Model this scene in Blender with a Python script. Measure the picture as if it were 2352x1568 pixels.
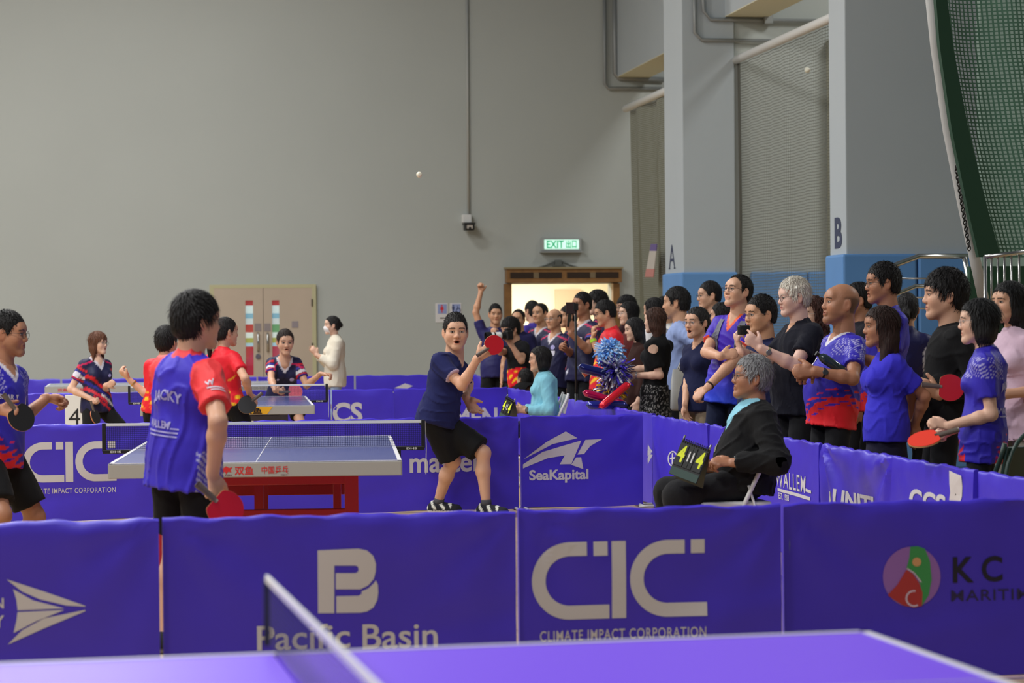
import bpy, bmesh, math, random
import numpy as np
from mathutils import Vector, Matrix
from mathutils.bvhtree import BVHTree

for o in list(bpy.data.objects):
    bpy.data.objects.remove(o)
SC = bpy.context.scene
COL = SC.collection
rng = np.random.default_rng(7)
random.seed(7)
R_ = math.radians

# ------------------------------------------------------------------ camera
F_PX = 5400.0
CAM = np.array([0.0, 0.0, 1.48])
YAW, PITCH, ROLL = R_(9.1), R_(-0.46), R_(0.47)
fwd0 = np.array([math.sin(YAW), math.cos(YAW), 0.0])
rgt0 = np.array([math.cos(YAW), -math.sin(YAW), 0.0])
FWD = fwd0 * math.cos(PITCH) + np.array([0, 0, 1.0]) * math.sin(PITCH)
up0 = np.cross(rgt0, FWD)
RGT = rgt0 * math.cos(ROLL) - up0 * math.sin(ROLL)
UP = up0 * math.cos(ROLL) + rgt0 * math.sin(ROLL)
cam_d = bpy.data.cameras.new('camera')
cam = bpy.data.objects.new('camera', cam_d)
COL.objects.link(cam)
M = Matrix(((RGT[0], UP[0], -FWD[0], CAM[0]), (RGT[1], UP[1], -FWD[1], CAM[1]), (RGT[2], UP[2], -FWD[2], CAM[2]), (0, 0, 0, 1)))
cam.matrix_world = M
cam_d.sensor_width = 36.0
cam_d.lens = F_PX / 2352.0 * 36.0
cam_d.clip_start, cam_d.clip_end = 0.1, 200
cam_d.dof.use_dof = True
cam_d.dof.focus_distance = 16.5
cam_d.dof.aperture_fstop = 4.0
SC.camera = cam

def P(px, py, d):
    """world point seen at pixel (px,py) of the 2352x1568 frame, d metres along the camera axis"""
    return CAM + d * (FWD + (px - 1176.0) / F_PX * RGT - (py - 784.0) / F_PX * UP)

def G(px, d, z=0.0):
    """world point at height z seen in column px at depth d"""
    a = P(px, 784.0, d); b = P(px, 884.0, d)
    t = (z - a[2]) / (b[2] - a[2])
    return a + (b - a) * t

def cvec(r, u, f):
    """direction given as (right, up, away) as the viewer sees it"""
    v = rgt0 * r + np.array([0, 0, 1.0]) * u + fwd0 * f
    return v / np.linalg.norm(v)

# ------------------------------------------------------------------ world, lamps, exposure
SC.view_settings.view_transform = 'Standard'
SC.view_settings.look = 'None'
SC.view_settings.exposure = 0.0
SC.view_settings.gamma = 1.0
SC.view_settings.use_curve_mapping = False
W = bpy.data.worlds.new('hall_air'); SC.world = W; W.use_nodes = True
W.node_tree.nodes['Background'].inputs[0].default_value = (0.85, 0.93, 1.0, 1)
W.node_tree.nodes['Background'].inputs[1].default_value = 0.09

def area(name, loc, sx, sy, power, col=(1, 0.995, 0.97), rot=(0, 0, 0)):
    l = bpy.data.lights.new(name, 'AREA'); l.shape = 'RECTANGLE'; l.size = sx; l.size_y = sy
    l.energy = power; l.color = col
    o = bpy.data.objects.new(name, l); o.location = loc; o.rotation_euler = rot
    COL.objects.link(o)
    return o
LAMPS = [(-8, 0.5), (-2, 0.5), (-9.5, 9), (-2, 9), (-9.5, 17.5), (-2, 17.5), (-9.5, 26), (-2, 26), (-8, 34), (0, 34)]
for (x_, y_) in LAMPS:
    area('ceiling_lamp_light', (x_, y_, 9.4), 2.4, 1.2, 380 if y_ < 5 else 560 if y_ < 10 else 640 if y_ < 30 else 340)

# ------------------------------------------------------------------ materials
def lin(c):
    c = np.asarray(c, float)
    return np.where(c <= 0.04045, c / 12.92, ((c + 0.055) / 1.055) ** 2.4)
def rgb(r, g, b):
    return tuple(float(x) for x in lin(np.array([r, g, b]) / 255.0))
MATS = {}
def mat(name, col=(0.5, 0.5, 0.5), rough=0.6, metal=0.0, spec=0.5, emit=None, es=1.0, bump=None, attr=False, var=0.0, vscale=6.0, sheen=0.0, coat=0.0):
    """procedural principled material; bump=(scale,strength,stretch)"""
    if name in MATS:
        return MATS[name]
    m = bpy.data.materials.new(name); m.use_nodes = True
    nt = m.node_tree; b = nt.nodes['Principled BSDF']
    b.inputs['Roughness'].default_value = rough
    b.inputs['Metallic'].default_value = metal
    b.inputs['Specular IOR Level'].default_value = spec
    b.inputs['Sheen Weight'].default_value = sheen
    b.inputs['Coat Weight'].default_value = coat
    src = None
    if attr:
        a = nt.nodes.new('ShaderNodeAttribute'); a.attribute_name = 'Col'
        src = a.outputs['Color']
    else:
        b.inputs['Base Color'].default_value = (*col, 1)
    tc = None
    if var or bump:
        tc = nt.nodes.new('ShaderNodeTexCoord')
    if var:
        n = nt.nodes.new('ShaderNodeTexNoise'); n.inputs['Scale'].default_value = vscale; n.inputs['Detail'].default_value = 4
        nt.links.new(tc.outputs['Object'], n.inputs['Vector'])
        mr = nt.nodes.new('ShaderNodeMapRange'); mr.inputs[1].default_value = 0.3; mr.inputs[2].default_value = 0.7
        mr.inputs[3].default_value = 1 - var; mr.inputs[4].default_value = 1 + var
        nt.links.new(n.outputs['Fac'], mr.inputs[0])
        mx = nt.nodes.new('ShaderNodeVectorMath'); mx.operation = 'SCALE'
        if src: nt.links.new(src, mx.inputs[0])
        else: mx.inputs[0].default_value = col
        nt.links.new(mr.outputs[0], mx.inputs['Scale'])
        src = mx.outputs[0]
    if src is not None:
        nt.links.new(src, b.inputs['Base Color'])
    if bump:
        sc, st, stretch = bump
        mp = nt.nodes.new('ShaderNodeMapping'); mp.inputs['Scale'].default_value = stretch
        nt.links.new(tc.outputs['Object'], mp.inputs['Vector'])
        n = nt.nodes.new('ShaderNodeTexNoise'); n.inputs['Scale'].default_value = sc; n.inputs['Detail'].default_value = 3
        nt.links.new(mp.outputs[0], n.inputs['Vector'])
        bp = nt.nodes.new('ShaderNodeBump'); bp.inputs['Strength'].default_value = st; bp.inputs['Distance'].default_value = 0.01
        nt.links.new(n.outputs['Fac'], bp.inputs['Height'])
        nt.links.new(bp.outputs[0], b.inputs['Normal'])
    if emit is not None:
        b.inputs['Emission Color'].default_value = (*emit, 1); b.inputs['Emission Strength'].default_value = es
    MATS[name] = m
    return m

def net_mat(name, col, pitch, width, rough=0.9):
    """open woven net: thin strands with holes, from the mesh's own UVs in metres"""
    if name in MATS: return MATS[name]
    m = bpy.data.materials.new(name); m.use_nodes = True
    nt = m.node_tree; b = nt.nodes['Principled BSDF']; out = nt.nodes['Material Output']
    b.inputs['Base Color'].default_value = (*col, 1); b.inputs['Roughness'].default_value = rough
    uv = nt.nodes.new('ShaderNodeUVMap'); sp = nt.nodes.new('ShaderNodeSeparateXYZ')
    nt.links.new(uv.outputs[0], sp.inputs[0])
    fs = []
    for ax, wd in ((0, width[0]), (1, width[1])):
        d = nt.nodes.new('ShaderNodeMath'); d.operation = 'DIVIDE'; d.inputs[1].default_value = pitch[ax]
        nt.links.new(sp.outputs[ax], d.inputs[0])
        f = nt.nodes.new('ShaderNodeMath'); f.operation = 'FRACT'; nt.links.new(d.outputs[0], f.inputs[0])
        l = nt.nodes.new('ShaderNodeMath'); l.operation = 'LESS_THAN'; l.inputs[1].default_value = wd
        nt.links.new(f.outputs[0], l.inputs[0]); fs.append(l)
    mx = nt.nodes.new('ShaderNodeMath'); mx.operation = 'MAXIMUM'
    nt.links.new(fs[0].outputs[0], mx.inputs[0]); nt.links.new(fs[1].outputs[0], mx.inputs[1])
    tr = nt.nodes.new('ShaderNodeBsdfTransparent'); mi = nt.nodes.new('ShaderNodeMixShader')
    nt.links.new(mx.outputs[0], mi.inputs[0]); nt.links.new(tr.outputs[0], mi.inputs[1]); nt.links.new(b.outputs[0], mi.inputs[2])
    nt.links.new(mi.outputs[0], out.inputs['Surface'])
    MATS[name] = m
    return m

def glass_mat(name, tint=(1, 1, 1), gloss=0.12):
    if name in MATS: return MATS[name]
    m = bpy.data.materials.new(name); m.use_nodes = True
    nt = m.node_tree; nt.nodes.remove(nt.nodes['Principled BSDF']); out = nt.nodes['Material Output']
    tr = nt.nodes.new('ShaderNodeBsdfTransparent'); tr.inputs[0].default_value = (*tint, 1)
    gl = nt.nodes.new('ShaderNodeBsdfGlossy'); gl.inputs['Roughness'].default_value = 0.05
    mi = nt.nodes.new('ShaderNodeMixShader'); mi.inputs[0].default_value = gloss
    nt.links.new(tr.outputs[0], mi.inputs[1]); nt.links.new(gl.outputs[0], mi.inputs[2]); nt.links.new(mi.outputs[0], out.inputs['Surface'])
    MATS[name] = m
    return m

# ------------------------------------------------------------------ mesh helpers
class MB:
    """collects simple shapes into one mesh"""
    def __init__(s): s.v = []; s.f = []
    def add(s, vs, fs):
        o = len(s.v); s.v += [tuple(map(float, v)) for v in vs]; s.f += [tuple(i + o for i in f) for f in fs]
        return s
    def box(s, c, size, R=None, bev=0.0):
        hx, hy, hz = (q / 2 for q in size)
        if bev <= 0:
            vs = [(x, y, z) for x in (-hx, hx) for y in (-hy, hy) for z in (-hz, hz)]
            fs = [(0, 1, 3, 2), (4, 6, 7, 5), (0, 4, 5, 1), (2, 3, 7, 6), (0, 2, 6, 4), (1, 5, 7, 3)]
        else:
            bm = bmesh.new(); bmesh.ops.create_cube(bm, size=1.0)
            for v in bm.verts: v.co = Vector((v.co.x * size[0], v.co.y * size[1], v.co.z * size[2]))
            bmesh.ops.bevel(bm, geom=bm.edges[:], offset=bev, segments=2, affect='EDGES', profile=0.5)
            bm.verts.index_update()
            vs = [tuple(v.co) for v in bm.verts]; fs = [tuple(v.index for v in f.verts) for f in bm.faces]; bm.free()
        vs = np.array(vs)
        if R is not None: vs = vs @ np.asarray(R).T
        return s.add(vs + np.asarray(c), fs)
    def tube(s, pts, r, n=10, closed=False, cap=True):
        pts = [np.asarray(p, float) for p in pts]; m = len(pts)
        rr = r if hasattr(r, '__len__') else [r] * m
        rings = []; prev = None
        for i in range(m):
            a = pts[(i - 1) % m] if (closed or i > 0) else pts[0]
            b = pts[(i + 1) % m] if (closed or i < m - 1) else pts[-1]
            t = b - a; t = t / (np.linalg.norm(t) + 1e-12)
            if prev is None:
                h = np.array([0, 0, 1.0]) if abs(t[2]) < 0.9 else np.array([1.0, 0, 0])
                u = np.cross(t, h)
            else:
                u = prev - t * np.dot(prev, t)
            u /= np.linalg.norm(u) + 1e-12; prev = u; w = np.cross(t, u)
            rings.append([pts[i] + rr[i] * (math.cos(q) * u + math.sin(q) * w) for q in np.linspace(0, 2 * math.pi, n, endpoint=False)])
        vs = [p for ring in rings for p in ring]; fs = []
        for i in range(m if closed else m - 1):
            j = (i + 1) % m
            for k in range(n):
                fs.append((i * n + k, i * n + (k + 1) % n, j * n + (k + 1) % n, j * n + k))
        if cap and not closed:
            fs.append(tuple(range(n))[::-1]); fs.append(tuple((m - 1) * n + k for k in range(n)))
        return s.add(vs, fs)
    def lathe(s, prof, n=24, c=(0, 0, 0), R=None):
        vs = []; fs = []; m = len(prof)
        for (r, z) in prof:
            for k in range(n):
                q = 2 * math.pi * k / n; vs.append((r * math.cos(q), r * math.sin(q), z))
        for i in range(m - 1):
            for k in range(n):
                fs.append((i * n + k, i * n + (k + 1) % n, (i + 1) * n + (k + 1) % n, (i + 1) * n + k))
        vs = np.array(vs)
        if R is not None: vs = vs @ np.asarray(R).T
        return s.add(vs + np.asarray(c), fs)
    def prism(s, loop, y0, y1, R=None, c=(0, 0, 0)):
        """outline in local x,z pulled from y0 to y1"""
        n = len(loop)
        vs = np.array([(x, y0, z) for x, z in loop] + [(x, y1, z) for x, z in loop], float)
        fs = [tuple(range(n)), tuple(range(2 * n - 1, n - 1, -1))] + [(i, i + n, (i + 1) % n + n, (i + 1) % n) for i in range(n)]
        if R is not None: vs = vs @ np.asarray(R).T
        return s.add(vs + np.asarray(c), fs)
    def build(s, name, m, parent=None, smooth=False, mat4=None):
        me = bpy.data.meshes.new(name)
        me.from_pydata(s.v, [], s.f); me.update()
        if m is not None: me.materials.append(m)
        if smooth:
            me.polygons.foreach_set('use_smooth', [True] * len(me.polygons))
        o = bpy.data.objects.new(name, me); COL.objects.link(o)
        if parent is not None: o.parent = parent
        return o

def smooth_by_angle(o, deg=40):
    me = o.data
    bm = bmesh.new(); bm.from_mesh(me)
    bmesh.ops.recalc_face_normals(bm, faces=bm.faces[:])
    for f in bm.faces: f.smooth = True
    for e in bm.edges:
        if len(e.link_faces) == 2 and e.calc_face_angle(0) > R_(deg): e.smooth = False
    bm.to_mesh(me); bm.free()
    return o

def tag(o, label, cat, group=None, kind=None):
    if label: o['label'] = label
    if cat: o['category'] = cat
    if group: o['group'] = group
    if kind: o['kind'] = kind
    return o

def empty(name, loc, label, cat, rz=0.0, group=None, R=None):
    o = bpy.data.objects.new(name, None); COL.objects.link(o)
    o.empty_display_size = 0.1
    if R is not None:
        m = Matrix([[*map(float, R[i]), float(loc[i])] for i in range(3)] + [[0, 0, 0, 1]]); o.matrix_world = m
    else:
        o.location = loc; o.rotation_euler = (0, 0, rz)
    return tag(o, label, cat, group)

def struct(o):
    o['kind'] = 'structure'; return o

def np_mesh(name, v, f, m, parent=None, col=None, smooth=True):
    me = bpy.data.meshes.new(name)
    v = np.asarray(v, np.float32); f = np.asarray(f, np.int32)
    me.vertices.add(len(v)); me.vertices.foreach_set('co', v.ravel())
    k = f.shape[1]
    me.loops.add(f.size); me.loops.foreach_set('vertex_index', f.ravel())
    me.polygons.add(len(f)); me.polygons.foreach_set('loop_start', np.arange(0, f.size, k, dtype=np.int32))
    me.update(calc_edges=True)
    me.polygons.foreach_set('use_smooth', np.ones(len(f), bool))
    if col is not None:
        a = me.attributes.new('Col', 'FLOAT_COLOR', 'POINT')
        c = np.ones((len(v), 4), np.float32); c[:, :3] = col
        a.data.foreach_set('color', c.ravel())
    me.materials.append(m)
    o = bpy.data.objects.new(name, me); COL.objects.link(o)
    if parent is not None: o.parent = parent
    return o

# flat outlines and lettering -> list of 2D faces
def text2d(s, size=1.0, bold=0.0, align='CENTER', spacing=1.0, shear=0.0):
    c = bpy.data.curves.new('t', 'FONT'); c.body = s; c.size = size; c.offset = bold; c.fill_mode = 'FRONT'
    c.align_x = align; c.space_character = spacing; c.shear = shear; c.resolution_u = 4
    return _curve_faces(c)
def shape2d(loops):
    c = bpy.data.curves.new('c', 'CURVE'); c.dimensions = '2D'; c.fill_mode = 'FRONT'
    for L in loops:
        sp = c.splines.new('POLY'); sp.points.add(len(L) - 1); sp.use_cyclic_u = True
        for p, q in zip(sp.points, L): p.co = (q[0], q[1], 0, 1)
    return _curve_faces(c)
def _curve_faces(c):
    o = bpy.data.objects.new('t', c); m = bpy.data.meshes.new_from_object(o)
    v = np.array([tuple(q.co) for q in m.vertices], float).reshape(-1, 3); f = [tuple(p.vertices) for p in m.polygons]
    bpy.data.objects.remove(o); bpy.data.curves.remove(c); bpy.data.meshes.remove(m)
    return v[:, :2].copy() if len(v) else np.zeros((0, 2)), f
def fit(vf, x0, x1, y0=None, y1=None):
    """scale flat shape to span x0..x1 (and y0..y1)"""
    v, f = vf; mn, mx = v.min(0), v.max(0)
    sx = (x1 - x0) / (mx[0] - mn[0]); sy = sx if y1 is None else (y1 - y0) / (mx[1] - mn[1])
    w = np.empty_like(v); w[:, 0] = x0 + (v[:, 0] - mn[0]) * sx; w[:, 1] = (y0 or 0) + (v[:, 1] - mn[1]) * sy
    return w, f
def join2d(*vfs):
    V = []; Fc = []; o = 0
    for v, f in vfs:
        V.append(v); Fc += [tuple(i + o for i in q) for q in f]; o += len(v)
    return np.vstack(V), Fc
def move2d(vf, dx=0, dy=0, sx=1, sy=1, rot=0.0, shear=0.0):
    v, f = vf; v = v * np.array([sx, sy]); v = v + np.stack([v[:, 1] * shear, v[:, 0] * 0], 1)
    c, s = math.cos(rot), math.sin(rot)
    v = v @ np.array([[c, s], [-s, c]])
    return v + np.array([dx, dy]), f
def arc(cx, cy, r, a0, a1, n=16, ry=None):
    return [(cx + r * math.cos(R_(a)), cy + (ry or r) * math.sin(R_(a))) for a in np.linspace(a0, a1, n)]
def rect2d(x0, x1, y0, y1):
    return shape2d([[(x0, y0), (x1, y0), (x1, y1), (x0, y1)]])
def slice2d(vf, step):
    """cut a flat shape on a grid so that it can follow a curved surface"""
    v, f = vf; bm = bmesh.new(); vs = [bm.verts.new((p[0], p[1], 0)) for p in v]
    for q in f:
        try: bm.faces.new([vs[i] for i in q])
        except ValueError: pass
    for ax in (0, 1):
        lo, hi = v[:, ax].min(), v[:, ax].max(); n = Vector((1, 0, 0)) if ax == 0 else Vector((0, 1, 0))
        k = math.ceil(lo / step) * step
        while k < hi:
            bmesh.ops.bisect_plane(bm, geom=bm.verts[:] + bm.edges[:] + bm.faces[:], plane_co=n * k, plane_no=n); k += step
    bm.verts.index_update()
    out = (np.array([(p.co.x, p.co.y) for p in bm.verts]), [tuple(p.index for p in q.verts) for q in bm.faces])
    bm.free()
    return out
def flat_obj(name, vf, m, parent, fn):
    """lay a flat shape into space with fn(u,v)->xyz"""
    v, f = vf
    return MB().add([fn(a, b) for a, b in v], f).build(name, m, parent)
def decal_on(name, vf, m, parent, target, org, ux, uy, off=0.003, step=0.02):
    """print a flat shape on a curved mesh (target in the same local frame as parent): rays go along -normal"""
    org, ux, uy = (np.asarray(q, float) for q in (org, ux, uy)); n = np.cross(ux, uy)
    me = target.data
    bv = BVHTree.FromPolygons([v.co for v in me.vertices], [tuple(p.vertices) for p in me.polygons])
    v, f = slice2d(vf, step); pts = []; ok = []
    for a, b in v:
        p = org + ux * a + uy * b
        h = bv.ray_cast(Vector(p + n * 0.35), Vector(-n), 0.9)
        ok.append(h[0] is not None)
        pts.append(np.array(h[0]) + n * off if h[0] is not None else p)
    f = [q for q in f if all(ok[i] for i in q)]
    if not f: return None
    return MB().add(pts, f).build(name, m, parent)
# ------------------------------------------------------------------ implicit surfaces (for bodies, clothes, hair)
class SDF:
    def __init__(s, lo, hi, vox):
        s.lo = np.asarray(lo, np.float32); s.vox = vox
        n = np.maximum(np.ceil((np.asarray(hi) - s.lo) / vox).astype(int) + 1, 4)
        s.ax = [(s.lo[i] + np.arange(n[i]) * vox).astype(np.float32) for i in range(3)]
        s.F = np.full(n, 0.08, np.float32)
    def box(s, lo, hi):
        sl = []
        for i in range(3):
            a = int(np.searchsorted(s.ax[i], lo[i])); b = int(np.searchsorted(s.ax[i], hi[i]))
            if b <= a: return None
            sl.append(slice(a, b))
        X = s.ax[0][sl[0]][:, None, None]; Y = s.ax[1][sl[1]][None, :, None]; Z = s.ax[2][sl[2]][None, None, :]
        return tuple(sl), X, Y, Z
    @staticmethod
    def smin(a, b, k):
        h = np.maximum(k - np.abs(a - b), 0) / k
        return np.minimum(a, b) - h * h * (k * 0.25)
    def put(s, sl, d, k, sub=False):
        A = s.F[sl]
        if sub: s.F[sl] = -SDF.smin(-A, d, k)
        else: s.F[sl] = SDF.smin(A, d, k)
    def cone(s, a, b, ra, rb, k=0.02, flat=None, cut=False, cut0=False, wob=None):
        """tapered limb; flat=(axis, factor) squeezes it along an axis"""
        a = np.asarray(a, np.float32); b = np.asarray(b, np.float32); r = max(ra, rb) + k + 0.02
        if flat is not None and flat[1] > 1: r *= flat[1]
        q = s.box(np.minimum(a, b) - r, np.maximum(a, b) + r)
        if q is None: return
        sl, X, Y, Z = q
        ba = b - a; L2 = float(ba @ ba) + 1e-9
        px, py, pz = X - a[0], Y - a[1], Z - a[2]
        t = (px * ba[0] + py * ba[1] + pz * ba[2]) / L2
        tc = np.clip(t, 0, 1)
        dx, dy, dz = px - tc * ba[0], py - tc * ba[1], pz - tc * ba[2]
        g = 1.0
        if flat is not None:
            n = np.asarray(flat[0], np.float32); w = dx * n[0] + dy * n[1] + dz * n[2]; e = 1.0 / flat[1] - 1.0
            dx, dy, dz = dx + w * e * n[0], dy + w * e * n[1], dz + w * e * n[2]; g = min(1.0, flat[1])
        rr = ra + (rb - ra) * tc
        d = (np.sqrt(dx * dx + dy * dy + dz * dz) - rr) * g
        L = math.sqrt(L2)
        if cut: d = np.maximum(d, (t - 1) * L)
        if cut0: d = np.maximum(d, -t * L)
        s.put(sl, d, k)
    def ell(s, c, r, k=0.02, R=None, sub=False):
        c = np.asarray(c, np.float32); r = np.asarray(r, np.float32); m = float(max(r)) + k + 0.02
        q = s.box(c - m, c + m)
        if q is None: return
        sl, X, Y, Z = q
        x, y, z = X - c[0], Y - c[1], Z - c[2]
        if R is not None:
            R = np.asarray(R, np.float32)
            x, y, z = (R[0, i] * x + R[1, i] * y + R[2, i] * z for i in range(3))
        else:
            x, y, z = np.broadcast_arrays(x, y, z)
        k0 = np.sqrt((x / r[0]) ** 2 + (y / r[1]) ** 2 + (z / r[2]) ** 2)
        k1 = np.sqrt((x / r[0] ** 2) ** 2 + (y / r[1] ** 2) ** 2 + (z / r[2] ** 2) ** 2) + 1e-9
        d = k0 * (k0 - 1) / k1
        s.put(sl, d, k, sub)
    def cutplane(s, p, n):
        """throw away the side the normal points to"""
        X = s.ax[0][:, None, None]; Y = s.ax[1][None, :, None]; Z = s.ax[2][None, None, :]
        s.F = np.maximum(s.F, (X - p[0]) * n[0] + (Y - p[1]) * n[1] + (Z - p[2]) * n[2]).astype(np.float32)
    def folds(s, amp, freq, seed, T=None):
        """cloth folds: warped waves running through the field"""
        r = np.random.default_rng(seed)
        X = s.ax[0][:, None, None]; Y = s.ax[1][None, :, None]; Z = s.ax[2][None, None, :]
        w1 = np.sin(X * 9 + r.uniform(0, 6)) + np.sin(Z * 11 + r.uniform(0, 6)) + np.sin(Y * 10 + r.uniform(0, 6))
        acc = 0
        for i in range(3):
            a = r.uniform(-1, 1, 3); a[2] *= 0.8; a /= np.linalg.norm(a)
            acc = acc + np.sin(freq * (0.6 + 0.4 * i) * (X * a[0] + Y * a[1] + Z * a[2]) + 1.4 * w1 + r.uniform(0, 6))
        acc = acc / 3.0
        ridge = np.maximum(0, 1 - np.abs(acc) * 3.2) ** 1.5
        s.F = (s.F - amp * ridge + amp * 0.25 * w1 / 3).astype(np.float32)
    def mesh(s):
        F = s.F; S = F < 0
        n = np.array(F.shape)
        offs = [(i, j, k) for i in (0, 1) for j in (0, 1) for k in (0, 1)]
        cnt = np.zeros(n - 1, np.uint8)
        for o in offs:
            cnt += S[o[0]:n[0] - 1 + o[0], o[1]:n[1] - 1 + o[1], o[2]:n[2] - 1 + o[2]]
        act = (cnt > 0) & (cnt < 8)
        idx = np.argwhere(act)
        if len(idx) == 0: return np.zeros((0, 3)), np.zeros((0, 4), int)
        vid = np.full(act.shape, -1, np.int32); vid[act] = np.arange(len(idx))
        fv = [F[idx[:, 0] + o[0], idx[:, 1] + o[1], idx[:, 2] + o[2]] for o in offs]
        acc = np.zeros((len(idx), 3), np.float32); num = np.zeros(len(idx), np.float32)
        for a in range(8):
            for b in range(a + 1, 8):
                if sum(x != y for x, y in zip(offs[a], offs[b])) != 1: continue
                m = (fv[a] < 0) != (fv[b] < 0)
                t = np.where(m, fv[a] / np.where(m, fv[a] - fv[b], 1), 0)
                pa = np.array(offs[a], np.float32); pb = np.array(offs[b], np.float32)
                acc += m[:, None] * (pa + t[:, None] * (pb - pa)); num += m
        V = s.lo + (idx + acc / num[:, None]) * s.vox
        Q = []
        for ax in range(3):
            u, w = [q for q in range(3) if q != ax]
            sa = [slice(1, -1)] * 3; sb = [slice(1, -1)] * 3
            sa[ax] = slice(0, -1); sb[ax] = slice(1, None)
            A = S[tuple(sa)]; B = S[tuple(sb)]
            e = np.argwhere(A != B)
            if len(e) == 0: continue
            ins = A[e[:, 0], e[:, 1], e[:, 2]]
            e = e.copy(); e[:, u] += 1; e[:, w] += 1
            def cell(du, dw):
                c = e.copy(); c[:, u] += du; c[:, w] += dw
                return vid[c[:, 0], c[:, 1], c[:, 2]]
            q = np.stack([cell(-1, -1), cell(0, -1), cell(0, 0), cell(-1, 0)], 1)
            flip = ~ins if ax != 1 else ins
            q[flip] = q[flip][:, ::-1]
            Q.append(q)
        return V, np.vstack(Q)

def unit(v):
    v = np.asarray(v, float); return v / (np.linalg.norm(v) + 1e-12)
def frame(y, z=(0, 0, 1)):
    """columns x,y,z with y forward"""
    y = unit(y); z = np.asarray(z, float); x = unit(np.cross(y, z)); z = np.cross(x, y)
    return np.stack([x, y, z], 1)
def ik(a, c, l1, l2, pole):
    v = c - a; D = np.linalg.norm(v)
    if D > (l1 + l2) * 0.995:
        k = min(D / ((l1 + l2) * 0.995), 1.2); l1 *= k; l2 *= k
        if D > (l1 + l2) * 0.995: c = a + v / D * (l1 + l2) * 0.995; v = c - a; D = np.linalg.norm(v)
    D = max(D, abs(l1 - l2) + 0.02)
    n = v / (np.linalg.norm(v) + 1e-9)
    x = (l1 * l1 - l2 * l2 + D * D) / (2 * D); h = math.sqrt(max(l1 * l1 - x * x, 0))
    p = np.asarray(pole, float); p = p - n * (p @ n); p = unit(p)
    return a + n * x + p * h, c

SKIN = {'fair': rgb(222, 182, 158), 'asian': rgb(212, 166, 138), 'warm': rgb(202, 154, 122), 'tan': rgb(172, 122, 94), 'brown': rgb(140, 90, 62), 'pale': rgb(222, 184, 168)}
BLACK = rgb(24, 22, 23)
def skin_mat(): return mat('skin', attr=True, rough=0.48, spec=0.4, bump=(90, 0.08, (1, 1, 1)))
def cloth_mat(): return mat('cloth_fabric', attr=True, rough=0.85, spec=0.15, sheen=0.03, bump=(26, 0.35, (1, 1, 0.5)))
def jersey_mat(): return mat('jersey_fabric', attr=True, rough=0.55, spec=0.3, sheen=0.03, bump=(22, 0.35, (1, 1, 0.5)))
def hair_mat(): return mat('hair', attr=True, rough=0.62, spec=0.28, bump=(75, 1.0, (1, 1, 0.14)))

def hand_prims(D, w, d, n, side, S, curl, spread=1.0, thumb=None, skip=()):
    """palm, four fingers, thumb. w wrist, d finger direction, n palm normal, side +1 right hand"""
    d = unit(d); n = unit(np.asarray(n, float) - d * (np.asarray(n, float) @ d)); s = np.cross(d, n) * side
    S = S * 1.02
    D.cone(w - d * 0.01 * S, w + d * 0.085 * S, 0.027 * S, 0.036 * S, 0.012, flat=(n, 0.42))
    D.ell(w + d * 0.045 * S + s * 0.028 * S + n * 0.008 * S, (0.02 * S,) * 3, 0.015)
    ln = [0.068, 0.077, 0.072, 0.057]; cs = curl if hasattr(curl, '__len__') else [curl] * 4
    tips = []
    for i in range(4):
        off = 0.030 - 0.0195 * i
        p = w + (d * (0.086 - 0.006 * abs(i - 1)) + s * off) * S
        fan = (1.5 - i) * 0.07 * spread
        d0 = unit(d + s * fan)
        c = R_(cs[i]); ang = 0.0
        for j, (fr, ca) in enumerate(((0.46, 0.75), (0.30, 1.1), (0.24, 0.8))):
            ang += c * ca
            v = d0 * math.cos(ang) + n * math.sin(ang)
            q = p + v * ln[i] * fr * S
            ra = (0.0098 - 0.0010 * j) * S; D.cone(p, q, ra, ra - 0.0008 * S, 0.004 if j else 0.008)
            p = q
        tips.append(p)
    tb = w + (d * 0.03 + s * 0.026) * S
    tdir = unit(s * 0.75 + d * 0.75 + n * 0.25) if thumb is None else unit(d * thumb[0] + s * thumb[1] + n * thumb[2])
    m1 = tb + tdir * 0.038 * S; t2 = unit(tdir * 0.75 + d * 0.35 + n * (0.3 if thumb is None else thumb[2] * 0.8))
    D.cone(tb, m1, 0.0145 * S, 0.0112 * S, 0.01); D.cone(m1, m1 + t2 * 0.032 * S, 0.0108 * S, 0.0085 * S, 0.005)
    return s

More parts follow.
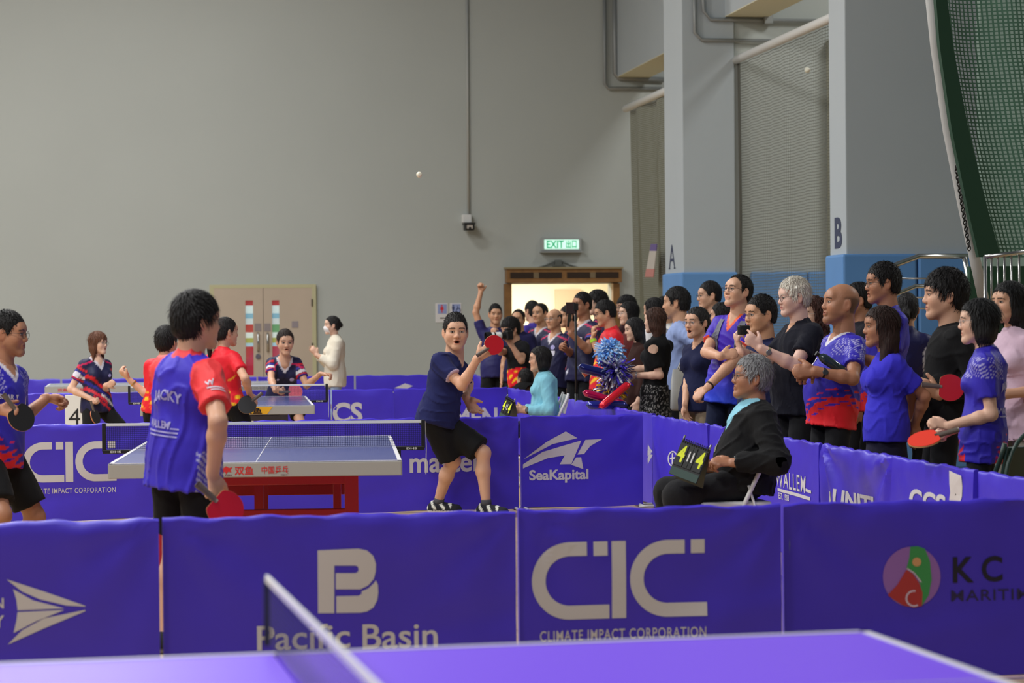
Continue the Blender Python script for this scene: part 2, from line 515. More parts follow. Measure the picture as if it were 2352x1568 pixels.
def build_head(Lc, Rh, S, nb, skin, browcol, vox, mouth=0.0, fem=False, brow=1.0, neck_r=None, stubble=None, jaw=1.0, eye=1.0, lipcol=None, look=0.0, shave=None):
    """head, face, ears and neck as one surface"""
    def W(p): return Lc + Rh @ (np.asarray(p, float) * S)
    def Rr(a): return Rh @ a
    lo = np.minimum(Lc - 0.15 * S, nb - 0.11 * S); hi = np.maximum(Lc + 0.15 * S, nb + 0.09 * S)
    D = SDF(lo, hi, vox)
    E = lambda c, r, k=0.02, sub=False, R=None: D.ell(W(c), np.asarray(r) * S, k * S, Rh if R is None else Rh @ R, sub)
    Cn = lambda a, b, ra, rb, k=0.02: D.cone(W(a), W(b), ra * S, rb * S, k * S)
    jw = jaw * (0.93 if fem else 1.0)
    E((0, -0.012, 0.03), (0.075, 0.096, 0.087))
    E((0, 0.026, -0.030), (0.064 * jw, 0.062, 0.080), 0.03)
    for q in (-1, 1):
        Cn((q * 0.052 * jw, 0.0, -0.045), (q * 0.014, 0.064, -0.100), 0.020, 0.016, 0.03)
        E((q * 0.040 * jw, 0.052, -0.026), (0.024, 0.026, 0.026), 0.03)
    E((0, 0.068, -0.098), (0.022 * jw, 0.018, 0.016), 0.025)
    Cn((-0.034, 0.073, 0.026), (0.034, 0.073, 0.026), 0.013, 0.013, 0.025)
    E((0, 0.066, 0.045), (0.045, 0.02, 0.03), 0.03)
    for q in (-1, 1):
        E((q * 0.032, 0.101, 0.004), (0.021, 0.021, 0.013), 0.014, True)
    Cn((0, 0.084, 0.014), (0, 0.096, -0.024), 0.0080, 0.0115, 0.014)
    E((0, 0.0965, -0.028), (0.0135, 0.012, 0.0115), 0.009)
    for q in (-1, 1):
        E((q * 0.0125, 0.092, -0.032), (0.009, 0.010, 0.008), 0.007)
        E((q * 0.032, 0.0735, 0.003), (0.0145, 0.0125, 0.0125), 0.004)
        Cn((q * 0.018, 0.0835, 0.011), (q * 0.044, 0.0775, 0.011), 0.0042, 0.0042, 0.006)
    Cn((-0.016, 0.083, -0.056), (0.016, 0.083, -0.056), 0.0065, 0.0065, 0.012)
    Cn((-0.013, 0.083, -0.068 - 0.012 * mouth), (0.013, 0.083, -0.068 - 0.012 * mouth), 0.0075, 0.0075, 0.012)
    if mouth > 0:
        E((0, 0.096, -0.062 - 0.006 * mouth), (0.019, 0.03, 0.004 + 0.009 * mouth), 0.006, True)
    else:
        E((0, 0.099, -0.0615), (0.022, 0.013, 0.0022), 0.005, True)
    for q in (-1, 1):
        a = R_(22) * q
        Re = np.array([[math.cos(a), -math.sin(a), 0], [math.sin(a), math.cos(a), 0], [0, 0, 1.0]])
        E((q * 0.079, -0.012, -0.004), (0.008, 0.020, 0.033), 0.010, False, Re)
        E((q * 0.089, -0.006, -0.001), (0.006, 0.011, 0.019), 0.006, True, Re)
    nr = neck_r or (0.046 if fem else 0.056)
    D.cone(W((0, -0.028, -0.045)), nb + np.array([0, 0, -0.06 * S]), nr * S, (nr + 0.012) * S, 0.03 * S, cut=False)
    V, Q = D.mesh()
    q = ((V - Lc) @ Rh) / S
    x, y, z = q[:, 0], q[:, 1], q[:, 2]; ax = np.abs(x)
    col = np.tile(np.array(skin), (len(V), 1))
    def blend(m, c):
        m = np.clip(m, 0, 1)[:, None]; col[:] = col * (1 - m) + np.array(c) * m
    rosy = np.array(skin) * np.array([1.06, 0.88, 0.84])
    blend(0.5 * np.exp(-(((ax - 0.042) / 0.02) ** 2 + ((z + 0.03) / 0.02) ** 2)) * (y > 0.03), rosy)
    blend(0.6 * np.exp(-(((ax) / 0.014) ** 2 + ((z + 0.03) / 0.012) ** 2)) * (y > 0.08), rosy)
    blend(0.5 * (ax > 0.076) * (np.abs(z) < 0.04), rosy)
    if stubble: blend(stubble * (z < -0.045) * (y > 0.0) * np.clip((-z - 0.045) / 0.02, 0, 1), np.array(skin) * 0.45)
    if shave is not None:
        zt_ = np.interp(y, [-.12, -.06, 0.0, .03], [.045, .058, .050, .03]); zb_ = np.interp(y, [-.12, -.035, -.03, .01, .03], [-.055, -.05, .025, .02, .03])
        blend(0.75 * np.clip((zt_ - z) / 0.022, 0, 1) * np.clip((z - zb_) / 0.012, 0, 1) * np.clip((0.034 - y) / 0.012, 0, 1) * (ax > 0.02 * (y > -0.05)), shave)
    lip = np.array(lipcol) if lipcol is not None else np.array(skin) * np.array([0.80, 0.52, 0.50])
    zl = -0.062 - 0.006 * mouth; hl = 0.0105 + 0.013 * mouth
    blend((1 - ((x / 0.0245) ** 2 + ((z - zl) / hl) ** 2)) * 4 * (y > 0.06), lip)
    if mouth > 0: blend((1 - ((x / 0.018) ** 2 + ((z - zl) / (0.0035 + 0.0085 * mouth)) ** 2)) * 5 * (y > 0.05), (0.03, 0.008, 0.008))
    else: blend((1 - ((x / 0.023) ** 2 + ((z - zl) / 0.0024) ** 2)) * 2.5 * (y > 0.06), np.array(lip) * 0.35)
    zb = 0.0265 + 0.003 * mouth - 0.0035 * ((ax - 0.03) / 0.02) ** 2
    blend(0.85 * brow * (np.abs(z - zb) < 0.0040) * (ax > 0.012) * (ax < 0.054) * (y > 0.045), np.array(browcol) * 0.9)
    ex, ez = ax - 0.032, z - 0.003
    op = 0.0052 * eye
    blend((1 - ((ex / 0.0170) ** 2 + (ez / (op + 0.0022)) ** 2)) * 3 * (y > 0.055), np.array(skin) * 0.38)
    blend((1 - ((ex / 0.0145) ** 2 + (ez / op) ** 2)) * 4 * (y > 0.055), (0.42, 0.38, 0.35))
    exs = x - np.sign(x) * 0.032 - look * 0.005
    blend((1 - (exs ** 2 + ez ** 2) / 0.0062 ** 2) * 4 * (y > 0.055) * (np.abs(ez) < op + 0.001), (0.012, 0.008, 0.006))
    blend(0.9 * (np.abs(ez - op - 0.0006) < 0.0016) * (np.abs(ex) < 0.0155) * (y > 0.055), np.array(browcol) * 0.7)
    blend(0.8 * (1 - ((ax - 0.0075) ** 2 + ((z + 0.0375) * 1.4) ** 2) / 0.0036 ** 2) * 2 * (y > 0.085), np.array(skin) * 0.22)
    return V, Q, col

HAIRS = {
    # ys of the cut line, heights of the cut line, thickness top/side/back
    'short': ([-.13, -.06, -.038, -.032, .004, .009, .030, .038, .05, .075, .1], [-.060, -.055, -.045, .028, .030, -.012, -.006, .024, .046, .060, .064], .024, .009, .014),
    'crew': ([-.13, -.06, -.038, -.032, .004, .009, .030, .038, .05, .075, .1], [-.052, -.047, -.040, .026, .028, -.008, .000, .026, .048, .058, .060], .021, .006, .010),
    'comb': ([-.13, -.06, -.038, -.032, .004, .009, .030, .038, .05, .075, .1], [-.066, -.060, -.048, .028, .030, -.012, -.004, .026, .050, .066, .070], .026, .011, .016),
    'crop': ([-.13, -.06, -.04, -.022, .000, .016, .03, .05, .075, .1], [-.085, -.08, -.06, -.012, -.002, -.02, .0, .03, .045, .05], .022, .014, .018),
    'mop': ([-.13, -.06, -.04, -.022, .000, .016, .03, .05, .075, .1], [-.085, -.08, -.06, .010, .012, -.008, .014, .034, .044, .046], .028, .016, .020),
    'recede': ([-.13, -.06, -.038, -.032, .004, .009, .026, .034, .05, .07, .1], [-.060, -.055, -.045, .028, .030, -.008, .0, .055, .094, .118, .2], .012, .008, .012),
    'bald': ([-.13, -.06, -.035, -.022, .000, .014, .022, .04, .1], [-.060, -.055, -.045, .030, .032, .0, .03, .2, .2], .004, .006, .006),
    'bob': ([-.13, -.04, .000, .020, .035, .05, .075, .1], [-.120, -.120, -.115, -.10, -.03, .050, .066, .07], .018, .017, .018),
    'bang': ([-.13, -.04, .000, .020, .035, .05, .075, .1], [-.120, -.120, -.115, -.10, -.03, .015, .024, .026], .020, .018, .018),
    'long': ([-.13, -.04, .000, .020, .035, .05, .075, .1], [-.30, -.30, -.20, -.11, -.03, .052, .066, .07], .016, .016, .018),
    'tied': ([-.13, -.06, -.038, -.032, .004, .009, .028, .038, .05, .075, .1], [-.070, -.065, -.05, .010, .016, -.012, -.004, .026, .050, .064, .068], .014, .008, .012),
}
def build_hair(Lc, Rh, S, style, col, vox, seed, extra=None, rough=0.0035, var=0.5):
    ys, zs, tt, ts, tb = HAIRS[style]
    dn = 0.42 if style in ('long', 'tied') or extra else 0.17
    pts = np.array([[sx * 0.13, sy, sz] for sx in (-1, 1) for sy in (-0.19, 0.14) for sz in (-dn, 0.17)]) * S @ Rh.T + Lc
    D = SDF(pts.min(0), pts.max(0), vox)
    X = D.ax[0][:, None, None]; Y = D.ax[1][None, :, None]; Z = D.ax[2][None, None, :]
    dx, dy, dz = X - Lc[0], Y - Lc[1], Z - Lc[2]
    x, y, z = ((Rh[0, i] * dx + Rh[1, i] * dy + Rh[2, i] * dz) / S for i in range(3))
    def el(c, r):
        a, b, e = x - c[0], y - c[1], z - c[2]
        k0 = np.sqrt((a / r[0]) ** 2 + (b / r[1]) ** 2 + (e / r[2]) ** 2); k1 = np.sqrt((a / r[0] ** 2) ** 2 + (b / r[1] ** 2) ** 2 + (e / r[2] ** 2) ** 2) + 1e-6
        return k0 * (k0 - 1) / k1
    d = el((0, -0.014, 0.03), (0.075 + ts, 0.096 + tb, 0.088 + tt))
    sm = SDF.smin
    if style in ('short', 'crew', 'recede', 'bald', 'tied', 'mop', 'crop', 'comb'):
        d = sm(d, el((0, -0.045, -0.03), (0.058 + ts, 0.050 + tb, 0.06)), 0.03)
    if style in ('bob', 'bang', 'long'):
        d = sm(d, el((0, -0.025, -0.055), (0.080 + ts, 0.075 + tb * 0.5, 0.085)), 0.03)
    if style == 'long':
        d = sm(d, el((0, -0.060, -0.15), (0.085, 0.050, 0.16)), 0.04)
    if style == 'bald':
        d = np.maximum(d, z - np.interp(y, [-.13, -.09, -.05, .02], [.055, .06, .055, .045]))
        d = np.maximum(d, 0.045 - np.sqrt(x * x + (y + 0.02) ** 2) + 0 * z)
    zc = np.interp(y, ys, zs)
    tj = np.arctan2(x, y + 0.02)
    zc = zc + 0.0045 * np.sin(tj * 31 + 2 * np.sin(tj * 9 + seed)) + 0.003 * np.sin(tj * 67 + seed) 
    d = np.maximum(d, (zc - z) * 0.7)
    if style in ('bob', 'bang', 'long'):      # opening for the face
        d = np.maximum(d, -el((0, 0.085, -0.045), (0.062, 0.075, 0.098 if style != 'bang' else 0.075)))
    r = np.random.default_rng(seed)
    th = np.arctan2(x, -y - 0.02 + 0.4 * np.abs(z))
    n = np.sin(th * 23 + 3 * np.sin(z * 30 + r.uniform(0, 6)) + r.uniform(0, 6)) + 0.7 * np.sin(th * 47 + 2 * np.sin(z * 55 + 9 * x) + r.uniform(0, 6)) + 0.6 * np.sin(x * 120 + y * 90 + 4 * np.sin(z * 40))
    d = d + rough * (n * 0.5 + 0.5 * np.abs(np.sin(th * 14 + 2.5 * np.sin(z * 38 + 6 * y + seed) + 20 * x)) - 0.2)
    D.F = (d * S).astype(np.float32)
    for e in (extra or []):
        if e[0] == 'cone': D.cone(Lc + Rh @ (np.array(e[1]) * S), Lc + Rh @ (np.array(e[2]) * S), e[3] * S, e[4] * S, 0.015)
        else: D.ell(Lc + Rh @ (np.array(e[1]) * S), np.array(e[2]) * S, 0.012, Rh)
    D.F[0], D.F[-1], D.F[:, 0], D.F[:, -1], D.F[:, :, 0], D.F[:, :, -1] = (0.05,) * 6
    V, Q = D.mesh()
    q = (V - Lc) @ Rh / S
    tv = np.arctan2(q[:, 0], -q[:, 1]) * 40 + q[:, 2] * 15 + q[:, 0] * 200
    c = np.array(col)[None] * (1 + var * np.sin(tv + 2 * np.sin(q[:, 2] * 70)))[:, None]
    return V, Q, np.clip(c, 0.002, 1), D

def cull(part, D, depth=0.005):
    """drop scalp faces that lie well inside the hair"""
    V, Q, C = part; i = np.round((V - D.lo) / D.vox).astype(int); n = np.array(D.F.shape)
    ok = ((i >= 0) & (i < n)).all(1); ins = np.zeros(len(V), bool); j = i[ok]; ins[ok] = D.F[j[:, 0], j[:, 1], j[:, 2]] < -depth
    Q = Q[~ins[Q].all(1)]; u, inv = np.unique(Q, return_inverse=True)
    return V[u], inv.reshape(Q.shape), C[u]

def tufts(V, C, Lc, Rh, S, style, seed, n=900):
    """loose locks combed over the hair surface"""
    r = np.random.default_rng(seed + 5); q = (V - Lc) @ Rh / S
    w = np.where(q[:, 2] > -0.02, 1.0, 0.6); w = w / w.sum()
    id_ = r.choice(len(V), n, p=w); p = q[id_]
    nr = p - np.array([0, -0.02, 0.005]); nr[:, 2] = np.maximum(nr[:, 2], -0.05); nr /= np.linalg.norm(nr, axis=1)[:, None]
    long_ = style in ('bob', 'bang', 'long')
    flow = (np.array([0, 0, -1.0]) + 0 * p) if long_ else p - np.array([0.01, -0.05, 0.13])
    if style in ('mop', 'crop'): flow = flow + np.array([0, 0.02, -0.03])
    flow = flow + r.normal(size=p.shape) * (0.07 if long_ else 0.022)
    tn = flow - nr * (flow * nr).sum(1)[:, None]; tn /= np.linalg.norm(tn, axis=1)[:, None] + 1e-6
    L = r.uniform(0.5, 1.0, n) * {'crew': 0.013, 'comb': 0.045, 'short': 0.028, 'mop': 0.045, 'crop': 0.040, 'recede': 0.018, 'bald': 0.010, 'tied': 0.035}.get(style, 0.07)
    lift = {'crew': 0.60, 'comb': 0.08, 'short': 0.24, 'mop': 0.10, 'crop': 0.08, 'recede': 0.15, 'bald': 0.05, 'tied': 0.07}.get(style, 0.03)
    L = np.where(p[:, 1] > (0.045 if long_ else 0.062), L * (0.25 if long_ and style != 'bang' else 0.4), L)
    sd = np.cross(tn, nr); wd = r.uniform(0.0010, 0.0022, n)[:, None]
    p0 = p - nr * 0.003; p1 = p + tn * (L * 0.5)[:, None] + nr * (L * lift * 0.6)[:, None]; p2 = p + tn * L[:, None] + nr * (L * lift * 0.75)[:, None]
    vs = np.stack([p0 - sd * wd, p0 + sd * wd, p1 - sd * wd * 0.9, p1 + sd * wd * 0.9, p2 - sd * wd * 0.15, p2 + sd * wd * 0.15], 1).reshape(-1, 3)
    b = np.arange(n)[:, None] * 6; Q = np.concatenate([b + np.array([[0, 1, 3, 2]]), b + np.array([[2, 3, 5, 4]])])
    c = np.repeat(C[id_] * r.uniform(0.6, 1.7, n)[:, None], 6, 0)
    return vs * S @ Rh.T + Lc, Q, np.clip(c, 0.001, 1)

def glasses(Lc, Rh, S, root, col, kind='round', thick=0.0013):
    W = lambda p: Lc + Rh @ (np.asarray(p, float) * S)
    mb = MB(); w, h = (0.023, 0.019) if kind == 'round' else (0.026, 0.0165)
    pw = 2.0 if kind == 'round' else 3.2
    ls = []
    for q in (-1, 1):
        loop = []
        for t in np.linspace(0, 2 * math.pi, 20, endpoint=False):
            c, s = math.cos(t), math.sin(t)
            loop.append((q * 0.033 + w * np.sign(c) * abs(c) ** (2 / pw), 0.099 - 0.09 * abs(w * c * q + 0.033 * 1) * 0.25 + (0.0), -0.002 + h * np.sign(s) * abs(s) ** (2 / pw)))
        mb.tube([W(p) for p in loop], thick * S, 6, closed=True); ls.append(loop)
        mb.tube([W((q * 0.057, 0.096, 0.006)), W((q * 0.072, 0.075, 0.008)), W((q * 0.082, 0.0, 0.010)), W((q * 0.083, -0.02, -0.004))], thick * S, 6)
    mb.tube([W((-0.011, 0.100, 0.003)), W((0, 0.103, 0.006)), W((0.011, 0.100, 0.003))], thick * S, 6)
    g = mb.build('glasses', mat('spectacle_frame_%d_%d_%d' % tuple(int(255 * c) for c in col), col, 0.3, 0.4), root, True)
    for loop in ls:
        MB().add([W(p) for p in loop], [tuple(range(len(loop)))]).build('lens', glass_mat('spectacle_lens', (0.97, 0.98, 1), 0.07), g)
    return g

def merge(parts):
    V = []; Q = []; C = []; o = 0
    for v, q, c in parts:
        if len(v) == 0: continue
        V.append(v); Q.append(q + o); C.append(c); o += len(v)
    return np.vstack(V), np.vstack(Q), np.vstack(C)

def plain(c):
    c = np.array(c)
    return lambda q, sl, sd: np.tile(c, (len(q), 1))

def band(name, parent, c, ax, r, w, m, thick=0.004, ex=(1, 1)):
    """strap ring around a limb"""
    ax = unit(ax); h = np.array([0, 0, 1.0]) if abs(ax[2]) < 0.9 else np.array([1.0, 0, 0]); u = unit(np.cross(ax, h)); v = np.cross(ax, u)
    vs = []; n = 20
    for (dr, dz) in ((0, -w / 2), (thick, -w / 2), (thick, w / 2), (0, w / 2)):
        for k in range(n):
            t = 2 * math.pi * k / n; vs.append(c + ax * dz + (r + dr) * (math.cos(t) * u * ex[0] + math.sin(t) * v * ex[1]))
    fs = [(i * n + k, i * n + (k + 1) % n, ((i + 1) % 4) * n + (k + 1) % n, ((i + 1) % 4) * n + k) for i in range(4) for k in range(n)]
    return smooth_by_angle(MB().add(vs, fs).build(name, m, parent))

NP = [0]
def person(label, hx, hy, d, face, H=None, look=None, pitch=0, tilt=0, bx=None, by=None, bd=0.0, chest=None, fem=False, bulk=1.0, belly=0.0, bust=0.0,
           skin='asian', hair=('short', BLACK), hairextra=None, hairrough=0.0016, top=None, bottom=None, R=None, L=None, feet=None, mouth=0.0, eye=1.0, brow=1.0, specs=None, stubble=None,
           vox=0.009, hvox=0.0042, shoe=None, collar=None, group=None, shoulder=1.0, jaw=1.0, headscale=1.0, lips=None, gaze=0.0, legvox=0.018, name='person', seat=None, cat='person', shave=None):
    NP[0] += 1; seed = NP[0] * 13
    kf = 1.0 if name == 'person' and d < 18.4 else 1.27
    vox *= 1.32 * kf; hvox *= 1.12 * kf; legvox = 0.024; avk = 1.32 * kf
    sk = np.array(SKIN[skin])
    tp = P(hx, hy, d); H = H or float(tp[2]); S = H / 1.7
    hipz = 0.52 * float(tp[2])
    bx = hx if bx is None else bx
    if by is not None: pel = P(bx, by, d + bd)
    else: pel = G(bx, d + bd, hipz)
    fw = cvec(math.sin(R_(face)), 0, math.cos(R_(face)))
    RR = frame(fw); root_loc = np.array([pel[0], pel[1], 0.0])
    Lw = lambda w: RR.T @ (np.asarray(w, float) - root_loc)
    Lv = lambda v: RR.T @ np.asarray(v, float)
    root = empty(name, root_loc, label, cat, group=group, R=RR)
    # head
    lk = face if look is None else look
    hy_ = Lv(cvec(math.sin(R_(lk)) * math.cos(R_(pitch)), math.sin(R_(pitch)), math.cos(R_(lk)) * math.cos(R_(pitch))))
    Rh = frame(hy_)
    if tilt:
        c_, s_ = math.cos(R_(tilt)), math.sin(R_(tilt)); Rh = Rh @ np.array([[c_, 0, s_], [0, 1, 0], [-s_, 0, c_]])
    Sh = S * headscale * (0.96 if fem else 1.0)
    tt = HAIRS[hair[0]][2] if hair else 0.0
    Lc = Lw(tp) - np.array([0, 0, 1.0]) * (0.117 + tt * 0.8) * Sh
    nb = Lc + Rh @ (np.array([0, -0.030, -0.150]) * Sh) + np.array([0, -0.012, -0.012]) * S
    # torso frame
    pl = Lw(pel); tz = nb - pl; tl = np.linalg.norm(tz); tz = tz / tl; st = tl / (0.535 * S)
    ch = face if chest is None else chest
    ty = Lv(cvec(math.sin(R_(ch)), 0, math.cos(R_(ch)))); ty = unit(ty - tz * (ty @ tz)); tx = np.cross(ty, tz)
    Tm = np.stack([tx, ty, tz], 1)
    T = lambda x, y, z: pl + Tm @ (np.array([x, y, z * st]) * S)
    sw = (0.90 if fem else 1.0) * shoulder
    b = bulk * (0.88 if fem else 1.0)
    def torso(D, t, low=-0.04):
        fl = (ty, 0.70)
        D.ell(T(0, 0, 0.02), np.array([0.168 * (0.97 if fem else 0.95), 0.118, 0.12]) * b ** 0.7 * S + t, 0.05, Tm)
        D.ell(T(0, 0.0, 0.17), np.array([0.138 if not fem else 0.128, 0.102, 0.15]) * b * S + t, 0.06, Tm)
        D.ell(T(0, -0.005, 0.345), np.array([0.165 * sw, 0.115 * b, 0.165]) * S + t, 0.05, Tm)
        D.cone(T(-0.125 * sw, -0.012, 0.458), T(0.125 * sw, -0.012, 0.458), 0.050 * S + t, 0.050 * S + t, 0.05)
        D.cone(T(0, -0.02, 0.45), T(0, -0.005, 0.52), 0.085 * S + t * 0.8, 0.060 * S + t * 0.5, 0.04)
        if belly: D.ell(T(0, 0.045, 0.13), np.array([0.13, 0.11, 0.15]) * S * (1 + belly * 0.35) + t, 0.06, Tm)
        if bust:
            for q in (-1, 1): D.ell(T(q * 0.072, 0.078, 0.345), np.array([0.062, 0.06, 0.062]) * S * bust + t, 0.04, Tm)
    # arms
    la1, la2 = 0.283 * S, 0.250 * S
    arms = {}
    for side, sp in ((1, R), (-1, L)):
        sp = dict(sp or {})
        sh = T(side * 0.153 * sw, -0.012, 0.452)
        if 'to' in sp: w = Lw(P(sp['to'][0], sp['to'][1], d + sp['to'][2]))
        elif 'loc' in sp: w = np.array(sp['loc'], float) * S * np.array([side, 1, 1])
        else: w = sh + Lv(np.array([0, 0, 0])) + np.array([side * 0.06, 0.07, -0.515]) * S
        pole = np.array(sp.get('pole', (0.45, -0.8, -0.35))) * np.array([side, 1, 1])
        if 'vpole' in sp: pole = Lv(cvec(*sp['vpole']))
        el, w = ik(sh, w, la1, la2, pole)
        fd = unit(w - el)
        hd = Lv(cvec(*sp['hd'])) if 'hd' in sp else fd
        hn = Lv(cvec(*sp['hn'])) if 'hn' in sp else np.array([-side * 0.9, -0.1, -0.2])
        arms[side] = dict(sh=sh, el=el, w=w, fd=fd, hd=hd, hn=hn, curl=sp.get('curl', 28), thumb=sp.get('thumb'), spread=sp.get('spread', 1.0), vox=sp.get('vox'))
    # legs
    ll1, ll2 = 0.2345 * H, 0.2325 * H
    hipS = 0.088 * S
    legs = {}
    for side in (1, -1):
        hj = T(side * 0.088, 0, -0.01) if not seat else T(side * 0.092, 0.02, -0.02)
        if feet and side in feet:
            f = feet[side]; an = Lw(P(f[0], f[1], d + f[2])); an = an.copy(); an[2] = f[3] if len(f) > 3 else 0.085 * S
            toe = Lv(cvec(*f[4])) if len(f) > 4 else np.array([side * 0.25, 1.0, 0])
        else:
            an = np.array([side * 0.10 * S, 0.0, 0.085 * S]); toe = np.array([side * 0.28, 1.0, 0])
        kn, an = ik(hj, an, ll1, ll2, np.array([side * 0.25, 1.0, 0.0]) if not (feet and 'pole' in feet) else Lv(cvec(*feet['pole'][side])))
        legs[side] = dict(h=hj, k=kn, a=an, toe=unit(np.array([toe[0], toe[1], 0])))
    # ---- body surface
    parts = [build_head(Lc, Rh, Sh, nb, sk, hair[1] if hair else BLACK, hvox, mouth, fem, brow, None, stubble, jaw, eye, lips, gaze, shave)]
    top = top or {}
    slv = top.get('sleeve', 0.62)
    for side, a in arms.items():
        av = a['vox'] * avk if a['vox'] else min(vox * 0.62, 0.0056 * avk)
        h_end = a['w'] + unit(a['hd']) * 0.2 * S
        st0 = a['sh'] + (a['el'] - a['sh']) * max(min(slv, 0.9) - 0.25, 0) if slv <= 1 else a['el'] + (a['w'] - a['el']) * 0.55
        pts = np.stack([st0, a['w'], h_end] + ([a['el']] if slv <= 1.2 else []))
        D = SDF(pts.min(0) - 0.10 * S, pts.max(0) + 0.10 * S, av)
        ab = b ** 0.8
        if slv <= 1.2:
            if slv < 0.2: D.ell(a['sh'], np.array([.058, .058, .062]) * S * ab, 0.03)
            D.cone(st0, a['el'], (0.050 - 0.010 * min(slv, 0.9) * 0.6) * S * ab, 0.038 * S * ab, 0.02)
            m = a['el'] + (a['w'] - a['el']) * 0.28
            D.cone(a['el'], m, 0.0385 * S * ab, 0.0410 * S * ab, 0.02); D.cone(m, a['w'], 0.0405 * S * ab, 0.0268 * S * (0.5 + 0.5 * ab), 0.02)
        else:
            D.cone(st0, a['w'], 0.033 * S * ab, 0.0268 * S, 0.02)
        a['s'] = hand_prims(D, a['w'], a['hd'], a['hn'], side, Sh * (0.95 if fem else 1.03), a['curl'], a['spread'], a['thumb'])
        V, Q = D.mesh(); parts.append((V, Q, np.tile(sk * np.array([1.02, 0.97, 0.95]), (len(V), 1))))
    bottom = bottom or {}
    kind = bottom.get('kind', 'pants')
    if kind in ('shorts', 'skirt'):
        for side, g in legs.items():
            pts = np.stack([g['h'] * 0.5 + g['k'] * 0.5, g['k'], g['a']])
            D = SDF(pts.min(0) - 0.11 * S, pts.max(0) + 0.11 * S, bottom.get('legvox', 0.012))
            D.cone(g['h'] * 0.5 + g['k'] * 0.5, g['k'], 0.072 * S * b, 0.052 * S * b, 0.03)
            sd = g['a'] - g['k']; back = -unit(np.array([g['toe'][0], g['toe'][1], 0]))
            D.cone(g['k'], g['k'] + sd * 0.35 + back * 0.012 * S, 0.050 * S * b, 0.054 * S * b, 0.03)
            D.cone(g['k'] + sd * 0.35 + back * 0.012 * S, g['a'], 0.053 * S * b, 0.033 * S, 0.03)
            D.ell(g['k'] - back * 0.012, np.array([.042, .042, .05]) * S * b, 0.02)
            D.cone(g['a'], g['a'] + np.array([0, 0, -0.04 * S]), 0.035 * S, 0.035 * S, 0.02)
            V, Q = D.mesh(); parts.append((V, Q, np.tile(sk, (len(V), 1))))
    D = SDF(np.min([T(x, y, z) for x in (-0.24, 0.24) for y in (-0.17, 0.2) for z in (-0.12, 0.6)], 0) - 0.05, np.max([T(x, y, z) for x in (-0.24, 0.24) for y in (-0.17, 0.2) for z in (-0.12, 0.6)], 0) + 0.05, 0.032)
    bb = belly; torso(D, -0.022 * S)
    for side, a in arms.items(): D.cone(T(0, 0, 0.4), a['sh'], 0.05 * S, 0.03 * S, 0.03); D.cone(a['sh'], a['sh'] + (a['el'] - a['sh']) * 0.6, 0.03 * S, 0.026 * S, 0.02)
    for side, g in legs.items(): D.cone(g['h'], g['h'] * 0.45 + g['k'] * 0.55, 0.06 * S, 0.045 * S, 0.03)
    V, Q = D.mesh(); parts.append((V, Q, np.tile(sk, (len(V), 1))))
    if hair:
        hV, hQ, hC, hD = build_hair(Lc, Rh, Sh, hair[0], hair[1], hvox * 1.45, seed, hairextra, hairrough, 0.25 if max(hair[1]) < 0.2 else 0.15)
        parts[0] = cull(parts[0], hD)
    V, Q, C = merge(parts)
    body = np_mesh('body', V, Q, skin_mat(), root, C)
    if hair:
        V, Q, C = hV, hQ, hC
        if len(V):
            V, Q, C = merge([(V, Q, C), tufts(V, C, Lc, Rh, Sh, hair[0], seed, 1900 if hvox < 0.0045 else 900)])
            np_mesh('hair', V, Q, hair_mat(), root, C)
    # ---- top
    out = dict(root=root, RR=RR, T=T, Tm=Tm, S=S, Sh=Sh, Lc=Lc, Rh=Rh, arms=arms, Lw=Lw, Lv=Lv, nb=nb, body=body, pl=pl, st=st, legs=legs)
    if top.get('paint') is not None:
        t = top.get('t', 0.014) * S; hem = top.get('len', -0.10)
        pts = [T(x, y, z) for x in (-0.27, 0.27) for y in (-0.2, 0.24 + 0.1 * belly) for z in (hem - 0.05, 0.60)]
        for side, a in arms.items():
            if slv > 0: pts.append(a['sh'] + (a['el'] - a['sh']) * min(slv + 0.1, 1.05))
            if slv > 1: pts.append(a['w'])
        pts = np.array(pts)
        D = SDF(pts.min(0) - 0.07, pts.max(0) + 0.07, vox)
        torso(D, t)
        if hem < 0.0:
            D.cone(T(0, 0, 0.08), T(0, 0, hem - 0.02), 0.158 * S * b ** 0.7 + t, 0.174 * S * b ** 0.7 + t + top.get('flare', 0.0), 0.05, flat=(ty, 0.78))
        hp = T(0, 0, hem)
        D.cutplane(hp, -tz)
        if top.get('cut') is not None: D.cutplane(T(0, 0, top['cut']), tz)
        fa = top.get('fold', 0.0065)
        for side, a in arms.items():
            ua = a['el'] - a['sh']
            ab = b ** 0.8
            if slv <= 0: continue
            if slv <= 1:
                e = a['sh'] + ua * slv
                D.cone(a['sh'], e, 0.053 * S * ab + t * 0.7, 0.049 * S * ab + t * top.get('slw', 1.0), 0.03, cut=True)
            else:
                D.cone(a['sh'], a['el'], 0.058 * S * ab + t * 0.7, 0.043 * S * ab + t, 0.03)
                e = a['el'] + (a['w'] - a['el']) * min(slv - 1, 0.93)
                D.cone(a['el'], e, 0.045 * S * ab + t, 0.032 * S * ab + t * 0.8, 0.03, cut=True)
        if fa: D.folds(fa, top.get('ff', 44), seed)
        V, Q = D.mesh()
        q = (V - pl) @ Tm / S; q[:, 2] /= st
        sl = np.full(len(V), -1.0); sd = np.zeros(len(V))
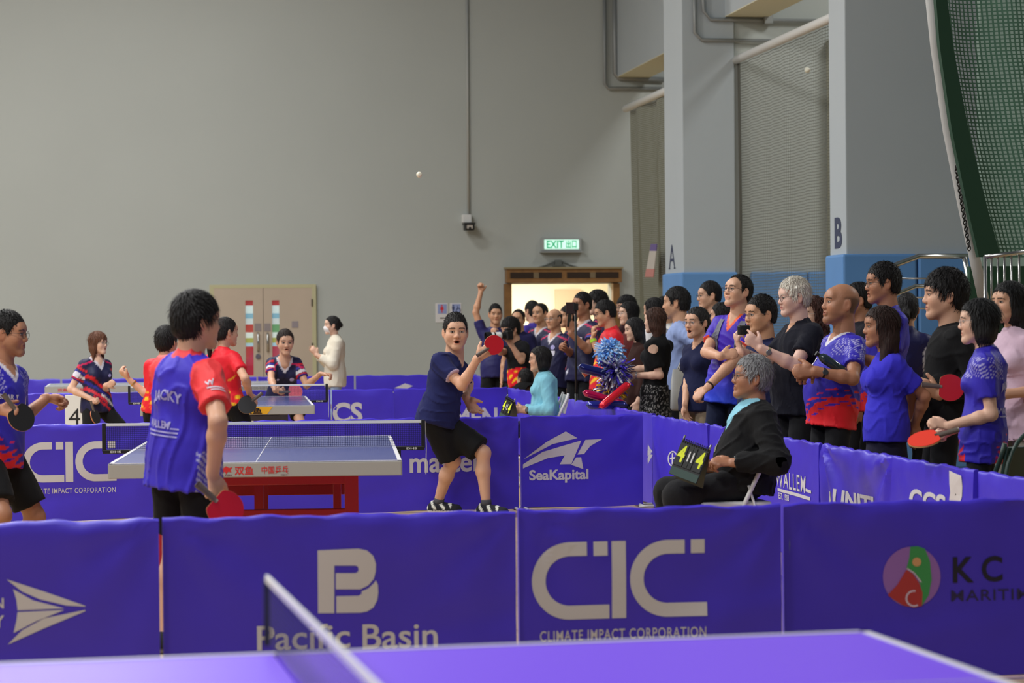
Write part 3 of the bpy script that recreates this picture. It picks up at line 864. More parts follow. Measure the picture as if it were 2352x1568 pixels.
        for side, a in arms.items():
            ua = a['el'] - a['sh']; L2 = ua @ ua
            tt_ = (V - a['sh']) @ ua / L2; dist = np.linalg.norm(V - a['sh'] - np.clip(tt_, 0, 1)[:, None] * ua, axis=1)
            m = (tt_ > 0.12) & (tt_ < max(slv, 0.3) + 0.06 if slv <= 1 else tt_ < 1.1) & (dist < 0.085 * S) & ((np.abs(q[:, 0]) > 0.13 * sw) | (tt_ > 0.75))
            if slv > 1:
                fa_ = a['w'] - a['el']; t2 = (V - a['el']) @ fa_ / (fa_ @ fa_); d2 = np.linalg.norm(V - a['el'] - np.clip(t2, 0, 1)[:, None] * fa_, axis=1)
                m2 = (t2 > 0.0) & (d2 < 0.09 * S); sl[m2] = 1 + t2[m2]; sd[m2] = side
            sl[m] = tt_[m]; sd[m] = side
        col = top['paint'](q, sl, sd)
        out['shirt'] = np_mesh(top.get('name', 'shirt'), V, Q, jersey_mat() if top.get('jersey') else cloth_mat(), root, col)
    # ---- bottom
    if bottom.get('paint') is not None:
        t = 0.012 * S
        lv = bottom.get('vox', legvox)
        pts = [pl + np.array([x, y, z]) * S for x in (-0.24, 0.24) for y in (-0.22, 0.22) for z in (-0.1, 0.16)]
        for side, g in legs.items():
            pts += [g['k'], g['a']] if kind == 'pants' else [g['h'] + (g['k'] - g['h']) * 1.02]
        pts = np.array(pts)
        D = SDF(pts.min(0) - 0.12, pts.max(0) + 0.12, lv)
        D.ell(T(0, 0, 0.02), np.array([0.162, 0.118, 0.13]) * b ** 0.7 * S + t * 0.4, 0.05, Tm)
        D.cutplane(T(0, 0, bottom.get('waist', min(0.12, (top or {}).get('len', -0.10) + 0.045))), tz)
        for side, g in legs.items():
            th = g['k'] - g['h']
            if kind == 'shorts':
                f = bottom.get('len', 0.82)
                D.cone(g['h'], g['h'] + th * f, 0.086 * S * b + t * 0.3, 0.083 * S * b + t * bottom.get('wide', 1.0), 0.04, cut=True)
            elif kind == 'pants':
                D.cone(g['h'], g['k'], 0.080 * S * b + t * 0.3, 0.062 * S * b + t, 0.04)
                D.cone(g['k'], g['a'] + np.array([0, 0, -0.02 * S]), 0.062 * S * b + t, 0.048 * S + t, 0.04, cut=True)
        if kind == 'skirt':
            D.cone(T(0, 0, 0.06), np.array([pl[0], pl[1], pl[2] - bottom.get('len', 0.42) * S]), 0.150 * S * b, (0.20 + bottom.get('flare', 0)) * S, 0.04, cut=True, flat=(ty, 0.8))
        D.folds(bottom.get('fold', 0.006), 26, seed + 1)
        V, Q = D.mesh()
        q = (V - pl) / S
        o = np_mesh({'pants': 'trousers'}.get(kind, kind), V, Q, cloth_mat(), root, bottom['paint'](q, np.full(len(V), -1.0), np.zeros(len(V))))
        out['bottom'] = o
    # ---- shoes
    for side, g in legs.items():
        an, toe = g['a'], g['toe']; sv = (shoe or {}).get('vox', 0.020)
        base = np.array([an[0], an[1], an[2] - 0.085 * S])
        D = SDF(base + np.array([-0.25, -0.25, -0.02]), base + np.array([0.25, 0.25, 0.16]), sv)
        up = np.array([0, 0, 1.0])
        D.cone(base - toe * 0.045 * S + up * 0.035 * S, base + toe * 0.15 * S + up * 0.03 * S, 0.040 * S, 0.044 * S, 0.03)
        D.cone(base - toe * 0.03 * S + up * 0.04 * S, base - toe * 0.01 * S + up * 0.085 * S, 0.042 * S, 0.042 * S, 0.04, cut=True)
        D.cone(base + up * 0.05 * S, base + toe * 0.09 * S + up * 0.05 * S, 0.040 * S, 0.030 * S, 0.03)
        D.cutplane(base, -up)
        V, Q = D.mesh()
        z = (V[:, 2] - base[2]) / S; along = (V - base) @ toe / S
        sc = np.tile(np.array((shoe or {}).get('col', (0.02, 0.02, 0.022))), (len(V), 1))
        sc[z < 0.022] = (shoe or {}).get('sole', (0.25, 0.25, 0.25))
        if shoe and 'accent' in shoe:
            m = (np.sin(along * 90 + z * 60) > 0.45) & (z > 0.03) & (along < 0.12); sc[m] = shoe['accent']
        np_mesh('shoe', V, Q, cloth_mat(), root, sc)
        if shoe and shoe.get('sock'):
            MB().tube([g['a'] + (g['k'] - g['a']) * 0.02 - np.array([0, 0, 0.02]), g['a'] + (g['k'] - g['a']) * 0.10], 0.041 * S, 16).build('sock', mat('sock_grey', rgb(70, 70, 75), 0.9), root, True)
    if specs: glasses(Lc, Rh, Sh, root, specs[0], specs[1])
    if collar: polo_collar(out, collar, extra=max(top.get('t', 0.014) - 0.014, 0))
    return out

def polo_collar(o, col, name='collar', hgt=0.036, open_=16, extra=0.0):
    """folded collar band around the neck, open at the front"""
    T, S = o['T'], o['S']; vs = []; fs = []; n = 26
    prof = [(0.058, 0.045, 0.505), (0.060, 0.047, 0.548), (0.070, 0.058, 0.546), (0.092, 0.080, 0.505), (0.085, 0.073, 0.498)]
    for k in range(n):
        a = R_(open_ + (360 - 2 * open_) * k / (n - 1)); s, c = math.sin(a), math.cos(a)
        fr = max(c, 0) ** 2
        for (rx, ry, z) in prof:
            vs.append(T((rx + extra * 0.5) * s, -0.010 + (ry + extra * 0.9) * c * (1 + 0.12 * fr), z + extra * 0.8 - 0.040 * fr - (0.015 * fr if z < 0.51 else 0)))
    m = len(prof)
    for k in range(n - 1):
        for j in range(m - 1): fs.append((k * m + j, (k + 1) * m + j, (k + 1) * m + j + 1, k * m + j + 1))
    ob = MB().add(vs, fs).build(name, mat('collar_%d_%d_%d' % tuple(int(999 * c) for c in col), col, 0.8, sheen=0.2), o['root'], True)
    md = ob.modifiers.new('thick', 'SOLIDIFY'); md.thickness = 0.003
    return ob
# ------------------------------------------------------------------ the hall
def hit(px, py, ax, v):
    """where the sight line through a pixel meets the plane axis=v"""
    r = P(px, py, 1.0) - CAM
    return CAM + r * ((v - CAM[ax]) / r[ax])
YW, YA, YB = 40.2, 30.3, 22.3
WHITE = rgb(214, 214, 216)
m_wall = mat('painted_wall', rgb(181, 186, 182), 0.85, var=0.035, vscale=0.35, bump=(30, 0.06, (1, 1, 1)))
m_col = mat('painted_column', rgb(178, 186, 190), 0.8, var=0.03, vscale=0.6)
m_cream = mat('cream_soffit', rgb(216, 212, 184), 0.8)
m_pad = mat('blue_wall_padding', rgb(98, 148, 206), 0.55, var=0.06, vscale=1.2)
m_metal = mat('galvanised_conduit', rgb(150, 153, 152), 0.5, 0.3)
m_steel = mat('brushed_steel', rgb(190, 190, 188), 0.25, 1.0)
m_black = mat('black_plastic', rgb(20, 20, 22), 0.45)
m_white = mat('white_paint', rgb(225, 225, 222), 0.5)
m_print = mat('white_print', rgb(206, 203, 208), 0.6)

def floor_mat():
    m = bpy.data.materials.new('sports_floor'); m.use_nodes = True; nt = m.node_tree; b = nt.nodes['Principled BSDF']
    b.inputs['Roughness'].default_value = 0.35
    tc = nt.nodes.new('ShaderNodeTexCoord'); br = nt.nodes.new('ShaderNodeTexBrick')
    br.inputs['Color1'].default_value = (*rgb(200, 170, 130), 1); br.inputs['Color2'].default_value = (*rgb(186, 156, 116), 1); br.inputs['Mortar'].default_value = (*rgb(140, 100, 62), 1)
    br.inputs['Scale'].default_value = 1.0; br.inputs['Brick Width'].default_value = 0.9; br.inputs['Row Height'].default_value = 0.08; br.inputs['Mortar Size'].default_value = 0.002
    nt.links.new(tc.outputs['Object'], br.inputs['Vector']); nt.links.new(br.outputs[0], b.inputs['Base Color'])
    return m
struct(MB().box((1.0, 22, -0.05), (34, 62, 0.1)).build('floor', floor_mat()))

# far wall with the opening of the lit corridor
o0 = hit(1172, 652, 1, YW); o1 = hit(1404, 650, 1, YW); OX0, OX1, OZ = o0[0], o1[0], o0[2]
wl = MB()
wl.box(((-16 + OX0) / 2, YW + 0.15, 4.8), (OX0 + 16, 0.3, 9.6))
wl.box(((OX1 + 17) / 2, YW + 0.15, 4.8), (17 - OX1, 0.3, 9.6))
wl.box(((OX0 + OX1) / 2, YW + 0.15, (OZ + 9.6) / 2), (OX1 - OX0, 0.3, 9.6 - OZ))
struct(wl.build('wall_back', m_wall))
cw = MB(); m_cor = mat('cream_corridor_wall', rgb(240, 236, 216), 0.7)
cx = (OX0 + OX1) / 2
cw.box((cx - 1.6, YW + 1.9, 1.4), (0.1, 3.2, 2.8)).box((cx + 1.6, YW + 1.9, 1.4), (0.1, 3.2, 2.8)).box((cx, YW + 3.5, 1.4), (3.3, 0.1, 2.8)).box((cx, YW + 1.9, 2.75), (3.3, 3.2, 0.1))
struct(cw.build('wall_corridor', m_cor))
struct(MB().box((cx + 0.75, YW + 3.40, 1.05), (0.5, 0.06, 2.1)).build('door_corridor', mat('corridor_door_wood', rgb(214, 190, 164), 0.5)))
area('corridor_lamp_light', (cx - 0.2, YW + 1.7, 2.6), 1.0, 0.4, 105, (1, 0.96, 0.86))
# wooden door header with its dark slots
hd = hit(1163, 617, 1, YW - 0.2); he = hit(1428, 648, 1, YW - 0.2)
m_wood = mat('brown_wood', rgb(134, 96, 54), 0.5, var=0.15, vscale=9)
dr = empty('door_header', ((hd[0] + he[0]) / 2, YW - 0.13, he[2]), 'long brown wooden header box above the bright corridor opening', 'door header')
hw, hh = he[0] - hd[0], hd[2] - he[2]
MB().box((0, 0, hh / 2), (hw, 0.2, hh), bev=0.01).build('box', m_wood, dr)
MB().box((0, -0.01, hh + 0.01), (hw + 0.04, 0.24, 0.03)).build('top_board', mat('pale_board', rgb(150, 138, 104), 0.6), dr)
for k, xx in enumerate((-0.37, -0.125, 0.12, 0.37)):
    MB().box((xx * hw, -0.102, hh * 0.52), (0.2 * hw, 0.012, hh * 0.42)).build('slot', mat('dark_slot', rgb(46, 30, 18), 0.5), dr)
for k, xx in enumerate((-0.245, 0.245)):
    MB().box((xx * hw, -0.102, hh * 0.52), (0.045 * hw, 0.016, hh * 0.40)).build('plate', mat('header_plate', rgb(120, 104, 78), 0.6), dr)
fr = MB()
fr.box((-(OX1 - OX0) / 2 - 0.06, 0.05, -OZ / 2 + (OZ - he[2]) + 0.0), (0.12, 0.14, OZ)).box(((OX1 - OX0) / 2 + 0.06, 0.05, -OZ / 2 + (OZ - he[2])), (0.12, 0.14, OZ))
dr2 = fr.build('door_2', m_wood); dr2.location = (cx, YW - 0.13, he[2]); struct(dr2)
cb = MB(); c_ = hit(1282, 603, 1, YW - 0.04)
for q in (-1, 1):
    cb.tube([c_ + np.array([q * 0.06, 0, 0.02]), c_ + np.array([q * 0.22, 0, -0.05]), c_ + np.array([q * 0.36, 0, -0.09])], 0.018, 6)
cb.box(c_ + np.array([0, 0, 0]), (0.12, 0.06, 0.09)).box(c_ + np.array([0, 0, -0.05]), (0.2, 0.05, 0.03))
tag(cb.build('cable_bracket', mat('grey_bracket', rgb(92, 96, 92), 0.6)), 'small grey bracket with cables on the wall above the wooden header', 'bracket')

# double doors
d0 = hit(481, 654, 1, YW); d1 = hit(725, 651, 1, YW); DX0, DX1, DZ = d0[0], d1[0], d0[2]; dc = (DX0 + DX1) / 2; dw = DX1 - DX0
dr = struct(MB().box((-dw / 2 + 0.035, 0, DZ / 2), (0.07, 0.08, DZ)).box((dw / 2 - 0.035, 0, DZ / 2), (0.07, 0.08, DZ)).box((0, 0, DZ - 0.03), (dw - 0.142, 0.08, 0.06)).build('door_1', mat('olive_cream_frame', rgb(192, 188, 150), 0.6)))
dr.location = (dc, YW - 0.03, 0)
m_leaf = mat('beige_door', rgb(192, 176, 158), 0.55, var=0.03, vscale=2)
zt, zb_ = hit(572, 690, 1, YW)[2], 0.62
for q, pxs, hx_ in ((-1, (563, 581), 592), (1, (624, 641), 614)):
    x0, x1 = (hit(p, 700, 1, YW)[0] - dc for p in pxs)
    a0, a1 = (-dw / 2 + 0.07, -0.004) if q < 0 else (0.004, dw / 2 - 0.07)
    lf = MB(); yy, th = -0.012, 0.05
    lf.box(((a0 + x0) / 2, yy, (DZ - 0.06) / 2), (x0 - a0, th, DZ - 0.06)).box(((x1 + a1) / 2, yy, (DZ - 0.06) / 2), (a1 - x1, th, DZ - 0.06))
    lf.box(((x0 + x1) / 2, yy, zb_ / 2), (x1 - x0, th, zb_)).box(((x0 + x1) / 2, yy, (zt + DZ - 0.06) / 2), (x1 - x0, th, DZ - 0.06 - zt))
    lf = lf.build('door_leaf', m_leaf, dr)
    cs = [rgb(200, 60, 60), rgb(235, 240, 245), rgb(150, 190, 215), rgb(225, 225, 230), rgb(205, 70, 60) if q < 0 else rgb(120, 170, 120), rgb(240, 240, 240), rgb(190, 180, 90), rgb(190, 215, 235), rgb(196, 48, 50), rgb(200, 60, 60), rgb(196, 40, 44)]
    hs = np.array([1, 1.6, 1, 1.2, 1.6, 1.1, 1, .7, 2, 1.8, 2]); zz = zt - np.concatenate([[0], np.cumsum(hs)]) / hs.sum() * (zt - zb_)
    MB().box(((x0 + x1) / 2, 0.0, (zt + zb_) / 2), (x1 - x0, 0.006, zt - zb_)).build('pane', glass_mat('door_glass', (0.95, 1, 0.98), 0.15), lf)
    for i, c in enumerate(cs):
        MB().box(((x0 + x1) / 2, 0.012, (zz[i] + zz[i + 1]) / 2), (x1 - x0, 0.004, zz[i] - zz[i + 1])).build('glowing_poster', mat('glowing_poster_%d_%d_%d' % tuple(int(255 * v) for v in c), c, 0.6, emit=c, es=0.45), lf)  # strips glow by themselves, standing in for light behind the door glass
    hxm = hit(hx_, 780, 1, YW)[0] - dc; hz0, hz1 = hit(hx_, 806, 1, YW)[2], hit(hx_, 765, 1, YW)[2]
    MB().tube([(hxm, -0.035, hz1), (hxm, -0.09, hz1 - 0.02), (hxm, -0.09, hz0 + 0.02), (hxm, -0.035, hz0)], 0.018, 8).build('handle', m_steel, lf, True)
    MB().box((hxm, -0.04, hz1 + 0.1), (0.11, 0.008, 0.13)).build('plate', mat('door_plate', rgb(150, 140, 140), 0.4), lf)
    if q < 0: MB().tube([(hxm, -0.035, hz0 - 0.09), (hxm, -0.06, hz0 - 0.09)], 0.045, 12).build('lock', m_steel, lf)
    for hz in (0.25, 1.1, 1.85):
        MB().tube([(q * (dw / 2 - 0.07), -0.05, hz - 0.06), (q * (dw / 2 - 0.07), -0.05, hz + 0.06)], 0.014, 8).build('hinge', mat('dark_hinge', rgb(96, 88, 74), 0.4), lf)
    if q > 0:
        s_ = hit(677, 745, 1, YW)
        MB().box((s_[0] - dc, -0.04, s_[2]), (0.11, 0.006, 0.11)).build('sign', mat('grey_door_sign', rgb(150, 140, 145), 0.5), lf)

# exit sign, camera, toilet signs, conduits
e0 = hit(1249, 549, 1, YW - 0.12); e1 = hit(1331, 573, 1, YW - 0.12); ew, eh = e1[0] - e0[0], e0[2] - e1[2]
ex = empty('exit_sign', ((e0[0] + e1[0]) / 2, YW - 0.06, (e0[2] + e1[2]) / 2), 'lit green and white exit sign above the corridor opening', 'exit sign')
MB().box((0, 0, 0), (ew + 0.08, 0.11, eh + 0.05), bev=0.01).build('housing', mat('grey_housing', rgb(160, 164, 164), 0.5), ex)
MB().box((0, -0.055, -0.0), (ew - 0.02, 0.01, eh - 0.02)).build('light_panel', mat('exit_panel', rgb(220, 255, 240), 0.4, emit=rgb(200, 255, 232), es=0.75), ex)
MB().box((0, -0.02, -eh / 2 - 0.04), (ew + 0.12, 0.16, 0.02)).build('base', mat('grey_housing'), ex)
m_eg = mat('exit_green', rgb(24, 160, 110), 0.5, emit=rgb(30, 190, 130), es=0.45)
flat_obj('letters', join2d(fit(text2d('EXIT', 1, 0.02), -ew * 0.42, ew * 0.06, -eh * 0.36, eh * 0.36), fit(text2d('出', 1, 0.02), ew * 0.12, ew * 0.26, -eh * 0.36, eh * 0.36), fit(text2d('口', 1, 0.02), ew * 0.29, ew * 0.42, -eh * 0.36, eh * 0.36)), m_eg, ex, lambda u, v: (u, -0.0615, v))

cc = hit(1077, 520, 1, YW - 0.2)
cm = empty('security_camera', (cc[0], YW, cc[2]), 'small black and white security camera on the wall under a conduit', 'camera')
MB().box((-0.02, -0.06, 0.14), (0.16, 0.12, 0.14), bev=0.01).build('bracket', m_white, cm)
MB().box((0, -0.2, 0.045), (0.2, 0.24, 0.035), bev=0.01).build('hood', m_black, cm)
MB().box((0, -0.2, -0.02), (0.17, 0.22, 0.1), bev=0.015).build('housing', m_black, cm)
MB().box((0, -0.312, -0.01), (0.1, 0.01, 0.06)).build('face', mat('camera_face', rgb(190, 182, 172), 0.4), cm)
MB().tube([(0, -0.31, -0.03), (0, -0.33, -0.03)], 0.02, 12).build('lens', m_black, cm)
cp = hit(1072, -60, 1, YW - 0.03); cq = hit(1076, 497, 1, YW - 0.03)
tag(MB().tube([cp, (cq[0], cq[1], cq[2])], 0.022, 8).build('cable_conduit', mat('white_conduit', rgb(176, 178, 174), 0.5), None, True), 'thin vertical white conduit running down the back wall to the camera', 'conduit')

t0_, t1_ = hit(1000, 696, 1, YW - 0.01), hit(1060, 740, 1, YW - 0.01)
ts = empty('toilet_sign', ((t0_[0] + t1_[0]) / 2, YW - 0.006, (t0_[2] + t1_[2]) / 2), 'white toilet sign sheets with man woman and wheelchair symbols', 'sign')
tw, th_ = t1_[0] - t0_[0], t0_[2] - t1_[2]
for q, (a, b, sy) in enumerate(((-0.5, -0.02, 1.0), (0.06, 0.5, 0.62))):
    zc = th_ / 2 - th_ * sy / 2
    s_ = MB().box(((a + b) / 2 * tw, 0, zc), ((b - a) * tw, 0.008, th_ * sy)).build('sheet', mat('paper_white', rgb(224, 222, 222), 0.7), ts)
    MB().box(((a + b) / 2 * tw + 0.01, -0.006, th_ * 0.20), ((b - a) * tw * 0.72, 0.004, th_ * 0.5)).build('picture', mat('sign_blue', rgb(150, 164, 212), 0.6), s_)
def person_icon(cx_, cz_, h, skirt):
    L = arc(cx_, cz_ + h * 0.40, h * 0.1, 0, 330, 12)
    Bd = [(cx_ - h * .16, cz_ + h * .26), (cx_ + h * .16, cz_ + h * .26), (cx_ + (h * .22 if skirt else h * .12), cz_ - h * .12), (cx_ + h * .08, cz_ - h * .12), (cx_ + h * .06, cz_ - h * .48), (cx_ - h * .06, cz_ - h * .48), (cx_ - h * .08, cz_ - h * .12), (cx_ - (h * .22 if skirt else h * .12), cz_ - h * .12)]
    return shape2d([L, Bd])
flat_obj('symbol', person_icon(-0.25 * tw, th_ * 0.2, th_ * 0.42, True), mat('sign_red', rgb(214, 40, 50), 0.6), ts, lambda u, v: (u, -0.0095, v))
flat_obj('symbol', join2d(person_icon(0.18 * tw, th_ * 0.2, th_ * 0.42, False), shape2d([arc(0.38 * tw, th_ * 0.12, th_ * .13, 0, 330, 16), arc(0.38 * tw, th_ * 0.12, th_ * .09, 330, 0, 16)]), rect2d(.34 * tw, .365 * tw, th_ * .15, th_ * .36), rect2d(.34 * tw, .43 * tw, th_ * .22, th_ * .25)), mat('sign_dark_blue', rgb(40, 52, 100), 0.6), ts, lambda u, v: (u, -0.0095, v))
flat_obj('strip', rect2d(-0.33 * tw, -0.16 * tw, -th_ * .30, -th_ * .25), mat('sign_dark', rgb(40, 36, 28), 0.6), ts, lambda u, v: (u, -0.0095, v))

for (a_, b_, e_, rr, lab) in (((1388, -60), (1389, 205), (1520, 203), 0.03, 'outer grey conduit turning right on the back wall below the beam'), ((1411, -60), (1413, 181), (1524, 183), 0.045, 'inner thick grey conduit turning right on the back wall below the beam')):
    p_ = [hit(*a_, 1, YW - 0.06), hit(b_[0], b_[1] - 12, 1, YW - 0.06), hit(b_[0] + 8, b_[1] - 2, 1, YW - 0.06), hit(*e_, 1, YW - 0.06)]
    tag(MB().tube(p_, rr, 8).build('pipe_conduit', m_metal, None, True), lab, 'conduit')

# right-hand side: two columns with cross walls, padding, beams and nets
xa0, xa1 = hit(1570, 600, 1, YA)[0], hit(1690, 600, 1, YA)[0]
yA2 = hit(1528, 600, 0, xa0)[1]
xb0, xb1 = hit(1943, 500, 1, YB)[0], hit(2275, 500, 1, YB)[0]
yB2 = hit(1906, 500, 0, xb0)[1]
zpA = hit(1610, 625, 1, YA)[2]
def bevel_col(name, x0, x1, y0, y1):
    return struct(MB().box(((x0 + x1) / 2, (y0 + y1) / 2, 4.8), (x1 - x0, y1 - y0, 9.6), bev=0.012).build(name, m_col))
bevel_col('wall_column_a', xa0, xa1, YA, yA2)
bevel_col('wall_column_b', xb0, xb1, YB, yB2)
struct(MB().box(((xa1 + 15) / 2, YA + 0.14, 4.8), (15 - xa1, 0.2, 9.6)).build('wall_cross_far', m_wall))
struct(MB().box(((xb1 + 15) / 2, yB2 + 0.6, 4.8), (15 - xb1, 0.2, 9.6)).build('wall_cross_near', m_wall))
struct(MB().box((14.6, 20, 4.8), (0.2, 41, 9.6)).build('wall_right', m_wall))
m_let = mat('stencil_letter', rgb(58, 66, 92), 0.7)
for ch, px0, px1, py0, py1, xc, bold in (('A', 1537, 1551, 563, 617, xa0, 0.0), ('B', 1918, 1935, 500, 571, xb0, 0.035)):
    ya, yb = hit(px0, 600, 0, xc)[1], hit(px1, 600, 0, xc)[1]; za, zb2 = hit(px0, py1, 0, xc)[2], hit(px0, py0, 0, xc)[2]
    v = fit(text2d(ch, 1, bold), 0, 1, 0, 1)
    sf = join2d(v, rect2d(-.05, .22, -.02, .03), rect2d(.78, 1.05, -.02, .03)) if ch == 'A' else v
    o = flat_obj('wall_letter', sf, m_let, None, lambda u, w: (xc - 0.004, ya + (yb - ya) * u, za + (zb2 - za) * w))
    tag(o, 'dark stencilled letter %s on the column face above the blue padding' % ch, 'letter')
def pad(label, x0, x1, y0, y1, z, n):
    r = empty('wall_pad', ((x0 + x1) / 2, y0, 0), label, 'wall padding')
    for k in range(n):
        a, b = x0 + (x1 - x0) * k / n, x0 + (x1 - x0) * (k + 1) / n
        MB().box(((a + b) / 2 - (x0 + x1) / 2, (y1 - y0) / 2, z / 2), (b - a - 0.012, y1 - y0, z), bev=0.025).build('cushion', m_pad, r)
    return r
pad('blue padding wrapped around the foot of column A', xa0 - 0.05, xa1 + 0.02, YA - 0.06, yA2, zpA, 1)
zpB = hit(2050, 583, 1, YB)[2]
pad('blue padding wrapped around the foot of column B', xb0 - 0.06, xb1, YB - 0.06, yB2, zpB, 2)
xq0, xq1 = hit(1725, 640, 1, YA - 0.04)[0], hit(1888, 640, 1, YA - 0.04)[0]
pad('blue padding on the cross wall behind the grey net', xq0, xq1 + 0.6, YA - 0.04, YA + 0.04, zpA, 2)
tag(MB().box((xq1 + 0.30, YA - 0.08, 2.6), (0.40, 0.2, 5.2)).build('wall_pilaster', mat('beige_pilaster', rgb(160, 158, 140), 0.8)), None, None, kind='structure')
# unseen lamps, assumed and added to brighten the side bays and store space
area('bay_fill_light', (11.0, 26.0, 8.2), 1.6, 2.5, 210)
area('bay_fill_light', (10.5, 35.5, 8.2), 1.2, 1.2, 160)
area('bay_fill_light', (10.6, 17.2, 6.0), 1.4, 2.0, 200)
# beams
b1 = hit(1416, 177, 1, YW); b1r = hit(1490, 177, 1, YW)
b2 = hit(1665, 37, 1, YA); bw = b1r[0] - b1[0]
for nm, y0, y1, xl, zl in (('far', yA2, YW, b1[0], b1[2]), ('near', yB2, YA, b2[0], b2[2])):
    struct(MB().box((xl + bw / 2, (y0 + y1) / 2, zl + 1.5), (bw, y1 - y0, 3.0)).build('trim_beam_' + nm, m_col))
    struct(MB().box((xl + bw / 2, (y0 + y1) / 2, zl - 0.006), (bw, y1 - y0, 0.012)).build('trim_soffit_' + nm, m_cream))
for (pp_, lab) in ((((1595, -40), (1596, 75), (1612, 92), (1780, 94)), 'thin conduit bending right on the cross wall beside column A'), (((1614, -40), (1616, 25), (1632, 45), (1880, 48)), 'upper thin conduit bending right on the cross wall beside column A')):
    tag(MB().tube([hit(a, b, 1, YA - 0.03) for a, b in pp_], 0.025, 8).build('wall_conduit', m_metal, None, True), lab, 'conduit')
tag(MB().box(hit(1764, 42, 1, YA - 0.06), (0.12, 0.1, 0.16), bev=0.01).build('junction_box', m_metal), 'small grey junction box on the upper conduit of the cross wall', 'junction box')

def uv_sheet(name, fn, nu, nv, lu, lv, m, parent=None):
    """hanging sheet: fn(s,t) in 0..1 -> xyz, UVs in metres"""
    me = bpy.data.meshes.new(name); vs = [fn(i / nu, j / nv) for j in range(nv + 1) for i in range(nu + 1)]
    fs = [(j * (nu + 1) + i, j * (nu + 1) + i + 1, (j + 1) * (nu + 1) + i + 1, (j + 1) * (nu + 1) + i) for j in range(nv) for i in range(nu)]
    me.from_pydata([tuple(map(float, v)) for v in vs], [], fs)
    uv = me.uv_layers.new(name='UVMap')
    for p in me.polygons:
        p.use_smooth = True
        for li, vi in zip(p.loop_indices, p.vertices):
            i, j = vi % (nu + 1), vi // (nu + 1); uv.data[li].uv = (i / nu * lu, j / nv * lv)
    me.materials.append(m)
    o = bpy.data.objects.new(name, me); COL.objects.link(o)
    if parent: o.parent = parent
    return o
xn = hit(1690, 138, 1, YA)[0]; zr = hit(1690, 138, 0, xn)[2]
m_net = net_mat('grey_net', rgb(96, 98, 88), (0.05, 0.036), (0.16, 0.20)); m_net2 = net_mat('olive_net', rgb(112, 112, 94), (0.03, 0.03), (0.55, 0.55))
r = empty('net_curtain', (xn, (YA + yB2) / 2, 0), 'grey sports net hanging from a white rail between columns A and B', 'net curtain')
L_ = YA - yB2 + 0.05
MB().tube([(0, -L_ / 2, zr), (0, L_ / 2, zr)], 0.055, 10).build('rail', m_white, r, True)
uv_sheet('net', lambda s, t: (0.05 + 0.05 * math.sin(s * 40) * (1 - t) - 0.012 * math.sin(s * 90), (0.5 - s) * L_, t * (zr - 0.05) + 0.02), 90, 20, L_, zr, m_net, r)
MB().tube([(0.04, L_ / 2 - 0.02, zr), (0.05, L_ / 2 - 0.03, 3), (0.03, L_ / 2 - 0.02, 0.05)], 0.02, 6).build('edge_rope', mat('rope_grey', rgb(90, 88, 80), 0.9), r, True)
na0 = hit(1437, 258, 0, xn)[1]; L2_ = na0 - yA2
r = empty('net_curtain', (xn, (na0 + yA2) / 2, 0), 'olive grey net gathered under a white rail left of column A', 'net curtain')
MB().tube([(0, -L2_ / 2, zr), (0, L2_ / 2, zr)], 0.06, 10).build('rail', m_white, r, True)
uv_sheet('net', lambda s, t: (0.12 * math.sin(s * 26 + 0.5 * t) * (0.4 + 0.6 * (1 - t)) + 0.05, (0.5 - s) * L2_ - (0.55 * (1 - t) ** 1.5 * (1 - s) ** 2), t * (zr - 0.05) + 0.02), 120, 20, L2_ * 1.6, zr, m_net2, r)
# hanging banner on the far net
hb = empty('hanging_banner', hit(1492, 640, 0, xn - 0.2), 'small hanging banner, purple white and pink, on the olive net', 'banner')
hb.rotation_euler = (R_(0), 0, R_(0))
b0 = hit(1492, 640, 0, xn - 0.2)
def bann(py0, py1, m, nm):
    q = [hit(a, b, 0, xn - 0.2) - b0 for a, b in ((1480 + 14 * (640 - py1) / 75, py1), (1500 + 8 * (640 - py1) / 75, py1), (1500 + 8 * (640 - py0) / 75, py0), (1480 + 14 * (640 - py0) / 75, py0))]
    q = [np.array([0 + v[0] * 0, v[1], v[2]]) for v in q]
    MB().add(q + [v + np.array([0.012, 0, 0]) for v in q], [(0, 1, 2, 3), (7, 6, 5, 4), (0, 4, 5, 1), (1, 5, 6, 2), (2, 6, 7, 3), (3, 7, 4, 0)]).build(nm, m, hb)
bann(560, 576, mat('banner_purple', rgb(108, 92, 150), 0.7), 'top_strip'); bann(576, 617, mat('banner_white', rgb(196, 190, 182), 0.7), 'sheet'); bann(617, 636, mat('banner_pink', rgb(196, 132, 126), 0.7), 'bottom_strip')

for q in (0.0, 1.0):
    t_ = hit(1494 + 14 * q, 560, 0, xn - 0.2) - b0
    MB().tube([(0.006, t_[1], t_[2]), (0.2, t_[1] - 0.0, zr - b0[2])], 0.0015, 5).build('cord', mat('olive_cord', rgb(110, 108, 92), 0.9), hb)
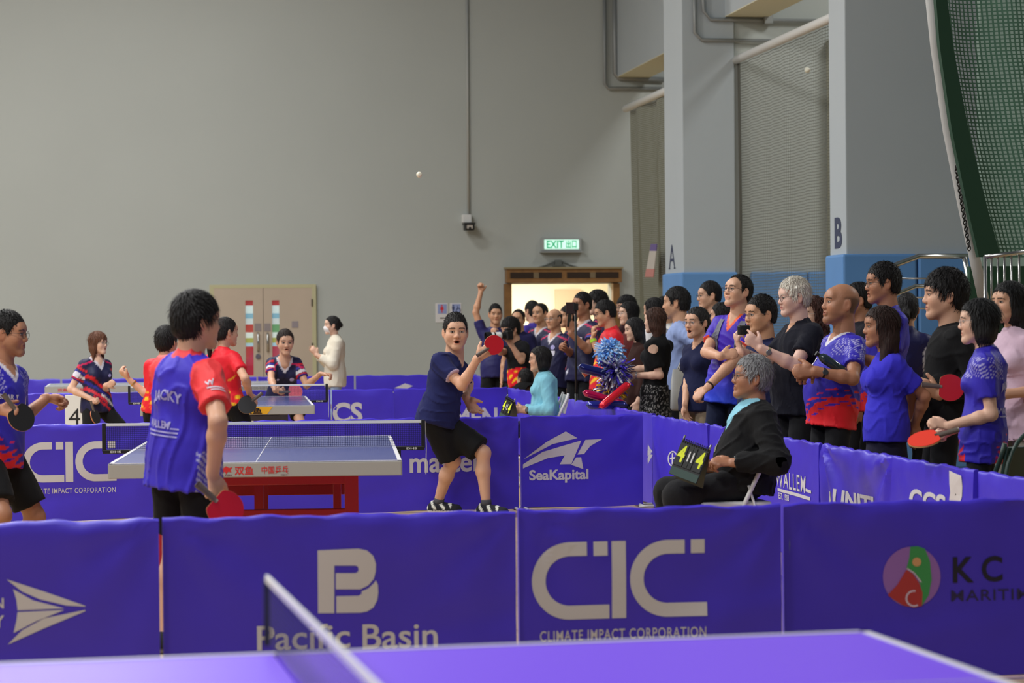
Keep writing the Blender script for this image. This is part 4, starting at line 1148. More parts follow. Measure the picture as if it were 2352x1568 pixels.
# shuttlecock caught in the net
sp_ = hit(1857, 160, 0, xn - 0.03)
sh = empty('shuttlecock', sp_, 'white shuttlecock caught high in the grey net', 'shuttlecock', R=frame((0, 1, 0), (0.1, 0, 1)))
sk_ = MB()
for k in range(14):
    a0_, a1_ = 2 * math.pi * k / 14, 2 * math.pi * (k + 0.8) / 14
    sk_.add([(0.014 * math.cos(a0_), -0.02, 0.014 * math.sin(a0_)), (0.014 * math.cos(a1_), -0.02, 0.014 * math.sin(a1_)), (0.036 * math.cos(a1_), 0.05, 0.036 * math.sin(a1_)), (0.036 * math.cos(a0_), 0.05, 0.036 * math.sin(a0_))], [(0, 1, 2, 3)])
sk_.build('feathers', mat('feather_white', rgb(236, 234, 215), 0.8), sh)
MB().lathe([(0.0, -0.045), (0.010, -0.042), (0.0145, -0.03), (0.0145, -0.018), (0.0, -0.016)], 14, R=[[1, 0, 0], [0, 0, 1], [0, -1, 0]]).build('cork', mat('cork_white', rgb(230, 226, 214), 0.6), sh, True)

# green net curtain, hem, chain, railings on the right
yG = 17.0
gp = [hit(2150, -60, 1, yG), hit(2166, 110, 1, yG), hit(2196, 300, 1, yG), hit(2235, 480, 1, yG), hit(2262, 590, 1, yG)]
def g_edge(z):
    zs = [p[2] for p in gp][::-1]; xs = [p[0] for p in gp][::-1]
    return float(np.interp(z, zs, xs))
ztop = gp[0][2]; zbot = gp[-1][2]
r = empty('green_net_curtain', (g_edge(zbot), yG, zbot), 'green sports net with a dark green hem drawn aside at the right', 'net curtain')
ox, oy, oz = g_edge(zbot), yG, zbot
uv_sheet('net', lambda s, t: (g_edge(zbot + t * (ztop - zbot)) + 0.03 + s * 3.0 - ox, 0.10 * math.sin(s * 22) + 0.5 * s, t * (ztop - zbot)), 60, 30, 3.0, ztop - zbot, net_mat('green_net', rgb(74, 112, 94), (0.034, 0.030), (0.40, 0.34)), r)
hm = []
for k in range(25):
    z = zbot + (ztop - zbot) * k / 24; x = g_edge(z) - ox; w = 0.055 + 0.06 * (1 - k / 24)
    hm += [(x - w * 0.5, -0.03, z - oz), (x + w, -0.03, z - oz), (x + w, 0.03, z - oz), (x - w * 0.5, 0.03, z - oz)]
fs = [(k * 4 + a, k * 4 + (a + 1) % 4, k * 4 + 4 + (a + 1) % 4, k * 4 + 4 + a) for k in range(24) for a in range(4)]
MB().add(hm, fs).build('hem', mat('dark_green_hem', rgb(18, 60, 40), 0.6), r)
wp = [hit(a, b, 1, yG + 0.3) for a, b in ((2132, -60), (2150, 110), (2178, 300), (2214, 480), (2236, 580), (2262, 700))]
tag(MB().tube(wp, 0.045, 8).build('curtain_pole', mat('grey_white_cloth', rgb(176, 176, 174), 0.8), None, True), 'pale bunched cloth edge slanting down beside the green net', 'curtain')
lk = MB()
for k in range(26):
    a = k / 25; c = hit(2196 + 30 * a, 385 + 185 * a, 1, yG + 0.2)
    pts = []
    for t in np.linspace(0, 2 * math.pi, 10, endpoint=False):
        u = 0.012 * math.cos(t); v = 0.020 * math.sin(t)
        pts.append(c + (np.array([u, 0, v]) if k % 2 else np.array([0, u, v])))
    lk.tube(pts, 0.0045, 5, closed=True)
tag(lk.build('pull_chain', mat('dark_chain', rgb(50, 50, 48), 0.4, 0.8), None, True), 'dark metal pull chain hanging beside the green net', 'chain')
# dim store space behind the green net
struct(MB().box((9.6, yG + 3.2, 3), (4.2, 0.1, 6)).build('wall_store', mat('store_wall', rgb(118, 138, 128), 0.8)))
struct(MB().box((hit(2300, 640, 1, yG + 0.8)[0] + 0.6, yG + 1.0, 0.95), (1.6, 0.06, 1.9)).build('wall_green_board', mat('dark_green_board', rgb(20, 66, 44), 0.6)))

yR = 20.2
def railing(label, paths, rads, name='handrail'):
    r = empty(name, (paths[0][1][0][0], yR, 0), label, 'railing'); o = np.array([paths[0][1][0][0], yR, 0])
    for (nm, pts), rd in zip(paths, rads):
        MB().tube([np.asarray(p) - o for p in pts], rd, 10).build(nm, m_steel, r, True)
    return r
H_ = lambda a, b: hit(a, b, 1, yR)
def drop(p): return np.array([p[0], p[1], 0.0])
railing('steel stair handrail in front of the blue padding of column B', [
    ('top_rail', [H_(2030, 625), H_(2052, 610), H_(2111, 588), H_(2222, 588)]), ('post', [H_(2215, 588), H_(2233, 683), drop(H_(2240, 720))]),
    ('lower_rail', [H_(2030, 690), H_(2064, 673), H_(2103, 657), H_(2228, 657)]), ('bar', [H_(2062, 639), H_(2226, 639)]), ('bar', [H_(2062, 683), H_(2234, 683)]), ('bar', [H_(2062, 708), H_(2238, 708)]), ('post', [H_(2040, 617), drop(H_(2040, 720))])],
    [0.024, 0.024, 0.02, 0.008, 0.008, 0.008, 0.02])
yR = 15.5
r = railing('green grey railing with upright bars at the right edge', [('top_rail', [H_(2262, 590), H_(2380, 575)]), ('bottom_rail', [H_(2262, 735), H_(2380, 740)])] + [('bar', [H_(a, 586 - (a - 2270) * 0.1), H_(a, 738)]) for a in (2277, 2292, 2307, 2323, 2341, 2360)] + [('post', [H_(2263, 588), drop(H_(2263, 800))]), ('post', [H_(2378, 576), drop(H_(2378, 800))])], [0.016, 0.012] + [0.008] * 6 + [0.014] * 2)
# ------------------------------------------------------------------ court barriers
BH = 0.74
m_cov = mat('violet_blue_vinyl', rgb(68, 50, 204), 0.40, spec=0.5, var=0.05, vscale=3, bump=(7, 0.25, (1, 1, 0.6)))
m_seam = mat('violet_blue_seam', rgb(50, 38, 140), 0.6)
def barrier(A, B, label, prints=(), res=0.035, amp=0.006, seed=0, h=BH, group='blue sponsor barriers around the courts', crease=1.0):
    """freestanding panel from A to B (left to right as one faces its printed side); prints = [(flat shape in metres from the left foot, material)]"""
    A = np.array([*A, 0.0]); B = np.array([*B, 0.0]); ux = B - A; w = np.linalg.norm(ux); ux /= w
    R = np.stack([ux, np.cross([0, 0, 1.0], ux), [0, 0, 1.0]], 1)
    r = empty('court_barrier', A, label, 'barrier', R=R, group=group)
    g = np.random.default_rng(seed + 100); f1, f2, f3, f4 = g.uniform(0, 6.28, 4); k1 = g.uniform(3, 6); k2 = g.uniform(9, 14)
    sx = g.uniform(0.55, 0.9)
    def wob(u, v):
        a = math.sin(k1 * u + 1.2 * math.sin(3 * v + f1) + f2) * 0.6 + 0.5 * math.sin(k2 * u * 0.5 + 4 * v + f3)
        e = math.exp(-((v - h) / 0.10) ** 2) * math.sin(26 * u + f4 + 3 * math.sin(5 * u)) * 0.45
        c = 0.0
        for (cu, sg) in ((0.0, 1), (w, -1)):       # creases pulled from the top corners
            du = (u - cu) * sg; dv = h - v; rr = math.hypot(du, dv); th = math.atan2(dv, du + 1e-6)
            c += math.exp(-rr / 0.38) * math.sin(th * 9 + f1 * sg) * min(rr * 8, 1)
        c += math.exp(-((v - 0.1 - 0.25 * u / w) / 0.06) ** 2) * 0.8 * math.sin(2.2 * u + f4)
        return -(amp * (a + e) + crease * amp * 1.1 * c)
    nu = max(int(w / res), 6); nv = max(int(h / res), 6); T_ = 0.016; rt = 0.018
    rows = [('f', v) for v in np.linspace(0.014, h - rt, nv)] + [('t', a) for a in (35, 70, 110, 145)] + [('b', v) for v in np.linspace(h - rt, 0.014, max(nv // 3, 4))]
    vs = []
    for kd, v in rows:
        for i in range(nu + 1):
            u = 0.004 + (w - 0.008) * i / nu
            dz = 0.004 * math.sin(17 * u + f1) + 0.003 * math.sin(41 * u + f2)
            if kd == 'f': vs.append((u, -T_ + wob(u, v) * min(1, (h - v) / 0.03 + 0.2), v + (dz if v > 0.5 * h else (0.006 * math.sin(6 * u + f3) if v < 0.02 else 0))))
            elif kd == 't': vs.append((u, -(T_ + 0.002) * math.cos(R_(v)), h - rt + (rt) * math.sin(R_(v)) + dz))
            else: vs.append((u, T_ - 0.6 * wob(w - u, v), v + (dz if v > 0.5 * h else 0)))
    fs = [(j * (nu + 1) + i, j * (nu + 1) + i + 1, (j + 1) * (nu + 1) + i + 1, (j + 1) * (nu + 1) + i) for j in range(len(rows) - 1) for i in range(nu)]
    for i in (0, nu):
        fs.append(tuple(j * (nu + 1) + i for j in range(len(rows))) if i else tuple(j * (nu + 1) + i for j in range(len(rows)))[::-1])
    cov = MB().add(vs, fs).build('cover', m_cov, r); smooth_by_angle(cov, 50)
    for u in (0.03, w - 0.03):
        MB().tube([(u, 0, 0.0), (u, 0, h - 0.03)], 0.009, 8).build('post', m_steel, r, True)
        MB().tube([(u, -0.13, 0.012), (u, -0.05, 0.016), (u, 0.05, 0.016), (u, 0.13, 0.012)], 0.011, 8).build('foot', mat('barrier_foot', rgb(190, 190, 186), 0.5, 0.2), r, True)
    MB().tube([(0.03, 0, 0.02), (w - 0.03, 0, 0.02)], 0.008, 8).build('bottom_rail', mat('barrier_foot'), r, True)
    for nm, vf, m in prints:
        s = slice2d(vf, 0.05)
        flat_obj(nm, s, m, r, lambda u, v: (u, -T_ + wob(u, v) * min(1, (h - v) / 0.03 + 0.2) - 0.003, v))
    return r

class Map:
    """pixel rectangles of a print -> metres on the panel standing along A->B"""
    def __init__(s, A, B, ax): s.A = A; s.ax = ax; s.val = (A[1] + B[1]) / 2 if ax == 1 else A[0]; s.sg = 1 if ax == 1 else -1
    def __call__(s, px, py):
        q = hit(px, py, s.ax, s.val)
        return ((q[0] - s.A[0]) if s.ax == 1 else (s.A[1] - q[1])), q[2]
    def warp(s, vf):                     # shape drawn in photo pixels
        v, f = vf
        return np.array([s(a, b) for a, b in v]), f
    def text(s, t, x0, x1, ytop, ybot, bold=0.02, **k):
        a = s((x0), (ybot)); b = s(x1, ytop); c = s((x0 + x1) / 2, ytop); e = s((x0 + x1) / 2, ybot)
        return fit(text2d(t, 1, bold, **k), a[0], b[0], e[1], c[1])

def cic(zx, zy):
    """CIC lettering drawn on a 790 x 350 board; zx,zy map it"""
    def C(x0):
        return [(x0 + 249, 0), (x0 + 165, 0)] + arc(x0 + 172, 172, 172, 270, 90, 22, 172)[1:-1] + [(x0 + 165, 344), (x0 + 349, 344), (x0 + 349, 282), (x0 + 165, 282)] + arc(x0 + 172, 172, 110, 90, 270, 20, 110)[1:-1] + [(x0 + 165, 62), (x0 + 249, 62)]
    sh = join2d(shape2d([C(0)]), rect2d(279, 343, 0, 64), rect2d(361, 425, 0, 344), shape2d([C(443)]), rect2d(720, 783, 0, 62))
    v, f = sh
    return np.array([(zx(a), zy(b)) for a, b in v]), f
def cicmap(mp, x0, x1, y0, y1):
    a = mp(x0, (y0 + y1) / 2)[0]; b = mp(x1, (y0 + y1) / 2)[0]; zt = mp((x0 + x1) / 2, y0)[1]; zb = mp((x0 + x1) / 2, y1)[1]
    return cic(lambda q: a + (b - a) * q / 792, lambda q: zt + (zb - zt) * q / 344)

# nearest row
YN = [9.10, 9.16, 9.17, 9.24]
def xN(px, y): return hit(px, 1180, 1, y)[0]
seams = [(-430, 367, 9.11), (370, 1185, 9.14), (1187, 1793, 9.18), (1795, 2620, 9.22)]
Z1 = lambda L, ox=0, oy=1140, k=1200 / 2352: [(ox + a * k, oy + b * k) for a, b in L]
pn = []
for a, b, y in seams: pn.append(((xN(a, y), y), (xN(b, y), y)))
mp = Map(*pn[0], 1)
sail = [Z1(L) for L in ([(30, 370), (200, 425), (385, 488), (385, 492), (300, 487), (180, 460), (100, 425)], [(60, 415), (150, 465), (290, 500), (80, 510), (74, 460)], [(80, 518), (290, 507), (160, 560), (62, 612), (74, 560)], [(35, 665), (100, 600), (200, 545), (385, 506), (385, 512), (200, 590)])]
barrier(*pn[0], 'nearest barrier at the left with a white arrow of sails', [('logo', mp.warp(shape2d(sail)), m_print), ('lettering', mp.text('N', -14, 9, 1372, 1396, 0.02), m_print), ('lettering', mp.text('Y', -14, 10, 1412, 1440, 0.02), m_print)], seed=1)
mp = Map(*pn[1], 1)
pb1 = Z1([(1428, 240), (1520, 236), (1610, 232), (1650, 240), (1678, 265), (1690, 300), (1689, 335), (1680, 368), (1655, 398), (1620, 415), (1510, 415), (1510, 342), (1598, 342), (1609, 336), (1613, 325), (1609, 313), (1598, 308), (1503, 308), (1503, 522), (1430, 522)])
pb2 = Z1([(1512, 446), (1612, 444), (1626, 436), (1626, 424), (1655, 412), (1680, 388), (1690, 374), (1699, 395), (1701, 430), (1696, 465), (1678, 498), (1650, 515), (1620, 520), (1512, 521)])
barrier(*pn[1], 'nearest barrier printed with a block B emblem and Pacific Basin', [('logo', mp.warp(join2d(shape2d([pb1]), shape2d([pb2]))), m_print), ('lettering', mp.text('Pacific', 590, 803, 1432, 1489, 0.012), m_print), ('lettering', mp.text('Basin', 832, 1004, 1430, 1487, 0.012), m_print)], seed=2)
mp = Map(*pn[2], 1)
barrier(*pn[2], 'nearest barrier printed with large CIC letters, right of the block B emblem', [('logo', cicmap(mp, 1219, 1621, 1241, 1418), m_print), ('lettering', mp.text('CLIMATE IMPACT CORPORATION', 1238, 1619, 1442, 1466, 0.008, spacing=1.12), m_print)], seed=3)
mp = Map(*pn[3], 1)
Z2 = lambda L: Z1(L, 1150, 1140, 1202 / 2352)
orb = Z2(arc(1840, 358, 128, 0, 350, 36, 136))
grn = Z2([(1832, 222), (1865, 220), (1897, 232), (1920, 290), (1928, 370), (1915, 440), (1885, 490), (1888, 430), (1870, 370), (1840, 335), (1815, 322), (1828, 270)])
red = Z2([(1815, 326), (1845, 345), (1872, 385), (1888, 430), (1886, 488), (1850, 497), (1800, 485), (1760, 460), (1733, 440), (1775, 395)])
spn = Z2(arc(1860, 291, 20, 0, 345, 18)); curl = Z2(arc(1850, 455, 38, 60, 280, 16) + arc(1850, 455, 30, 280, 60, 16)); ln = Z2([(1815, 322), (1850, 345), (1875, 380), (1884, 384), (1880, 375), (1850, 338), (1820, 318)])
m_kc = mat('black_print', rgb(26, 22, 44), 0.6)
barrier(*pn[3], 'nearest barrier at the right with a round coloured emblem and KC', [
    ('emblem_disc', mp.warp(shape2d([orb])), mat('print_mauve', rgb(150, 104, 186), 0.5)), ('emblem_green', tuple(x if i else x for i, x in enumerate(mp.warp(shape2d([grn])))), mat('print_green', rgb(58, 150, 84), 0.5)),
    ('emblem_red', mp.warp(shape2d([red])), mat('print_red', rgb(176, 52, 56), 0.5)), ('emblem_dot', mp.warp(shape2d([spn])), mat('print_peach', rgb(214, 160, 112), 0.5)), ('emblem_line', mp.warp(join2d(shape2d([curl]), shape2d([ln]))), mat('print_pale', rgb(210, 190, 214), 0.5)),
    ('lettering', join2d(mp.text('K', 2184, 2232, 1277, 1336, 0.02), mp.text('C', 2250, 2298, 1275, 1334, 0.02)), m_kc), ('small_lettering', mp.text('MARITIME', 2180, 2385, 1351, 1376, 0.005, spacing=1.1), mat('dark_print', rgb(44, 36, 84), 0.6))], seed=4)
for nm, off in (('emblem_green', 0.0015), ('emblem_red', 0.002), ('emblem_dot', 0.0035), ('emblem_line', 0.003)):
    for o in bpy.data.objects:
        if o.name.startswith(nm): o.location.y = -off

# second row, behind the first table
y2 = 18.32
sm = [(-60, 361), (365, 768), (772, 1196), (1200, 1488)]
yl = lambda x: 18.06 + (x + 0.6) * 0.075      # the row runs slightly askew
p2 = []
for i, (a, b) in enumerate(sm):
    xa_, xb_ = hit(a, 960, 1, 18.2)[0], hit(b, 960, 1, 18.2)[0]; p2.append(((xa_, yl(xa_)), (xb_, yl(xb_))))
mp = Map(*p2[0], 1)
barrier(*p2[0], 'second-row barrier with CIC letters, behind the player at the left edge', [('logo', cicmap(mp, 52, 268, 1014, 1106), m_print), ('lettering', mp.text('CLIMATE IMPACT CORPORATION', 62, 266, 1120, 1132, 0.006, spacing=1.1), m_print)], seed=5, amp=0.008)
mp = Map(*p2[1], 1)
cS, zS = mp(573, 1078); rS = abs(mp(632, 1078)[0] - cS)
ring = lambda r0, r1: shape2d([[(cS + r1 * math.cos(t), zS + r1 * math.sin(t)) for t in np.linspace(0, 6.2, 40)], [(cS + r0 * math.cos(t), zS + r0 * math.sin(t)) for t in np.linspace(6.2, 0, 40)]])
chs = []
for ch, a in zip('香港船東', (-128, -103, -77, -52)):
    chs.append(move2d(fit(text2d(ch, 1, 0.015), -0.026, 0.026, -0.028, 0.028), cS + rS * 0.80 * math.cos(R_(a)), zS + rS * 0.80 * math.sin(R_(a)), rot=R_(a + 90)))
barrier(*p2[1], 'second-row barrier with a round white seal seen under the table', [('seal', join2d(ring(rS * .97, rS), ring(rS * .90, rS * .93), ring(rS * .55, rS * .60), *chs), m_print)], seed=6, amp=0.008)
mp = Map(*p2[2], 1)
barrier(*p2[2], 'second-row barrier printed master, behind the serving player', [('lettering', mp.text('master', 940, 1111, 1043, 1084, 0.022), m_print)], seed=7, amp=0.006)
mp = Map(*p2[3], 1)
Z3 = lambda L: Z1(L, 900, 600, 500 / 1307)
sk1 = [Z3(L) for L in ([(783, 1186), (920, 1085), (1040, 1020), (1112, 1060), (960, 1096)], [(780, 1216), (900, 1142), (1136, 1074), (1075, 1216), (1004, 1217), (1036, 1163), (930, 1180), (780, 1240)], [(1160, 1071), (1263, 1066), (1190, 1108), (1152, 1156), (1112, 1159)], [(1104, 1176), (1135, 1175), (1148, 1246), (1074, 1220)])]
barrier(*p2[3], 'second-row barrier with a white ship emblem and SeaKapital', [('logo', mp.warp(shape2d(sk1)), m_print), ('lettering', mp.text('SeaKapital', 1213, 1351, 1077, 1108, 0.03), m_print)], seed=8, amp=0.006)

# side row of the near court
XS = 4.06
ys_ = [18.28] + [hit(p, 980, 0, XS)[1] for p in (1630, 1768, 1888, 2054, 2245, 2470)]
sd = [((XS + 0.012 * (i % 2), ys_[i] - 0.01), (XS + 0.012 * (i % 2), ys_[i + 1] + 0.01)) for i in range(6)]
mp = Map(*sd[0], 0)
sl2 = [[(1493, 1018), (1503, 1038), (1497, 1040), (1492, 1030)], [(1493, 1066), (1503, 1044), (1497, 1043), (1492, 1052)], [(1492, 1032), (1500, 1041), (1492, 1048)]]
an = join2d(shape2d([arc(1551, 1053, 11, 0, 345, 24, 18), arc(1551, 1053, 8.6, 345, 0, 24, 15)]), shape2d([[(1545, 1051), (1557, 1049), (1557, 1053), (1545, 1055)], [(1549, 1040), (1552, 1040), (1552, 1066), (1549, 1066)]]))
barrier(*sd[0], 'side barrier with a small sail emblem and ANGLO, left of the seated umpire', [('logo', mp.warp(shape2d(sl2)), m_print), ('roundel', mp.warp(an), m_print), ('lettering', mp.text('ANGLO EASTERN', 1564, 1612, 1048, 1068, 0.015), m_print)], seed=9, res=0.05)
barrier(*sd[1], 'side barrier right behind the seated umpire', [], seed=10, res=0.05)
mp = Map(*sd[2], 0)
def skew(vf, k):        # keep the lettering level on the panel
    return vf
wt = join2d(mp.text('WALLEM', 1789, 1856, 1086, 1124, 0.005, spacing=1.1), mp.warp(shape2d([[(1858, 1121), (1871, 1126), (1871, 1133), (1858, 1128)]])), mp.warp(shape2d([[(1792, 1120), (1869, 1141), (1869, 1149), (1792, 1127)]])), mp.text('EST. 1903', 1794, 1818, 1133, 1148, 0.02))
barrier(*sd[2], 'side barrier printed WALLEM, right of the white folding chair', [('lettering', wt, m_print)], seed=11, res=0.05)
mp = Map(*sd[3], 0)
barrier(*sd[3], 'side barrier with a crumpled top and half-hidden white letters', [('lettering', join2d(mp.warp(shape2d([[(1916, 1128), (1922, 1128), (1918, 1160), (1910, 1160)]])), mp.text('UNITI', 1928, 2010, 1131, 1172, 0.04)), m_print)], seed=12, res=0.03, amp=0.012, crease=2.0)
mp = Map(*sd[4], 0)
barrier(*sd[4], 'side barrier with CCS letters and a pale loose flap', [('lettering', mp.text('CCS', 2095, 2180, 1128, 1180, 0.03), m_print), ('flap', mp.warp(shape2d([[(2186, 1080), (2216, 1092), (2216, 1140), (2208, 1175), (2184, 1172), (2190, 1130)]])), mat('flap_cream', rgb(206, 198, 196), 0.7)), ('flap_mark', mp.warp(shape2d([[(2204, 1125), (2206, 1127), (2199, 1148), (2197, 1147)]])), m_black)], seed=13, res=0.05)
barrier(*sd[5], 'side barrier at the right edge in front of the woman in pink', [], seed=14, res=0.05)

# row between the second and third courts
y3 = 26.55
sm = [(-90, 190), (192, 470), (472, 760), (762, 903), (905, 1166)]
for i, (a, b) in enumerate(sm):
    A_, B_ = (hit(a, 895, 1, y3)[0], y3 + 0.01 * i), (hit(b, 895, 1, y3)[0], y3 + 0.01 * i); mp = Map(A_, B_, 1)
    pr = []
    if i == 2: pr = [('lettering', mp.text('er', 556, 592, 950, 970, 0.03), m_print)]
    if i == 3: pr = []
    lab = ['third-row barrier behind the man at the left edge', 'third-row barrier behind the woman with brown hair', 'third-row barrier behind the yellow-labelled table', 'third-row barrier with bold CCS letters', 'third-row barrier with MEN letters beside the serving player'][i]
    if i == 3: pr = [('lettering', mp.text('CCS', 722, 832, 924, 972, 0.035), m_print)]
    if i == 4: pr = [('lettering', mp.text('MEN', 1042, 1142, 936, 985, 0.03), m_print)]
    barrier(A_, B_, lab, pr, res=0.07, seed=20 + i)
yy = [26.50, 25.10, 23.70, 22.64, 21.24, 19.84, 18.42]
labs = ['side barrier below the photographer', 'side barrier behind the umpire in pale blue', 'side barrier right of the umpire in pale blue', 'side barrier behind the tripod pole', 'side barrier behind the red inflatable stick', 'side barrier below the woman in the patterned skirt']
for i in range(6):
    x_ = 4.20 - 0.02 * i
    mp = Map((x_, yy[i]), (x_, yy[i + 1]), 0)
    pr = [('logo', fit(shape2d([arc(0, 0, 1, 0, 180, 14) + [(-1, -0.6), (1, -0.6)]]), 0.5, 0.7, 0.3, 0.45), m_print)] if i == 2 else []
    barrier((x_, yy[i] - 0.01), (x_, yy[i + 1] + 0.01), labs[i], pr, res=0.07, seed=30 + i)
# last row
y4 = 33.6
sm = [(-40, 139), (142, 360), (362, 590), (592, 814), (817, 1096)]
labs = ['farthest barrier at the left behind the grey table', 'farthest barrier behind the woman with brown hair', 'farthest barrier below the left door leaf', 'farthest barrier below the right door leaf', 'farthest barrier with the tip of a white ship emblem']
for i, (a, b) in enumerate(sm):
    A_, B_ = (hit(a, 865, 1, y4)[0], y4 + 0.01 * i), (hit(b, 865, 1, y4)[0], y4 + 0.01 * i); mp = Map(A_, B_, 1)
    pr = [('logo', mp.warp(shape2d([[(905, 891), (930, 880), (948, 886), (935, 892)], [(900, 900), (950, 894), (946, 915), (930, 910)]])), m_print)] if i == 4 else []
    barrier(A_, B_, labs[i], pr, res=0.09, seed=40 + i)
for i, (a, b) in enumerate(((33.5, 32.1), (32.05, 30.7), (30.65, 29.2))):
    barrier((4.75, a), (4.75, b), ['farthest side barrier next to the corner', 'middle side barrier of the farthest court', 'nearest side barrier of the farthest court'][i], [], res=0.09, seed=50 + i)
# ------------------------------------------------------------------ table tennis tables
m_edge = mat('table_edge_grey', rgb(168, 166, 158), 0.45)
m_line = mat('white_line', rgb(222, 220, 226), 0.5)
m_redleg = mat('red_steel', rgb(196, 30, 26), 0.4, 0.0)
m_tnet = net_mat('table_net', rgb(24, 30, 70), (0.011, 0.011), (0.20, 0.20))
def tennis_table(loc, rz, label, surf, apron=0.075, legs=True, net='far', red=True, prints=None, m_leg=None, front=1.0):
    """long axis along local y"""
    r = empty('table_tennis_table', (*loc, 0), label, 'table', rz)
    W_, L_, Z_ = 1.525, 2.74, 0.76
    for q in (-1, 1):
        h = MB().box((0, q * (L_ / 4 + 0.0015), Z_ - 0.012), (W_, L_ / 2 - 0.003, 0.024), bev=0.004).build('top', surf, r)
        f = MB(); ap = apron
        f.box((0, q * (L_ / 2 - 0.008), Z_ - 0.002 - ap / 2), (W_, 0.022, ap), bev=0.004)
        for s in (-1, 1): f.box((s * (W_ / 2 - 0.008), q * L_ / 4, Z_ - 0.002 - ap / 2), (0.022, L_ / 2, ap))
        f.build('apron', m_edge, r)
        MB().box((0, q * (L_ / 2 - 0.010), Z_ + 0.0012), (W_, 0.02, 0.0016)).build('end_line', m_line, r)
        for s in (-1, 1):
            MB().box((s * (W_ / 2 - 0.010), q * L_ / 4, Z_ + 0.0012), (0.02, L_ / 2, 0.0016)).build('side_line', m_line, r)
        MB().box((0, q * L_ / 4, Z_ + 0.0012), (0.004, L_ / 2, 0.0014)).build('centre_line', m_line, r)
        if legs:
            ml = m_leg or m_redleg; zt = Z_ - apron - 0.01
            for s in (-1, 1):
                MB().box((s * 0.50, q * 0.98, zt / 2), (0.075, 0.05, zt), bev=0.004).build('leg', ml, r)
                MB().box((s * 0.42, q * 0.40, zt / 2), (0.045, 0.045, zt), bev=0.004).build('leg', ml, r)
                MB().box((s * 0.46, q * 0.69, 0.10), (0.04, 0.60, 0.04)).build('side_rail', ml, r)
            MB().box((0, q * 0.98, 0.45), (1.0, 0.045, 0.065), bev=0.004).build('foot_rail', ml, r)
            MB().box((0, q * 0.98, zt - 0.035), (1.0, 0.04, 0.05), bev=0.004).build('top_rail', ml, r)
            MB().box((0, q * 0.40, zt - 0.03), (0.9, 0.04, 0.05)).build('top_rail', ml, r)
            MB().box((-0.02, q * 0.42, zt / 2 + 0.05), (0.05, 0.04, zt - 0.1)).build('strut', ml, r)
    n = MB(); nl = 0.915
    uv_sheet('net', lambda s, t: ((s - 0.5) * 2 * nl, 0, Z_ + 0.006 + t * 0.138), 12, 3, 2 * nl, 0.138, m_tnet, r)
    MB().box((0, 0, Z_ + 0.148), (2 * nl, 0.007, 0.016)).build('net_tape', m_white, r)
    for s in (-1, 1):
        p = MB().box((s * (nl + 0.008), 0, Z_ + 0.075), (0.022, 0.02, 0.165), bev=0.003).box((s * (nl - 0.07), 0, Z_ - 0.008), (0.17, 0.03, 0.022), bev=0.003).build('net_post', m_black, r)
        MB().box((s * (W_ / 2 + 0.0), 0, Z_ - 0.045), (0.06, 0.05, 0.06), bev=0.004).build('clamp', m_black, r)
        flat_obj('post_lettering', fit(text2d('DHS', 1, 0.02), s * (nl - 0.06) - 0.03, s * (nl - 0.06) + 0.03, Z_ - 0.014, Z_ - 0.002), m_white, r, lambda u, v: (u, -0.0165, v))
    MB().tube([(nl + 0.02, 0, Z_ + 0.15), (nl + 0.026, 0, Z_), (nl + 0.022, 0, Z_ - 0.16)], 0.0025, 5).build('net_cord', m_white, r)
    for nm, vf, m in (prints or []):
        flat_obj(nm, vf, m, r, lambda u, v: (u, -L_ / 2 - 0.0045, v))
    return r
m_blue = mat('table_blue_grey', rgb(70, 80, 150), 0.26, spec=0.5)
m_redp = mat('red_print', rgb(206, 40, 36), 0.6)
def horse(x0, x1, z0, z1):
    return fit(shape2d([[(0, 3), (2, 6), (1, 8), (4, 7), (6, 9), (9, 7), (12, 8), (10, 5), (11, 2), (8, 3), (6, 0), (5, 3), (2, 1)]]), x0, x1, z0, z1)
pr = [('lettering', fit(text2d('双鱼', 1, 0.02), -0.110, -0.012, 0.695, 0.742), m_redp), ('lettering', fit(text2d('中国乒乓', 1, 0.012), 0.03, 0.17, 0.700, 0.740), m_redp), ('emblem', horse(-0.19, -0.12, 0.70, 0.742), m_redp), ('small_lettering', join2d(fit(text2d('双鱼', 1, 0.01), -0.222, -0.196, 0.722, 0.736), fit(text2d('Double FISH', 1, 0.01), -0.225, -0.125, 0.690, 0.699), fit(text2d('中国乒乓', 1, 0.01), 0.13, 0.165, 0.690, 0.697)), mat('dark_red_print', rgb(96, 40, 40), 0.6))]
tennis_table((0.735, 13.72), R_(-5.0), 'blue table with red legs behind the player with the turned back', m_blue, prints=pr)
m_yel = mat('yellow_label', rgb(236, 178, 34), 0.5)
pr2 = [('label', shape2d([[(-0.10, 0.688), (0.345, 0.688), (0.395, 0.752), (-0.05, 0.752)]]), m_yel), ('lettering', fit(text2d('双鱼', 1, 0.025), 0.125, 0.30, 0.690, 0.746), m_black)]
tb = tennis_table((0.86, 22.27), R_(-2.5), 'blue table with a yellow label on its end, behind the second barrier row', mat('table_blue', rgb(58, 78, 150), 0.2, spec=0.6), prints=pr2, m_leg=mat('grey_steel', rgb(110, 112, 112), 0.5, 0.4))
for o in tb.children:
    if o.name.startswith('lettering'): o.location.y = -0.002
tennis_table((0.30, 29.3), R_(90), 'pale grey table standing sideways before the farthest barriers', mat('table_pale', rgb(150, 156, 170), 0.2, spec=0.6), m_leg=mat('grey_steel'), prints=None)
tc_ = [o for o in bpy.data.objects if o.get('label', '').startswith('pale grey table')][0]
ua, ub = hit(132, 893, 1, 28.53)[0] - 0.30, hit(205, 893, 1, 28.53)[0] - 0.30
